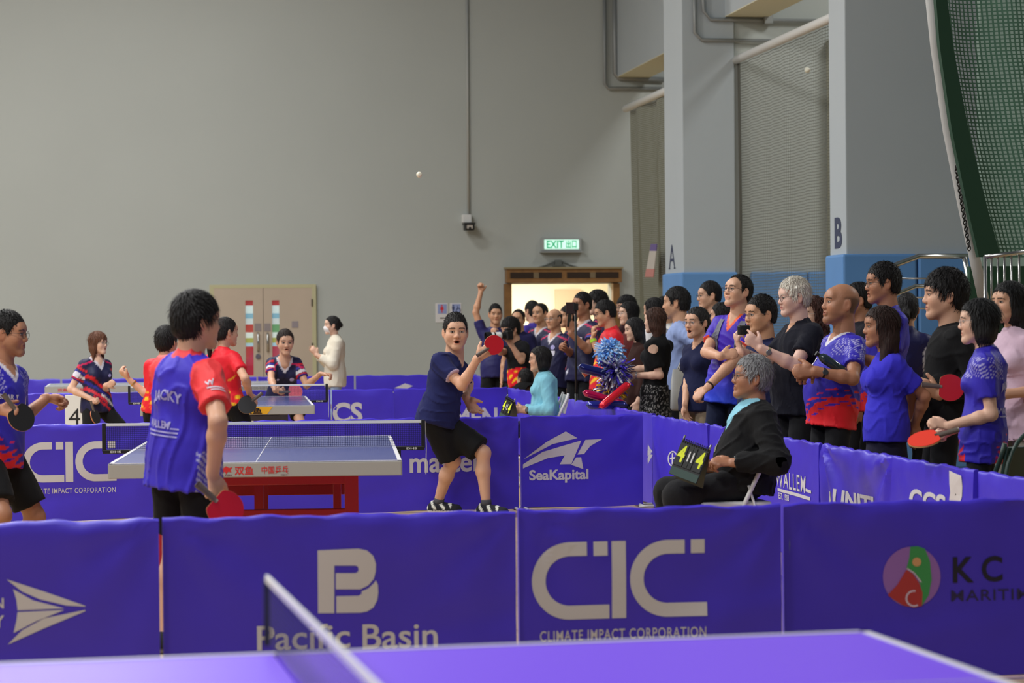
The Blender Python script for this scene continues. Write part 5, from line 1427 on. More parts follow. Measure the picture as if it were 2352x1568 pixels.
flat_obj('lettering', fit(text2d('双鱼 中国乒乓', 1, 0.02), ua, ub, 0.700, 0.738), m_redp, tc_, lambda u, v: (-1.525 / 2 - 0.0045, -u, v))
# nearest table: long side across the picture
c1 = hit(1990, 1449, 2, 0.76); ang = R_(2.9); u_ = np.array([math.cos(ang), math.sin(ang), 0]); n_ = np.array([-u_[1], u_[0], 0])
cc_ = c1 - u_ * 1.37 - n_ * 0.7625
t0b = tennis_table((cc_[0], cc_[1]), ang + R_(90), 'violet table out of focus in the foreground', mat('table_violet', rgb(128, 84, 246), 0.35, spec=0.4), prints=None)
for o in list(t0b.children):
    if o.name.split('.')[0] in ('net_cord', 'post_lettering', 'net_post', 'clamp') and o.name.split('.')[0] != 'clamp':
        bpy.data.objects.remove(o)
MB().box((0.921, 0, 0.83), (0.012, 0.014, 0.15), bev=0.003).build('net_post', mat('navy_plastic', rgb(28, 32, 70), 0.5), t0b)
MB().box((-0.921, 0, 0.83), (0.012, 0.014, 0.15), bev=0.003).build('net_post', mat('navy_plastic'), t0b)
# ------------------------------------------------------------------ clothing patterns
NAVY, RED, BLUE = rgb(30, 30, 68), rgb(226, 34, 44), rgb(50, 40, 176)
PURP = rgb(58, 34, 158)
def setc(c, m, col): c[m] = np.array(col)
def base(q, col): return np.tile(np.array(col), (len(q), 1))
def neckring(c, q, col, r=0.086, z=0.485):
    setc(c, (np.hypot(q[:, 0], q[:, 1] + 0.01) < r) & (q[:, 2] > z), col)
def vneck(c, q, skin, bandc, z0=0.415, k=1.5, w=0.022):
    vv = (q[:, 2] - z0) - np.abs(q[:, 0]) * k; fr = q[:, 1] > 0.0
    setc(c, fr & (np.abs(vv) < w) & (np.abs(q[:, 0]) < 0.085), bandc); setc(c, fr & (vv >= w) & (np.abs(q[:, 0]) < 0.07), skin)
def jag(q): return 0.02 * np.sin(q[:, 0] * 60 + q[:, 2] * 90) + 0.014 * np.sin(q[:, 2] * 210 + q[:, 0] * 40) + 0.012 * np.sin(q[:, 1] * 75 + q[:, 2] * 130)
def wallem(redside=0, dots=True, vn=None):
    def f(q, sl, sd):
        c = base(q, BLUE); j = jag(q)
        setc(c, (q[:, 2] < -0.02 + 0.14 * redside * q[:, 0] * 4 + 2.2 * j) & (q[:, 2] > -0.14) & (q[:, 0] * redside > -0.13) & (sl < 0), RED)
        if dots:
            a = np.sin(q[:, 0] * 260) * np.sin((q[:, 2] + 0.6 * q[:, 1]) * 260)
            setc(c, (a > 0.35) & (np.abs(q[:, 0]) > 0.075) & (q[:, 2] > 0.345 + 0.12 * np.sin(q[:, 0] * 9) ** 2 * 0.3) & (q[:, 2] < 0.5), rgb(170, 165, 220))
        neckring(c, q, BLUE)
        if vn: vneck(c, q, SKIN[vn], rgb(216, 212, 224), 0.44, 1.3, 0.018)
        return c
    return f
def navyj(mir=1, vn=True, skin='asian', trim=rgb(210, 205, 215), loud=0):
    def f(q, sl, sd):
        c = base(q, NAVY); x = q[:, 0] * mir; s = q[:, 2] + 0.75 * x; fr = (q[:, 1] > -0.03) & (sl < 0)
        full = ((0.20, 0.235, rgb(206, 30, 44), -0.2, 0.15), (0.145, 0.175, rgb(40, 40, 150), -0.2, 0.1), (0.10, 0.14, rgb(220, 216, 224), -0.02, 0.2), (0.07, 0.11, rgb(214, 40, 60), -0.2, 0.05), (0.02, 0.05, rgb(206, 30, 44), -0.1, 0.2))
        for lo, hi, col, xa, xb in (full if loud == 2 else ((0.085, 0.105, rgb(214, 44, 60), -0.18, 0.04), (0.085, 0.105, rgb(226, 190, 200), 0.04, 0.15)) if loud == 1 else ((0.02, 0.06, rgb(200, 200, 214), 0.04, 0.09), (0.10, 0.13, rgb(190, 40, 60), 0.10, 0.16))):
            setc(c, fr & (s > lo) & (s < hi) & (x > xa) & (x < xb), col)
        for lo, hi, col in () if not loud else ((0.12, 0.20, rgb(206, 36, 50)), (0.26, 0.33, rgb(46, 44, 150)), (0.38, 0.50, rgb(214, 212, 220)), (0.52, 0.58, rgb(206, 36, 50)), (0.59, 0.66, rgb(52, 46, 160))):
            setc(c, (sl > lo) & (sl < hi), col)
        setc(c, (np.abs(q[:, 2] + 0.35 * np.abs(q[:, 0]) - 0.525) < 0.008) & (np.abs(q[:, 0]) > 0.05) & (q[:, 2] > 0.40), rgb(206, 30, 90))
        if not loud: setc(c, (sl > 0.50) & (sl < 0.55), rgb(70, 60, 190)); setc(c, (sl > 0.42) & (sl < 0.46), rgb(206, 40, 70))
        if vn: vneck(c, q, SKIN[skin], trim)
        return c
    return f
def dragon(q, sl, sd):
    c = base(q, rgb(226, 30, 46)); n = np.sin(q[:, 0] * 48 + 3 * np.sin(q[:, 2] * 30)) + np.sin(q[:, 2] * 62 + q[:, 0] * 25 + q[:, 1] * 30) + 0.7 * np.sin(q[:, 1] * 60 - q[:, 2] * 40)
    setc(c, (n > 1.0 + 8 * np.maximum(q[:, 2] - 0.06, 0)) & (sl < 0), rgb(244, 196, 40)); setc(c, (np.abs(n - 0.85 - 8 * np.maximum(q[:, 2] - 0.06, 0)) < 0.16) & (sl < 0), rgb(240, 110, 36))
    ln = np.abs(q[:, 2] - 0.22 - 0.5 * q[:, 0] - 0.02 * np.sin(q[:, 0] * 40)); setc(c, (ln < 0.007) & (sl < 0), rgb(240, 170, 50))
    return c
def jacity(q, sl, sd):
    c = base(q, rgb(60, 46, 190)); a = np.abs(q[:, 0])
    rd = (sl > -0.5) | ((a > 0.115 + 0.25 * np.maximum(0.47 - q[:, 2], 0)) & (q[:, 2] > 0.33))
    setc(c, rd & (q[:, 2] > 0.12), rgb(238, 62, 66))
    setc(c, (sl > 0.55) & (q[:, 1] > 0.04 - 0.1 * (sl - 0.55)), rgb(56, 44, 190))
    neckring(c, q, rgb(230, 60, 66), 0.074, 0.50)
    st = (np.sin((q[:, 2] * 1.0 + q[:, 1]) * 190) > 0.1)
    setc(c, st & (q[:, 0] > 0.10) & (q[:, 2] < 0.06) & (np.abs(q[:, 1]) < 0.075) & (sl < 0), rgb(170, 172, 214))
    return c
def polo(col, trim=None, hem=None):
    def f(q, sl, sd):
        c = base(q, col)
        if trim is not None: setc(c, (sl > 0.598), trim)
        setc(c, (np.abs(q[:, 0]) < 0.004) & (q[:, 1] > 0) & (q[:, 2] > 0.34), np.array(col) * 0.5)
        vneck(c, q, SKIN['asian'], col, 0.455, 1.8, 0.0)
        return c
    return f
def fadepolo(q, sl, sd):
    c = base(q, rgb(66, 36, 178)); t = np.clip((0.16 - q[:, 2]) / 0.25, 0, 1)[:, None]; c = c * (1 - t) + np.array(rgb(44, 70, 214)) * t
    setc(c, sl > 0.60, rgb(238, 84, 66)); vv = (q[:, 2] - 0.40) - np.abs(q[:, 0]) * 2.2; fr = q[:, 1] > 0
    setc(c, fr & (vv > 0) & (np.abs(q[:, 0]) < 0.06), rgb(244, 104, 50)); setc(c, fr & (vv > 0.045), SKIN['asian'])
    return c
def speck(q, sl, sd):
    c = base(q, (0.012, 0.012, 0.013)); n = np.sin(q[:, 0] * 310 + 5 * np.sin(q[:, 2] * 90)) * np.sin(q[:, 2] * 270 + 4 * np.sin(q[:, 0] * 120)) * np.sin(q[:, 1] * 290 + q[:, 2] * 60)
    setc(c, n > 0.22, (0.30, 0.29, 0.28)); return c
def photog(q, sl, sd):
    c = base(q, (0.010, 0.010, 0.012)); d = dragon(q, sl, sd); m = (q[:, 2] < 0.16) & (sl < 0) & (q[:, 1] > 0.02); c[m] = d[m]; return c
def cardigan(q, sl, sd):
    c = base(q, rgb(150, 140, 206)); setc(c, (np.abs(q[:, 0]) < 0.055) & (q[:, 1] > 0) & (sl < 0), rgb(226, 220, 220)); neckring(c, q, rgb(226, 220, 220), 0.08); return c
def vsweater(q, sl, sd):
    c = base(q, (0.010, 0.010, 0.011)); vv = (q[:, 2] - 0.33) - np.abs(q[:, 0]) * 2.6; setc(c, (q[:, 1] > 0) & (vv > 0) & (np.abs(q[:, 0]) < 0.08), rgb(140, 200, 220)); return c
def navywhite(q, sl, sd):
    c = base(q, rgb(34, 34, 84)); setc(c, (sl > -0.5), rgb(226, 226, 232)); return c
def coldshoulder(q, sl, sd): return base(q, (0.008, 0.008, 0.009))
BLK = dict(kind='pants', paint=plain((0.012, 0.012, 0.014)))
SHORT = dict(kind='shorts', paint=plain((0.010, 0.010, 0.011)), vox=0.0145)
JEANS = dict(kind='pants', paint=plain(rgb(30, 36, 60)))
GREY = rgb(112, 112, 112)
DARK = (0.02, 0.018, 0.018)
BR = rgb(74, 48, 38)
PONY = [('cone', (0, -0.105, 0.0), (-0.02, -0.150, -0.05), 0.026, 0.036), ('cone', (-0.02, -0.150, -0.05), (-0.03, -0.150, -0.22), 0.038, 0.012)]
BUN = [('ell', (0, -0.120, 0.005), (0.036, 0.032, 0.036))]
# a fringe of spectators and players; every pixel position below is where the photo shows the joint
def arm(x, y, dd=0.0, curl=28, **k): return dict(to=(x, y, dd), curl=curl, **k)

# ---- players on the left
P1 = person('man at the left edge in a blue and red jersey holding a bat', 20, 712, 13.0, 118, H=1.70, look=98, pitch=-2, bx=-14, by=1035, skin='tan', hair=('crew', BLACK), specs=((0.03, 0.03, 0.03), 'round'), stubble=0.25,
    top=dict(paint=wallem(1, vn='tan'), jersey=True, len=-0.09), bottom=SHORT, vox=0.007, R=arm(-4, 940, -0.25, 75, hd=(0.8, -0.1, -0.3), hn=(0.1, -0.4, 0.9)), L=arm(108, 914, 0.42, 70, hd=(0.9, -0.25, 0.2), hn=(-0.2, -0.6, -0.6), vpole=(-0.2, -1, 0.3)), feet={1: (-40, 1330, -0.2), -1: (20, 1330, 0.25)}, hvox=0.004)
P2 = person('woman with brown hair and glasses in a navy striped jersey, bat lowered', 226, 760, 23.0, 138, H=1.58, look=118, bx=222, by=935, fem=True, bust=0.9, hair=('bang', rgb(98, 62, 44)), hairextra=[('cone', (-0.07, -0.01, -0.06), (-0.075, 0.005, -0.2), 0.03, 0.012), ('cone', (0.07, -0.02, -0.06), (0.08, -0.01, -0.2), 0.028, 0.01)], specs=((0.2, 0.15, 0.12), 'round'), skin='fair',
    top=dict(paint=navyj(-1, True, 'fair', loud=2), jersey=True, len=-0.06), bottom=dict(SHORT, len=0.72), vox=0.008, R=arm(208, 915, -0.15, 70, vpole=(-1, 0, 0.2), hn=(0.6, 0, -0.6)), L=arm(243, 885, -0.15, 70, hd=(0.8, 0.3, -0.2), hn=(-0.3, 0, 0.8)), feet={1: (185, 1080, 0), -1: (275, 1080, 0.1)})
P3 = person('short-haired player in a red jersey seen from behind, left hand raised', 383, 746, 19.9, 22, H=1.60, bx=368, hair=('crop', BLACK), fem=True, bust=0.5, headscale=1.14, top=dict(paint=dragon, jersey=True, len=-0.04), bottom=SHORT, L=arm(297, 872, 0.0, 45, vpole=(-0.3, -1, 0), hd=(-0.6, 0.6, 0), hn=(0.6, 0.3, 0.4)), R=arm(430, 940, 0.3))
P5 = person('woman with a ponytail in a red and yellow jersey seen from behind', 520, 728, 19.6, 38, H=1.63, look=55, bx=527, fem=True, bust=0.6, hair=('tied', (0.012, 0.010, 0.010)), hairextra=PONY, headscale=1.06, top=dict(paint=dragon, jersey=True, len=0.0), bottom=SHORT, R=arm(574, 905, -0.1, 60, vpole=(0.4, -0.6, -0.6), hd=(0.4, -0.7, 0.2)), L=arm(480, 930, 0.3))
P6 = person('woman leaning forward in a navy jersey behind the yellow-labelled table', 655, 755, 24.2, 168, H=1.64, bx=648, by=912, bd=0.30, fem=True, bust=0.8, look=165, pitch=-8, headscale=1.14, hair=('tied', rgb(40, 28, 24)), top=dict(paint=navyj(-1, loud=1), jersey=True), bottom=dict(SHORT, len=0.7), vox=0.008, mouth=0.15,
    L=arm(737, 858, -0.1, 50, vpole=(0.3, -0.8, -0.3), hd=(0.95, -0.1, -0.1), hn=(0, -1, -0.2)), R=arm(632, 897, -0.35, 75, hd=(0.7, -0.1, -0.5), hn=(0.3, 0.4, 0.8), vpole=(-0.8, -0.6, 0)), feet={1: (600, 1050, 0.1), -1: (690, 1050, 0.2)})
P7 = person('woman in a white face mask and white blouse clapping by the wall', 762, 725, 28.2, -105, H=1.58, bx=770, fem=True, bust=0.7, hair=('tied', DARK), hairextra=BUN, skin='fair', top=dict(paint=plain(rgb(226, 218, 200)), sleeve=1.75, t=0.022), bottom=dict(kind='pants', paint=plain(rgb(150, 168, 196))), L=arm(728, 815, -0.1, 20, hd=(-0.5, 0.7, 0), hn=(0, 0, 1)), R=arm(726, 815, 0.05, 20, hd=(-0.5, 0.7, 0), hn=(0, 0, -1)))
Wm = lambda o, p: o['Lc'] + o['Rh'] @ (np.array(p) * o['Sh'])
mk = []
for j, (z, w, y) in enumerate(((-0.012, 0.030, 0.106), (-0.030, 0.050, 0.118), (-0.055, 0.054, 0.112), (-0.085, 0.044, 0.098), (-0.108, 0.026, 0.080))):
    for i in range(7):
        t = (i - 3) / 3; mk.append(Wm(P7, (t * (w + 0.012), y - 0.055 * abs(t) ** 2, z)))
MB().add(mk, [(j * 7 + i, j * 7 + i + 1, j * 7 + 8 + i, j * 7 + 7 + i) for j in range(4) for i in range(6)]).build('face_mask', mat('mask_white', rgb(228, 226, 228), 0.8), P7['root'], True)
P4 = person('player in a blue and red jersey seen from behind beside the near barrier', 453, 666, 10.45, 42, H=1.70, look=55, bx=424, by=1052, hair=('mop', BLACK), specs=((0.05, 0.03, 0.03), 'rect'), top=dict(paint=jacity, jersey=True, len=-0.155, flare=0.01, sleeve=0.66, fold=0.010), bottom=SHORT, vox=0.006, hvox=0.0036, shoulder=1.0,
    R=arm(489, 1088, -0.24, [25, 55, 70, 75], vpole=(0.3, 0.1, -0.9), hd=(0.15, -1, 0), hn=(-0.6, 0, 0.7)), L=arm(400, 1060, 0.25, vpole=(0.3, -0.2, 1)), feet={1: (455, 1510, 0.0), -1: (385, 1510, 0.2)})
# ---- the serving player
P8 = person('player in a navy polo and black shorts lunging with a red bat raised', 1046, 717, 18.0, 128, H=1.71, look=172, chest=122, bx=1004, by=962, hair=('crew', (0.012, 0.010, 0.010)), mouth=0.5, collar=NAVY, top=dict(paint=polo(rgb(34, 38, 84), rgb(196, 176, 200)), len=-0.055, fold=0.009), bottom=dict(SHORT, len=0.90, wide=1.8, legvox=0.009), vox=0.0065, hvox=0.0036, eye=1.1, headscale=1.14,
    R=arm(1097, 823, -0.30, 80, vpole=(0.5, -0.9, -0.4), hd=(0.75, 0.6, 0.0), hn=(0.3, 0.2, 0.9), vox=0.0045), L=arm(1070, 912, 0.20, [18, 25, 32, 40], vpole=(0.2, -0.5, 0.9), hd=(0.5, -0.8, -0.1), hn=(0.4, 0.2, -0.9), vox=0.0045),
    feet={1: (1006, 1150, 0.25, 0.09, (0.9, 0, -0.3)), -1: (1117, 1150, -0.05, 0.09, (0.85, 0, -0.5)), 'pole': {1: (1.0, 0.2, -0.2), -1: (1.0, 0.2, -0.3)}}, shoe=dict(col=rgb(40, 42, 48), sole=rgb(226, 226, 222), accent=rgb(214, 216, 206), sock=True, vox=0.009))
# ---- crowd, far to near
def crowd(lab, hx, hy, d, face, top, **k):
    k.setdefault('vox', 0.010); k.setdefault('bottom', BLK)
    if d < 10: d = d / (math.sin(YAW) + (k.get('bx', hx) - 1176) / F_PX * math.cos(YAW))      # distance from the side barrier line instead of depth
    return person(lab, hx, hy, d, face, top=top, group='spectators along the side barriers', **k)
NJ = lambda **k: dict(paint=navyj(**k), jersey=True)
C9 = crowd('man in navy raising one arm straight up beside the bright opening', 1138, 697, 29.2, 172, dict(paint=plain(rgb(40, 38, 96)), jersey=True), hair=('crew', BLACK), skin='warm', R=arm(1104, 672, 0.05, 70, vpole=(-1, 0.2, 0), hd=(0, 1, 0), hn=(0, 0, -1)), bottom=SHORT)
C11 = crowd('man with thinning hair and dark collar behind the photographer', 1190, 710, 28.5, -160, dict(paint=plain(rgb(34, 32, 70))), hair=('recede', BLACK), skin='warm')
C12 = crowd('dark-haired person in purple seen from behind before the opening', 1221, 690, 30.4, -40, dict(paint=plain(rgb(64, 50, 150)), jersey=True), hair=('short', BLACK))
C13 = crowd('man with a high forehead in a navy jersey before the bright opening', 1240, 696, 4.9, -140, NJ(skin='warm'), hair=('recede', BLACK), skin='warm')
C10 = crowd('photographer in black aiming a long white lens', 1172, 727, 27.75, -122, dict(paint=photog), H=1.64, pitch=-14, bx=1196, hair=('mop', BLACK), headscale=1.12, R=arm(1140, 778, -0.25, 60, hd=(-0.3, 0.8, 0), hn=(0.6, 0.3, 0.6), vpole=(-0.4, -1, -0.2)), L=arm(1172, 788, -0.3, 60, hd=(-0.5, 0.8, 0), hn=(-0.2, 0.3, 0.8), vpole=(0.5, -1, -0.2)))
C10b = crowd('person in black crouching low next to the photographer', 1205, 846, 26.98, -35, dict(paint=plain((0.008, 0.008, 0.009)), sleeve=1.6), H=1.62, bx=1206, by=905, hair=('short', BLACK), feet={1: (1215, 1030, 0.12), -1: (1196, 1030, -0.12)})
C14 = crowd('balding man with glasses in a navy jersey with white collar', 1272, 709, 4.6, -138, NJ(skin='warm'), hair=('bald', rgb(50, 48, 48)), skin='warm', specs=((0.5, 0.5, 0.5), 'rect'), vox=0.008, belly=0.4, L=arm(1283, 875, -0.1), R=arm(1248, 878, -0.1))
C15 = crowd('man in a navy jersey left of the tripod pole', 1304, 700, 4.85, -108, NJ(vn=False), hair=('short', BLACK), skin='warm', L=arm(1300, 905, -0.2))
C16 = crowd('tall man in a navy jersey holding up a phone behind the tripod', 1336, 670, 4.75, -128, NJ(), hair=('crew', BLACK), skin='tan', specs=((0.03, 0.03, 0.03), 'rect'), L=arm(1311, 765, -0.35, 50, hd=(0, 1, 0), hn=(0, 0.2, 1), vpole=(0.3, -1, -0.2)), R=arm(1296, 800, -0.2, 50))
C17 = crowd('man with thick black hair in navy right of the tripod', 1370, 665, 5.05, -100, NJ(vn=False), hair=('mop', BLACK), skin='fair')
C19 = crowd('man with glasses behind the man in red', 1437, 677, 5.4, -112, dict(paint=plain(rgb(60, 30, 34))), hair=('mop', BLACK), specs=((0.3, 0.3, 0.3), 'rect'))
C18 = crowd('man in a red jersey with glasses covering his mouth with a hand', 1389, 688, 4.62, -98, dict(paint=dragon, jersey=True), pitch=-12, hair=('short', BLACK), specs=((0.01, 0.01, 0.01), 'rect'), skin='warm', L=arm(1361, 778, -0.15, 35, hd=(0.05, 1, 0), hn=(0.9, 0, 0.2), vpole=(-0.3, -1, -0.3), vox=0.005), R=arm(1360, 850, 0.1), vox=0.008)
C20 = crowd('woman with chin-length hair and glasses behind the pompoms', 1443, 692, 5.0, -106, dict(paint=plain(rgb(92, 40, 40))), fem=True, hair=('bob', BLACK), specs=((0.6, 0.6, 0.6), 'round'), skin='fair')
C21 = crowd('short woman in a dark top just right of the pompoms', 1456, 729, 4.6, -100, dict(paint=plain(rgb(52, 30, 26)), sleeve=1.8), fem=True, hair=('long', (0.012, 0.011, 0.012)), skin='fair', pitch=-8)
C23 = crowd('person with black hair directly behind the woman in the black top', 1500, 683, 5.05, -55, dict(paint=plain(rgb(222, 220, 222))), fem=True, hair=('bob', BLACK))
C24 = crowd('man glimpsed left of the man in the pale blue shirt', 1524, 680, 5.5, -100, dict(paint=plain(rgb(210, 208, 206))), hair=('short', BLACK), skin='warm')
C25 = crowd('man in a pale blue business shirt with spiky black hair', 1552, 658, 5.0, -78, dict(paint=plain(rgb(150, 168, 214)), sleeve=1.8, t=0.018, fold=0.012), hair=('short', BLACK), hairrough=0.004, headscale=1.1, skin='warm', L=arm(1570, 836, -0.42, 70, hd=(0, -1, 0)))
C22 = crowd('woman with straight brown hair in a black off-shoulder top and patterned skirt', 1503, 705, 4.52, -52, dict(paint=coldshoulder, sleeve=0.75, t=0.010, len=0.03), look=-60, fem=True, bust=0.7, hair=('bob', rgb(62, 38, 28)), hairextra=[('cone', (0.03, -0.05, -0.08), (0.04, -0.06, -0.17), 0.055, 0.04), ('cone', (-0.03, -0.05, -0.08), (-0.04, -0.05, -0.17), 0.055, 0.04)], bottom=dict(kind='skirt', paint=speck, vox=0.010, flare=0.02), vox=0.008, skin='fair', L=arm(1456, 862, -0.05, 60, hd=(-0.7, -0.6, 0), hn=(0.2, -0.4, 0.8), vpole=(0.7, -0.7, -0.2), vox=0.005), R=arm(1425, 856, 0.15, 60, hd=(-0.9, 0.2, 0), hn=(0, -0.4, 0.8)))
C26 = crowd('man with glasses and short hair against the blue padding', 1628, 645, 5.5, -102, dict(paint=plain(rgb(46, 48, 60))), hair=('crew', BLACK), specs=((0.05, 0.05, 0.05), 'rect'))
C29 = crowd('dark head glimpsed behind the man in the purple polo', 1656, 694, 5.05, -75, dict(paint=plain(rgb(30, 30, 34))), fem=True, hair=('bob', BLACK))
C27 = crowd('woman with glasses and open mouth in a navy polo', 1600, 704, 4.5, -132, dict(paint=polo(rgb(30, 34, 66))), fem=True, bust=0.8, hair=('tied', DARK), hairextra=[('ell', (0, -0.09, -0.03), (0.06, 0.05, 0.06))], specs=((0.35, 0.3, 0.3), 'round'), skin='asian', headscale=1.14, mouth=0.9, collar=rgb(30, 34, 66), vox=0.008, hvox=0.0036, bottom=dict(kind='pants', paint=plain(rgb(150, 134, 112))), R=arm(1573, 930, -0.15, hd=(0.1, -1, 0)), L=arm(1628, 925, -0.1, hd=(-0.1, -1, 0)))
C30 = crowd('man with glasses and a shaved side part behind the compact camera', 1746, 676, 4.5, -116, dict(paint=plain(rgb(30, 34, 70))), hair=('crew', BLACK), specs=((0.25, 0.2, 0.2), 'rect'), skin='warm', jaw=1.12, bulk=1.08, headscale=1.16, collar=rgb(24, 26, 52), hvox=0.0038)
C28 = crowd('man with glasses in a violet polo with orange collar trim', 1694, 629, 4.52, -142, dict(paint=fadepolo, jersey=True, len=-0.11), look=-126, pitch=13, bx=1676, hair=('recede', (0.012, 0.011, 0.011)), specs=((0.08, 0.05, 0.05), 'rect'), skin='asian', collar=rgb(60, 34, 160), vox=0.0065, hvox=0.0034, bottom=JEANS, eye=0.8,
    R=arm(1655, 818, -0.32, 40, hd=(0.9, 0.15, 0.1), hn=(0.1, -0.3, 0.9), vpole=(-0.7, -0.8, -0.2), vox=0.0045), L=arm(1622, 893, -0.42, 55, hd=(-0.7, -0.6, 0), hn=(0.3, -0.6, 0.5), vpole=(0.9, 0.2, -0.2), vox=0.0045))
C31 = crowd('white-haired man with glasses in a black polo photographing with a compact camera', 1822, 635, 4.5, -112, dict(paint=polo(rgb(24, 25, 36)), len=-0.10), look=-106, pitch=-3, bx=1830, bulk=1.06, hair=('comb', rgb(208, 202, 190)), hairrough=0.003, specs=((0.06, 0.05, 0.05), 'round'), skin='pale', collar=rgb(20, 21, 30), vox=0.0065, hvox=0.0034, brow=0.5, belly=0.3, lips=rgb(190, 120, 110),
    L=arm(1748, 800, -0.30, [20, 45, 60, 65], hd=(-0.75, 0.65, 0.1), hn=(-0.3, 0.2, 0.9), vpole=(0.55, -0.85, -0.2), vox=0.0042), R=arm(1703, 806, -0.10, [30, 45, 55, 60], hd=(-0.35, 0.9, 0.0), hn=(0.9, 0.2, 0.1), vpole=(-0.1, -1, 0.1), vox=0.0042))
C32 = crowd('woman with curly brown hair, glasses and a lavender cardigan', 1866, 680, 4.9, -122, dict(paint=cardigan, sleeve=1.85), fem=True, bust=0.8, hair=('long', rgb(66, 40, 34)), hairrough=0.010, specs=((0.6, 0.55, 0.5), 'round'), skin='fair', headscale=1.12, hvox=0.0038, vox=0.008, lips=rgb(180, 70, 70), bottom=dict(kind='pants', paint=plain(rgb(90, 110, 160))))
C34 = crowd('man glimpsed between the bald man and the tall man', 1968, 648, 5.45, -95, dict(paint=plain(rgb(28, 28, 36))), hair=('short', BLACK), skin='tan')
C35 = crowd('tall man with glasses in a blue and red jersey, arms folded', 2026, 601, 5.0, -97, dict(paint=wallem(-1, False), jersey=True, len=-0.12), hair=('short', BLACK), specs=((0.02, 0.02, 0.02), 'rect'), skin='tan', mouth=0.25, vox=0.007, hvox=0.0036, L=arm(1950, 815, -0.18, 60, hd=(-0.3, 0.9, 0), hn=(0.8, 0, 0.3), vpole=(0.2, -1, -0.4)), R=arm(1955, 800, 0.1, 60))
C33 = crowd('bald man in a blue jersey with red brush marks, hands clasped', 1930, 651, 4.55, -112, dict(paint=wallem(-1, vn='tan'), jersey=True, len=-0.13), look=-104, pitch=8, bx=1914, belly=1.0, bulk=1.06, hair=None, shave=rgb(58, 44, 38), headscale=1.16, skin='tan', stubble=0.5, vox=0.006, hvox=0.0034, jaw=1.08,
    L=arm(1872, 852, -0.34, 60, hd=(-0.95, 0.0, 0.1), hn=(0.1, -0.2, 0.9), vpole=(0.8, -0.6, -0.3), vox=0.0045), R=arm(1862, 848, -0.20, 60, hd=(-0.5, -0.2, -0.6), hn=(0.3, -0.3, 0.7)))
C37 = crowd('person in navy and white seen from behind with hair tied', 2084, 672, 5.4, 10, dict(paint=navywhite, jersey=True), fem=True, hair=('tied', BLACK), hairextra=PONY)
C36 = crowd('woman with long brown hair in a bright blue t-shirt and dark pleated skirt', 2022, 702, 4.46, -97, dict(paint=plain(rgb(58, 52, 196)), len=-0.075, sleeve=0.70), bx=2036, fem=True, bust=1.1, bulk=1.1, headscale=1.12, hair=('long', rgb(46, 30, 26)), hairextra=[('cone', (-0.06, -0.03, -0.1), (-0.075, 0.02, -0.30), 0.045, 0.02)], skin='tan', vox=0.0065, hvox=0.0034, bottom=dict(kind='skirt', paint=plain(rgb(30, 28, 48)), len=0.5, fold=0.013, vox=0.012), L=arm(2101, 975, 0.05, 40, vpole=(0.8, 0, -0.5), hd=(0.3, -0.9, 0.2)), R=arm(2095, 980, 0.25))
C38 = crowd('young man in a black zipped jacket holding a red bat under his arm', 2168, 614, 4.9, -92, dict(paint=plain((0.009, 0.009, 0.010)), sleeve=1.85, t=0.024), hair=('mop', BLACK), headscale=1.16, skin='asian', collar=(0.010, 0.010, 0.011), vox=0.0075, hvox=0.0034, L=arm(2155, 905, -0.22, 60, hd=(-0.6, 0.3, -0.3), vpole=(0.8, -0.6, -0.3)), R=arm(2110, 900, 0.1, 60))
C40 = crowd('woman with long black hair in a pale pink top at the right edge', 2316, 645, 5.0, -118, dict(paint=plain(rgb(206, 178, 196)), sleeve=0.45), bx=2335, fem=True, bust=0.8, hair=('long', (0.010, 0.010, 0.011)), skin='asian', hvox=0.0038, vox=0.008, bottom=dict(kind='pants', paint=plain(rgb(150, 148, 136))), L=arm(2310, 905, -0.2, 50, hd=(-0.6, -0.3, 0)))
C39 = crowd('woman with short hair and glasses in a blue jersey holding a bat flat', 2246, 685, 4.5, -72, dict(paint=wallem(1), jersey=True, len=-0.13, sleeve=0.66), look=-84, bx=2258, fem=True, bust=0.6, headscale=1.08, hair=('bob', (0.012, 0.012, 0.013)), specs=((0.5, 0.42, 0.4), 'round'), skin='fair', vox=0.006, hvox=0.0034, L=arm(2178, 978, -0.12, 65, hd=(-0.85, 0.2, 0), hn=(0.2, -0.7, 0.6), vpole=(0.75, -0.7, -0.2), vox=0.0045), R=arm(2190, 985, 0.15, 60))
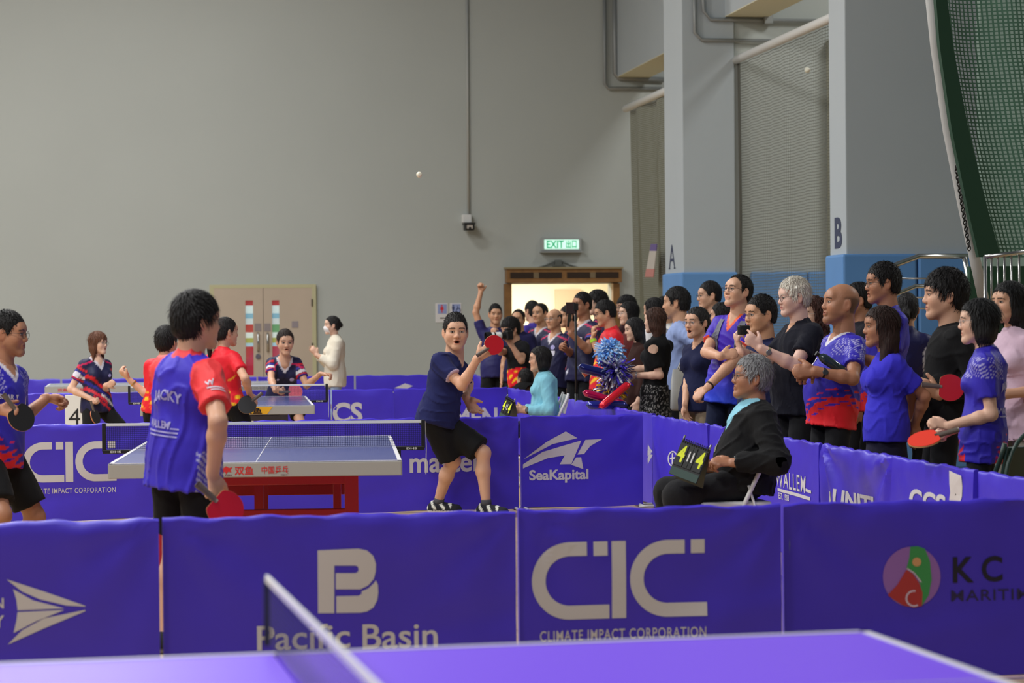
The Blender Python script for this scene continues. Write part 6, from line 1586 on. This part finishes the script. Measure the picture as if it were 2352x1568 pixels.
# ---- umpires
U1 = person('seated umpire in a pale blue shirt with short black hair', 1239, 795, 21.3, -95, H=1.60, bx=1252, by=958, fem=True, bust=0.5, hair=('bob', BLACK), specs=((0.1, 0.08, 0.08), 'round'), skin='asian', top=dict(paint=plain(rgb(128, 190, 208)), sleeve=1.85, t=0.018, len=-0.06), collar=rgb(128, 190, 208), bottom=dict(kind='pants', paint=plain((0.012, 0.012, 0.014))), vox=0.007, hvox=0.0038, L=arm(1206, 943, -0.15, 45, hd=(-0.9, 0.1, 0)), R=arm(1200, 938, 0.1, 45), feet={1: (1150, 1110, 0.1, 0.09, (-1, 0, 0)), -1: (1150, 1110, -0.12, 0.09, (-1, 0, 0)), 'pole': {1: (-0.5, 1, 0), -1: (-0.5, 1, 0)}}, seat=True)
U2 = person('grey-haired umpire with glasses in a black sweater seated on the white chair', 1725, 813, 13.5, -100, H=1.72, look=-97, pitch=8, bx=1712, by=1098, bulk=1.1, hair=('comb', rgb(138, 138, 140)), hairrough=0.0022, specs=((0.02, 0.02, 0.02), 'rect'), skin='tan', top=dict(paint=vsweater, sleeve=1.92, t=0.022, len=-0.09, fold=0.010), collar=rgb(134, 196, 218), bottom=dict(kind='pants', paint=plain((0.014, 0.014, 0.016)), vox=0.012), vox=0.007, hvox=0.0032, belly=0.3,
    L=arm(1684, 1062, -0.24, [40, 45, 50, 55], hd=(-0.95, 0.05, 0), hn=(0.1, -0.7, 0.5), vpole=(0.9, -0.2, -0.4), vox=0.0042), R=arm(1640, 1075, 0.05, 50, hd=(-0.9, 0.1, 0)),
    feet={1: (1548, 1330, 0.14, 0.09, (-1, 0, -0.1)), -1: (1560, 1335, -0.16, 0.09, (-1, 0, -0.2)), 'pole': {1: (-0.6, 1, 0), -1: (-0.6, 1, -0.05)}}, seat=True)
# ------------------------------------------------------------------ props
def bat(label, px, py, d, hdir, nrm, front=rgb(206, 24, 40), back=(0.012, 0.012, 0.013), s=1.0, edge=rgb(206, 160, 104)):
    """table tennis bat: centre of the blade at a pixel; hdir = way the handle points, nrm = way the front rubber faces (viewer's right, up, away)"""
    c = P(px, py, d); n = cvec(*nrm); h = cvec(*hdir); h = unit(h - n * (h @ n)); x = np.cross(n, -h)      # local z = away from handle, y = normal
    r = empty('table_tennis_bat', c, label, 'bat', R=np.stack([np.cross(n, -h), n, -h], 1))
    L = [(0.0755 * s * math.sin(t), 0.079 * s * math.cos(t) if math.cos(t) > -0.75 else -0.060 * s) for t in np.linspace(0, 2 * math.pi, 40, endpoint=False)]
    MB().prism(L, -0.003, 0.003).build('blade', mat('bat_wood_%d' % int(edge[0] * 999), edge, 0.5), r)
    L2 = [(a * 0.992, b * 0.992) for a, b in L]
    MB().prism(L2, 0.003, 0.0065).build('rubber', mat('bat_rubber_%d_%d' % (int(front[0] * 999), int(front[1] * 999)), front, 0.45), r)
    MB().prism(L2, -0.0065, -0.003).build('rubber', mat('bat_rubber_%d_%d' % (int(back[0] * 999), int(back[1] * 999)), back, 0.45), r)
    hb = MB(); rings = []
    for z, w in ((-0.045, 0.011), (-0.060, 0.013), (-0.11, 0.0135), (-0.150, 0.016), (-0.158, 0.014)):
        rings.append([(w * math.cos(t) * s, 0.0105 * math.sin(t) * s, z * s) for t in np.linspace(0, 2 * math.pi, 12, endpoint=False)])
    vs = [p for q in rings for p in q]; fs = [(i * 12 + k, i * 12 + (k + 1) % 12, i * 12 + 12 + (k + 1) % 12, i * 12 + 12 + k) for i in range(4) for k in range(12)] + [tuple(range(12)), tuple(range(48, 60))[::-1]]
    hb.add(vs, fs).build('handle', mat('bat_handle', rgb(96, 84, 76), 0.5), r, True)
    return r
bat('red bat raised in front of the serving player', 1134, 792, 17.66, (-0.85, -0.5, -0.05), (0.25, 0.0, -1), s=0.98)
bat('bat held by the man at the left edge, black side outward', 48, 958, 12.72, (-0.75, 0.75, 0.1), (0.55, 0.25, -0.8), front=(0.012, 0.012, 0.013), back=rgb(200, 30, 44))
bat('red bat lowered by the player seen from behind', 517, 1168, 10.15, (-0.75, 0.65, 0.1), (0.25, 0.0, -1), s=1.05)
bat('black bat held by the player with the ponytail', 568, 929, 19.44, (0.75, 0.6, 0.0), (0.15, 0.2, -1), front=(0.012, 0.012, 0.013), back=rgb(200, 30, 44))
bat('pale red bat held low by the woman leaning over the table', 677, 900, 23.6, (-1, -0.05, 0.1), (0.1, 0.3, -1), front=rgb(222, 90, 104))
bat('bat hanging edge-on from the hand of the woman with brown hair', 219, 956, 22.75, (-0.25, 1, 0), (0.85, 0.25, -0.35), front=(0.012, 0.012, 0.013), back=rgb(200, 30, 44))
bat('red bat tucked under the arm of the young man in black', 2182, 890, 12.9, (-0.9, 0.1, 0.1), (0.0, 0.1, -1), front=rgb(196, 26, 34), s=0.98)
bat('red bat held flat in front of the woman in the blue jersey', 2125, 1008, 12.1, (0.95, 0.32, 0.0), (-0.25, 0.93, -0.38), front=rgb(232, 58, 38), s=1.15)
# ball in the air
bl = MB()
prof = [(0.020 * math.sin(t), -0.020 * math.cos(t)) for t in np.linspace(0.001, math.pi - 0.001, 13)]
bc = P(963, 401, 15.6)
tag(bl.lathe(prof, 20, bc).build('table_tennis_ball', mat('ball_white', rgb(240, 232, 210), 0.5), None, True), 'white ball high in the air above the hall', 'ball')

# folding chairs
def chair(label, loc, fdir, m, zs=0.44, back=True):
    """folding chair; fdir = way the sitter looks (world)"""
    R = frame(fdir); r = empty('folding_chair', (*loc[:2], 0), label, 'chair', R=R)
    MB().box((0, 0, zs), (0.40, 0.40, 0.03), bev=0.012).build('seat', m, r)
    for q in (-1, 1):
        x = q * 0.215
        MB().tube([(x, 0.24, 0.01), (x, -0.02, zs - 0.02), (x, -0.20, 0.78), (x, -0.22, 0.84)], 0.013, 8).build('leg', m, r, True)
        MB().tube([(x * 0.9, -0.26, 0.01), (x * 0.9, -0.03, zs * 0.6), (x * 0.9, 0.14, zs - 0.02)], 0.012, 8).build('leg', m, r, True)
        MB().tube([(x * 0.95, -0.16, 0.24), (x * 0.95, -0.06, 0.55)], 0.008, 8).build('brace', m, r, True)
    MB().tube([(-0.2, -0.24, 0.06), (0.2, -0.24, 0.06)], 0.008, 8).build('stretcher', m, r, True)
    MB().tube([(-0.2, 0.2, 0.07), (0.2, 0.2, 0.07)], 0.008, 8).build('stretcher', m, r, True)
    if back: MB().box((0, -0.205, 0.74), (0.42, 0.02, 0.17), R=np.array([[1, 0, 0], [0, 0.97, -0.24], [0, 0.24, 0.97]]), bev=0.008).build('backrest', m, r)
    return r
m_chair = mat('white_chair', rgb(226, 226, 224), 0.45)
rt = np.array(U2['root'].location); fw = np.array(U2['root'].matrix_world.to_3x3().col[1]) if False else U2['RR'][:, 1]
chair('white folding chair under the grey-haired umpire', rt + fw * 0.10, fw, m_chair)
rt1 = np.array(U1['root'].location); chair('white folding chair under the umpire in pale blue', rt1 + U1['RR'][:, 1] * 0.03, U1['RR'][:, 1], m_chair)
gc = G(2300, 12.35, 0)
grc = chair('dark green chair behind the side barrier at the right', gc, cvec(-0.6, 0, 0.8), mat('dark_green_chair', rgb(34, 58, 50), 0.5))
MB().tube([np.array([0.24 * math.sin(t), -0.24, 0.60 + 0.30 * math.cos(t)]) for t in np.linspace(-1.6, 1.6, 14)], 0.012, 8).build('back_hoop', mat('dark_green_chair'), grc, True)

# flip scoreboards
def scoreboard(label, px, py, d, nrm, rl, digits=True, s=1.0):
    """tent-shaped flip scoreboard; centre of the front leaf at a pixel"""
    c = P(px, py, d); n = cvec(*nrm); x = unit(np.cross([0, 0, 1.0], n)); z = np.cross(n, x)
    if rl:
        a = R_(rl); x, z = x * math.cos(a) + z * math.sin(a), z * math.cos(a) - x * math.sin(a)
    r = empty('score_flipper', c, label, 'scoreboard', R=np.stack([x, -n, z], 1))     # local -y faces out
    w, h = 0.17 * s, 0.20 * s
    def leaf(nm, y0, y1, m):
        MB().prism([(-w / 2, 0), (w / 2, 0), (w / 2, 0.004), (-w / 2, 0.004)], 0, 1).v
        vs = [(-w / 2, y0, -h / 2), (w / 2, y0, -h / 2), (w / 2, y1, h / 2), (-w / 2, y1, h / 2)]
        vs += [(a, b + 0.006, e) for a, b, e in vs]
        return MB().add(vs, [(0, 1, 2, 3), (7, 6, 5, 4), (0, 4, 5, 1), (1, 5, 6, 2), (2, 6, 7, 3), (3, 7, 4, 0)]).build(nm, m, r)
    leaf('front_leaf', 0, 0, m_black); leaf('back_leaf', 0.13 * s, 0.01, mat('score_card_back', rgb(52, 56, 48), 0.5))
    MB().box((0, -0.001, -h * 0.38), (w * 0.98, 0.004, h * 0.22)).build('base_strip', mat('score_green', rgb(46, 72, 66), 0.5), r)
    for sx, ww in ((-0.33, 0.30), (-0.07, 0.13), (0.07, 0.13), (0.33, 0.30)):
        MB().box((sx * w, -0.003, 0.02 * s), (ww * w, 0.004, h * 0.62), bev=0.001).build('card', mat('score_card', rgb(22, 24, 24), 0.4), r)
    if digits:
        m_y = mat('digit_yellow', rgb(228, 240, 40), 0.5, emit=rgb(228, 240, 40), es=0.05)
        for sx, ch, m in ((-0.33, '4', m_y), (0.33, '4', m_y), (-0.07, '1', m_white), (0.07, '1', m_white)):
            sz = 1.0 if ch == '4' else 0.6
            flat_obj('digit', fit(text2d(ch, 1, 0.03 if ch == '4' else 0.01), sx * w - (0.12 if ch == '4' else 0.022) * w, sx * w + (0.12 if ch == '4' else 0.022) * w, -0.20 * h * sz + 0.02 * s, 0.28 * h * sz + 0.02 * s), m, r, lambda u, v: (u, -0.0058, v))
    for k in range(12):
        x0 = (-0.45 + 0.9 * k / 11) * w
        pts = [(x0, 0.004 + 0.012 * math.sin(t), h / 2 + 0.012 * math.cos(t)) for t in np.linspace(0, 2 * math.pi, 10, endpoint=False)]
        MB().tube(pts, 0.0022, 5, closed=True).build('ring', m_black, r, True)
    for q in (-1, 1): MB().tube([(q * w * 0.47, 0.004, h / 2), (q * w * 0.47, 0.004, h / 2 + 0.03)], 0.006, 8).build('knob', mat('knob_grey', rgb(150, 150, 150), 0.3, 0.6), r, True)
    return r
scoreboard('flip scoreboard showing 4 and 4 on the umpire\'s knees', 1583, 1060, 13.1, (-0.35, 0.25, -0.9), -19, s=1.02)
scoreboard('flip scoreboard held by the umpire in pale blue', 1163, 940, 21.1, (-0.75, 0.25, -0.45), -14, True, s=0.95)

# monopod with phone, cameras, phone
tp = G(1325, 22.35, 0)
r = empty('camera_monopod', tp, 'thin black monopod with a phone clamp at its top', 'tripod')
zt = P(1325, 712, 22.35)[2]
MB().tube([(0, 0, 0.0), (0, 0, 0.8)], 0.016, 10).build('lower_pole', m_black, r, True); MB().tube([(0, 0, 0.8), (0, 0, zt)], 0.012, 10).build('upper_pole', m_black, r, True)
for q in range(3):
    a = q * 2.094; MB().tube([(0, 0, 0.10), (0.16 * math.cos(a), 0.16 * math.sin(a), 0.012)], 0.010, 8).build('foot', m_black, r, True)
MB().box((0, 0, zt + 0.03), (0.05, 0.04, 0.07), bev=0.006).build('head', m_black, r)
MB().box((-0.05, -0.01, zt + 0.02), (0.09, 0.012, 0.11), bev=0.004).build('phone', mat('dark_phone', rgb(56, 44, 46), 0.2), r)
def slr():
    c = P(1160, 770, 27.38); f = cvec(-1, -0.05, -0.35); R = frame(f)
    r = empty('telephoto_camera', c, 'black camera with a long white and black lens held by the photographer', 'camera', R=R)
    MB().box((0, -0.04, 0), (0.15, 0.08, 0.11), bev=0.012).build('camera_body', m_black, r); MB().box((0, -0.04, 0.065), (0.06, 0.07, 0.035), bev=0.01).build('viewfinder', m_black, r)
    Ry = [[1, 0, 0], [0, 0, 1], [0, -1, 0]]; Rl = np.array([[1, 0, 0], [0, 0, 1.0], [0, -1.0, 0]])
    MB().lathe([(0.0, 0), (0.040, 0), (0.040, 0.045), (0.0, 0.045)], 18, R=Rl).build('mount', m_black, r)
    MB().lathe([(0.036, 0.045), (0.044, 0.06), (0.044, 0.12), (0.036, 0.12)], 18, R=Rl).build('barrel', m_white, r)
    MB().lathe([(0.043, 0.12), (0.046, 0.122), (0.046, 0.14), (0.043, 0.14)], 18, R=Rl).build('grip_ring', m_black, r)
    MB().lathe([(0.042, 0.14), (0.045, 0.14), (0.045, 0.17), (0.042, 0.17)], 18, R=Rl).build('barrel', m_white, r)
    MB().lathe([(0.044, 0.17), (0.052, 0.175), (0.054, 0.24), (0.050, 0.24), (0.046, 0.2), (0.0, 0.2)], 18, R=Rl).build('hood', m_black, r)
slr()
c = P(1709, 759, C31['root'].location and 15.25)
d31 = float((np.array(C31['root'].location) - CAM) @ FWD)
r = empty('compact_camera', P(1708, 758, d31 - 0.22), 'black compact camera held up by the white-haired man', 'camera', R=frame(cvec(-0.72, 0.0, 0.66)))
MB().box((0, 0, 0), (0.115, 0.028, 0.066), bev=0.008).build('camera_body', mat('camera_black', rgb(34, 36, 34), 0.4), r)
MB().box((0, -0.0145, 0), (0.085, 0.003, 0.056)).build('screen', mat('camera_screen', rgb(50, 56, 54), 0.15), r)
MB().lathe([(0.0, 0.014), (0.026, 0.014), (0.024, 0.03), (0.0, 0.03)], 16, R=np.array([[1, 0, 0], [0, 0, 1.0], [0, -1.0, 0]])).build('lens', m_black, r)
d16 = float((np.array(C16['root'].location) - CAM) @ FWD)
r = empty('smartphone', P(1307, 735, d16 - 0.38), 'phone held up by the tall man behind the monopod', 'phone', R=frame(cvec(-0.7, 0.1, 0.5)))
MB().box((0, 0, 0), (0.075, 0.010, 0.15), bev=0.004).build('case', mat('phone_case', rgb(150, 110, 90), 0.4), r); MB().box((0, -0.0055, 0), (0.066, 0.001, 0.14)).build('screen', mat('camera_screen'), r)

# pompoms
def pompom(label, px, py, d, rad, cols, seed, n=800, handle=True, ln=1.0):
    c = P(px, py, d); r = empty('pompom', c, label, 'pompom', group=None); g = np.random.default_rng(seed)
    mbs = [MB() for _ in cols]
    for k in range(n):
        v = unit(g.normal(size=3)); L = rad * g.uniform(0.75, 1.08); w = 0.006 + 0.004 * g.random(); u = unit(np.cross(v, g.normal(size=3))); b = np.clip(g.normal(size=3), -1.3, 1.3) * 0.22 * rad + np.array([0, 0, -0.15 * rad])
        p = [v * rad * 0.15, v * L * 0.6 + b * 0.2, v * L * 0.85 + b * 0.6, v * L * 0.95 + b]
        vs = []
        for q in p: vs += [q - u * w, q + u * w]
        mbs[int(g.integers(len(cols)))].add(vs, [(0, 1, 3, 2), (2, 3, 5, 4), (4, 5, 7, 6)])
    for m, (nm, mm) in zip(mbs, cols): o = m.build(nm, mm, r); o['kind'] = 'stuff'
    if handle: MB().tube([(0, 0, -0.05), (0.0, 0, 0.05)], 0.016, 8).build('handle', m_white, r, True)
    return r
foil = lambda n, c: mat(n, c, 0.25, 0.35)
d22 = float((np.array(C22['root'].location) - CAM) @ FWD)
pompom('fluffy light blue and white pompom above the silver one', 1401, 806, d22 - 0.05, 0.125, [('blue_strips', mat('pom_blue', rgb(110, 172, 244), 0.5)), ('pale_strips', mat('pom_pale', rgb(222, 236, 250), 0.5)), ('mid_strips', mat('pom_mid', rgb(140, 196, 250), 0.5))], 3)
pompom('silver and purple tinsel pompom under the light blue one', 1412, 850, d22 - 0.12, 0.155, [('silver_strips', foil('foil_silver', rgb(222, 222, 232))), ('purple_strips', foil('foil_purple', rgb(78, 64, 196))), ('dark_strips', foil('foil_dark', rgb(120, 122, 160)))], 4, 520)
pompom('tinsel pompom with yellow strips low beside the barrier', 1402, 895, d22 - 0.02, 0.125, [('silver_strips', foil('foil_silver', rgb(222, 222, 232))), ('purple_strips', foil('foil_purple', rgb(78, 64, 196))), ('yellow_strips', mat('pom_yellow', rgb(240, 190, 40), 0.5))], 5)
# inflatable clapper sticks
def stick(label, a, b, d, rad, col):
    p, q = P(*a, d), P(*b, d - 0.1); L = np.linalg.norm(q - p); R = frame(unit(q - p))
    r = empty('clapper_stick', p, label, 'clapper', R=R); n = 16; vs = []; fs = []
    st = [(0, 0.02), (0.02, 0.5), (0.05, 0.85), (0.12, 1.0), (0.88, 1.0), (0.95, 0.85), (0.98, 0.5), (1.0, 0.02)]
    for t, k in st:
        for i in range(n):
            an = 2 * math.pi * i / n; vs.append((rad * (1.12 - 0.12 * k) * math.cos(an) * (k if k > .4 else 0.9), t * L, rad * k * 0.85 * math.sin(an)))
    for j in range(len(st) - 1):
        for i in range(n): fs.append((j * n + i, j * n + (i + 1) % n, (j + 1) * n + (i + 1) % n, (j + 1) * n + i))
    MB().add(vs, fs).build('tube', mat('inflatable_%d_%d_%d' % tuple(int(255 * c) for c in col), col, 0.18, 0.35, coat=0.4), r, True)
    MB().box((0, L * 0.5, 0), (rad * 2.25, L * 0.98, 0.002)).build('seam', mat('inflatable_%d_%d_%d' % tuple(int(255 * c) for c in col)), r)
    return r
stick('dark blue inflatable stick pointing left above the others', (1437, 872), (1328, 842), d22 - 0.12, 0.050, rgb(30, 38, 110))
stick('pink inflatable stick lying behind the red one', (1440, 930), (1339, 900), d22 - 0.18, 0.040, rgb(200, 20, 84))
stick('red inflatable stick held diagonally by the woman in black', (1445, 880), (1378, 936), d22 - 0.28, 0.040, rgb(224, 34, 54))
stick('flat dark blue inflatable stick below the red one', (1440, 930), (1348, 930), d22 - 0.22, 0.045, rgb(40, 50, 150))
# white number board on the second court, water bottle, bags
r = empty('number_board', G(178, 24.6, 0), 'white board with the number 4 behind the woman with brown hair', 'sign')
zt, zb = P(178, 907, 24.6)[2], 0.25; w = 54 / (F_PX / 24.6)
Rb = frame(fwd0)
r.matrix_world = Matrix([[*map(float, Rb[i]), float(G(178, 24.6, 0)[i])] for i in range(3)] + [[0, 0, 0, 1]])
MB().box((0, 0, (zt + zb) / 2), (w, 0.02, zt - zb), bev=0.004).build('board', m_white, r)
for q in (-1, 1): MB().tube([(q * w * 0.4, 0, zb + 0.05), (q * w * 0.45, 0.12 * q, 0)], 0.012, 8).build('leg', m_white, r, True)
flat_obj('digit', fit(text2d('4', 1, 0.0), -0.085, 0.035, 0.44, 0.62), m_black, r, lambda u, v: (u, -0.0115, v))
d33 = float((np.array(C33['root'].location) - CAM) @ FWD)
r = empty('water_bottle', P(1908, 833, d33 - 0.30), 'dark clear bottle held across the chest of the bald man', 'bottle', R=frame(cvec(0.3, 0.2, -0.9), cvec(-0.8, 0.55, -0.2)))
MB().lathe([(0.0, -0.10), (0.030, -0.10), (0.032, -0.09), (0.032, 0.05), (0.026, 0.075), (0.013, 0.09), (0.013, 0.10), (0.0, 0.10)], 16).build('bottle', mat('bottle_smoke', rgb(44, 60, 66), 0.1, spec=0.7), r, True)
MB().lathe([(0.0, 0.10), (0.016, 0.10), (0.016, 0.118), (0.0, 0.118)], 14).build('cap', m_black, r)
d25 = float((np.array(C25['root'].location) - CAM) @ FWD)
bg = P(1572, 892, d25 - 0.42); r = empty('tote_bag', bg, 'pale grey tote bag hanging between the black top and the navy polo', 'bag', R=frame(cvec(-0.5, 0, 0.8)))
bm_ = MB(); vs = []
for z, w, t in ((-0.20, 0.13, 0.05), (-0.18, 0.15, 0.06), (0.05, 0.145, 0.05), (0.18, 0.13, 0.015)):
    for i in range(14):
        a = 2 * math.pi * i / 14; vs.append((w * np.sign(math.cos(a)) * abs(math.cos(a)) ** 0.5, t * math.sin(a), z))
bm_.add(vs, [(j * 14 + i, j * 14 + (i + 1) % 14, j * 14 + 14 + (i + 1) % 14, j * 14 + 14 + i) for j in range(3) for i in range(14)] + [tuple(range(14))[::-1]])
bm_.build('sack', mat('tote_cloth', rgb(188, 188, 184), 0.8, bump=(12, 0.4, (1, 1, 1))), r, True)
for q in (-1, 1): MB().tube([(-0.07, 0.015 * q, 0.17), (-0.02, 0.008 * q, 0.27), (0.02, 0.008 * q, 0.27), (0.07, 0.015 * q, 0.17)], 0.007, 6).build('strap', mat('tote_cloth'), r, True)

# ------------------------------------------------------------------ worn details and prints
def watch(o, side, strap, face, t=0.06):
    a = o['arms'][side]; w = a['w'] - a['fd'] * t * o['S']; r = 0.029 * o['S']
    b = band('watch', o['root'], w, a['fd'], r, 0.018, strap); n = Lq = unit(np.asarray(-a['hn']) - a['fd'] * (np.asarray(-a['hn']) @ a['fd']))
    c = w + n * (r + 0.003); u = np.cross(a['fd'], n)
    MB().lathe([(0, 0), (0.019, 0), (0.019, 0.007), (0.016, 0.009), (0, 0.009)], 18, c, np.stack([u, np.cross(n, u), n], 1)).build('dial', face, b)
m_strap = mat('watch_strap_black', rgb(26, 26, 28), 0.5); m_dial = mat('watch_dial', rgb(70, 74, 78), 0.2, 0.3)
watch(C31, -1, mat('watch_strap_metal', rgb(196, 184, 150), 0.3, 0.9), mat('watch_dial_grey', rgb(130, 136, 140), 0.2, 0.5), 0.05)
watch(C33, -1, m_strap, m_dial, 0.06); watch(U2, -1, m_strap, m_dial, 0.03); watch(U1, -1, m_strap, m_dial, 0.03)
def bandw(o, side, m, t=0.05, w=0.016): a = o['arms'][side]; band('wristband', o['root'], a['w'] - a['fd'] * t * o['S'], a['fd'], 0.030 * o['S'], w, m)
bandw(C18, -1, mat('green_band', rgb(170, 220, 50), 0.5), 0.02, 0.03); bandw(C28, -1, mat('brown_beads', rgb(60, 40, 34), 0.5), 0.03, 0.014); bandw(P3, -1, mat('gold_bangle', rgb(200, 160, 90), 0.3, 0.8), 0.05, 0.01); bandw(C22, -1, mat('silver_bangle', rgb(200, 200, 200), 0.3, 0.9), 0.03, 0.01); bandw(C31, 1, mat('silver_bangle'), 0.05, 0.008)
m_wp = mat('jersey_white_print', rgb(214, 210, 226), 0.6); m_wp2 = mat('jersey_pale_print', rgb(168, 164, 216), 0.6)
def chest(o, vf, x, z, m, name='print', back=False, step=0.02, off=0.004, tiltx=0.0):
    T, Tm = o['T'], o['Tm']; s = -1 if not back else 1
    ux = Tm[:, 0] * s; uy = Tm[:, 2]
    return decal_on(name, vf, m, o['root'], o['shirt'], T(x, 0.0, z) + Tm[:, 1] * (0.0), ux, uy, off, step)
def arctext(t, w, h, bend, bold=0.02):
    v, f = fit(text2d(t, 1, bold), -w / 2, w / 2, -h / 2, h / 2); v = v.copy(); v[:, 1] -= bend * (v[:, 0] / (w / 2)) ** 2; return v, f
chest(P4, arctext('JACKY', 0.175, 0.062, 0.016, 0.03), 0.012, 0.335, m_wp2, 'name_print', True, 0.015)
chest(P4, join2d(fit(text2d('WALLEM', 1, 0.03), -0.115, 0.055, 0.0, 0.034), rect2d(0.06, 0.10, 0.0, 0.006), rect2d(-0.11, 0.10, -0.018, -0.011), rect2d(-0.09, 0.10, -0.034, -0.028)), -0.005, 0.165, m_wp2, 'sponsor_print', True, 0.015)
chest(C39, arctext('MINOO', 0.15, 0.05, 0.014, 0.03), 0.0, 0.335, m_wp2, 'name_print', True, 0.015)
chest(C39, join2d(fit(text2d('WALLEM', 1, 0.03), -0.10, 0.07, 0.0, 0.032), rect2d(-0.09, 0.10, -0.018, -0.011)), 0.0, 0.165, m_wp2, 'sponsor_print', True, 0.015)
def sleeve_print(o, side, vf, m, t=0.42, out=None):
    a = o['arms'][side]; ua = unit(a['el'] - a['sh']); c = a['sh'] + (a['el'] - a['sh']) * t; n = o['Lv'](cvec(*(out or (0.3, 0, -1)))); n = unit(n - ua * (n @ ua)); ux = np.cross(-ua, n)
    decal_on('sleeve_print', vf, m, o['root'], o['shirt'], c, ux, -ua, 0.004, 0.015)
sleeve_print(P4, 1, join2d(fit(text2d('W', 1, 0.03), -0.04, 0.0, -0.005, 0.03), rect2d(-0.035, 0.04, -0.02, -0.013), rect2d(-0.02, 0.045, -0.034, -0.028)), m_wp)
patch = rect2d(-0.032, 0.032, -0.028, 0.028)
chest(P1, join2d(fit(text2d('SHAR', 1, 0.03), -0.10, 0.0, -0.012, 0.016), fit(shape2d([[(0, 1), (1, 1), (0.5, 0)]]), 0.012, 0.034, -0.008, 0.016)), 0.02, 0.335, m_wp, 'sponsor_print')
sleeve_print(P1, -1, patch, m_wp, 0.40, (0.5, 0, -0.8))
chest(C33, patch, 0.075, 0.31, m_wp, 'badge'); chest(C14, join2d(shape2d([arc(0, 0, 0.026, 0, 345, 18)])), -0.06, 0.36, m_wp2, 'badge'); chest(C14, patch, -0.06, 0.29, m_wp, 'badge'); chest(C16, patch, -0.07, 0.33, m_wp, 'badge')
chest(P6, shape2d([arc(0, 0, 0.024, 0, 345, 18)]), -0.075, 0.33, m_wp2, 'badge'); chest(P6, shape2d([arc(0, 0, 0.014, 0, 345, 14)]), 0.075, 0.33, m_wp2, 'badge'); chest(P2, shape2d([arc(0, 0, 0.018, 0, 345, 14)]), -0.075, 0.34, m_wp2, 'badge'); sleeve_print(P2, 1, patch, m_wp, 0.42, (-0.3, 0, -1))
chest(C28, fit(shape2d([arc(0, 0, 0.5, 90, 330, 14) + [(0.6, -0.6), (0.5, 0.1), (0.3, 0.6)]]), -0.016, 0.018, -0.018, 0.018), 0.085, 0.36, mat('orange_print', rgb(244, 104, 40), 0.5), 'emblem')
for sx in (-1, 1):      # backpack straps of the man in violet
    chest(C28, shape2d([[(-0.022, -0.16), (0.022, -0.16), (0.024, 0.12), (-0.020, 0.12)]]), sx * 0.090, 0.38, mat('strap_grey', rgb(112, 112, 128), 0.7), 'backpack_strap', False, 0.02, 0.008)
# lanyard of the umpire, skin showing at the open shoulders of the black top
chest(U2, join2d(rect2d(-0.006, 0.006, -0.04, 0.03), rect2d(-0.014, 0.014, -0.09, -0.04)), 0.03, 0.28, mat('lanyard_clip', rgb(150, 150, 140), 0.4, 0.5), 'lanyard')
a = C22['arms'][-1]
MBs = decal_on('open_shoulder', shape2d([arc(0, 0, 0.045, 0, 345, 20, 0.04)]), mat('bare_skin', SKIN['fair'], 0.5), C22['root'], C22['shirt'], a['sh'] + (a['el'] - a['sh']) * 0.10, C22['Lv'](cvec(1, 0, 0.3)), np.array([0, 0, 1.0]), 0.004, 0.015)
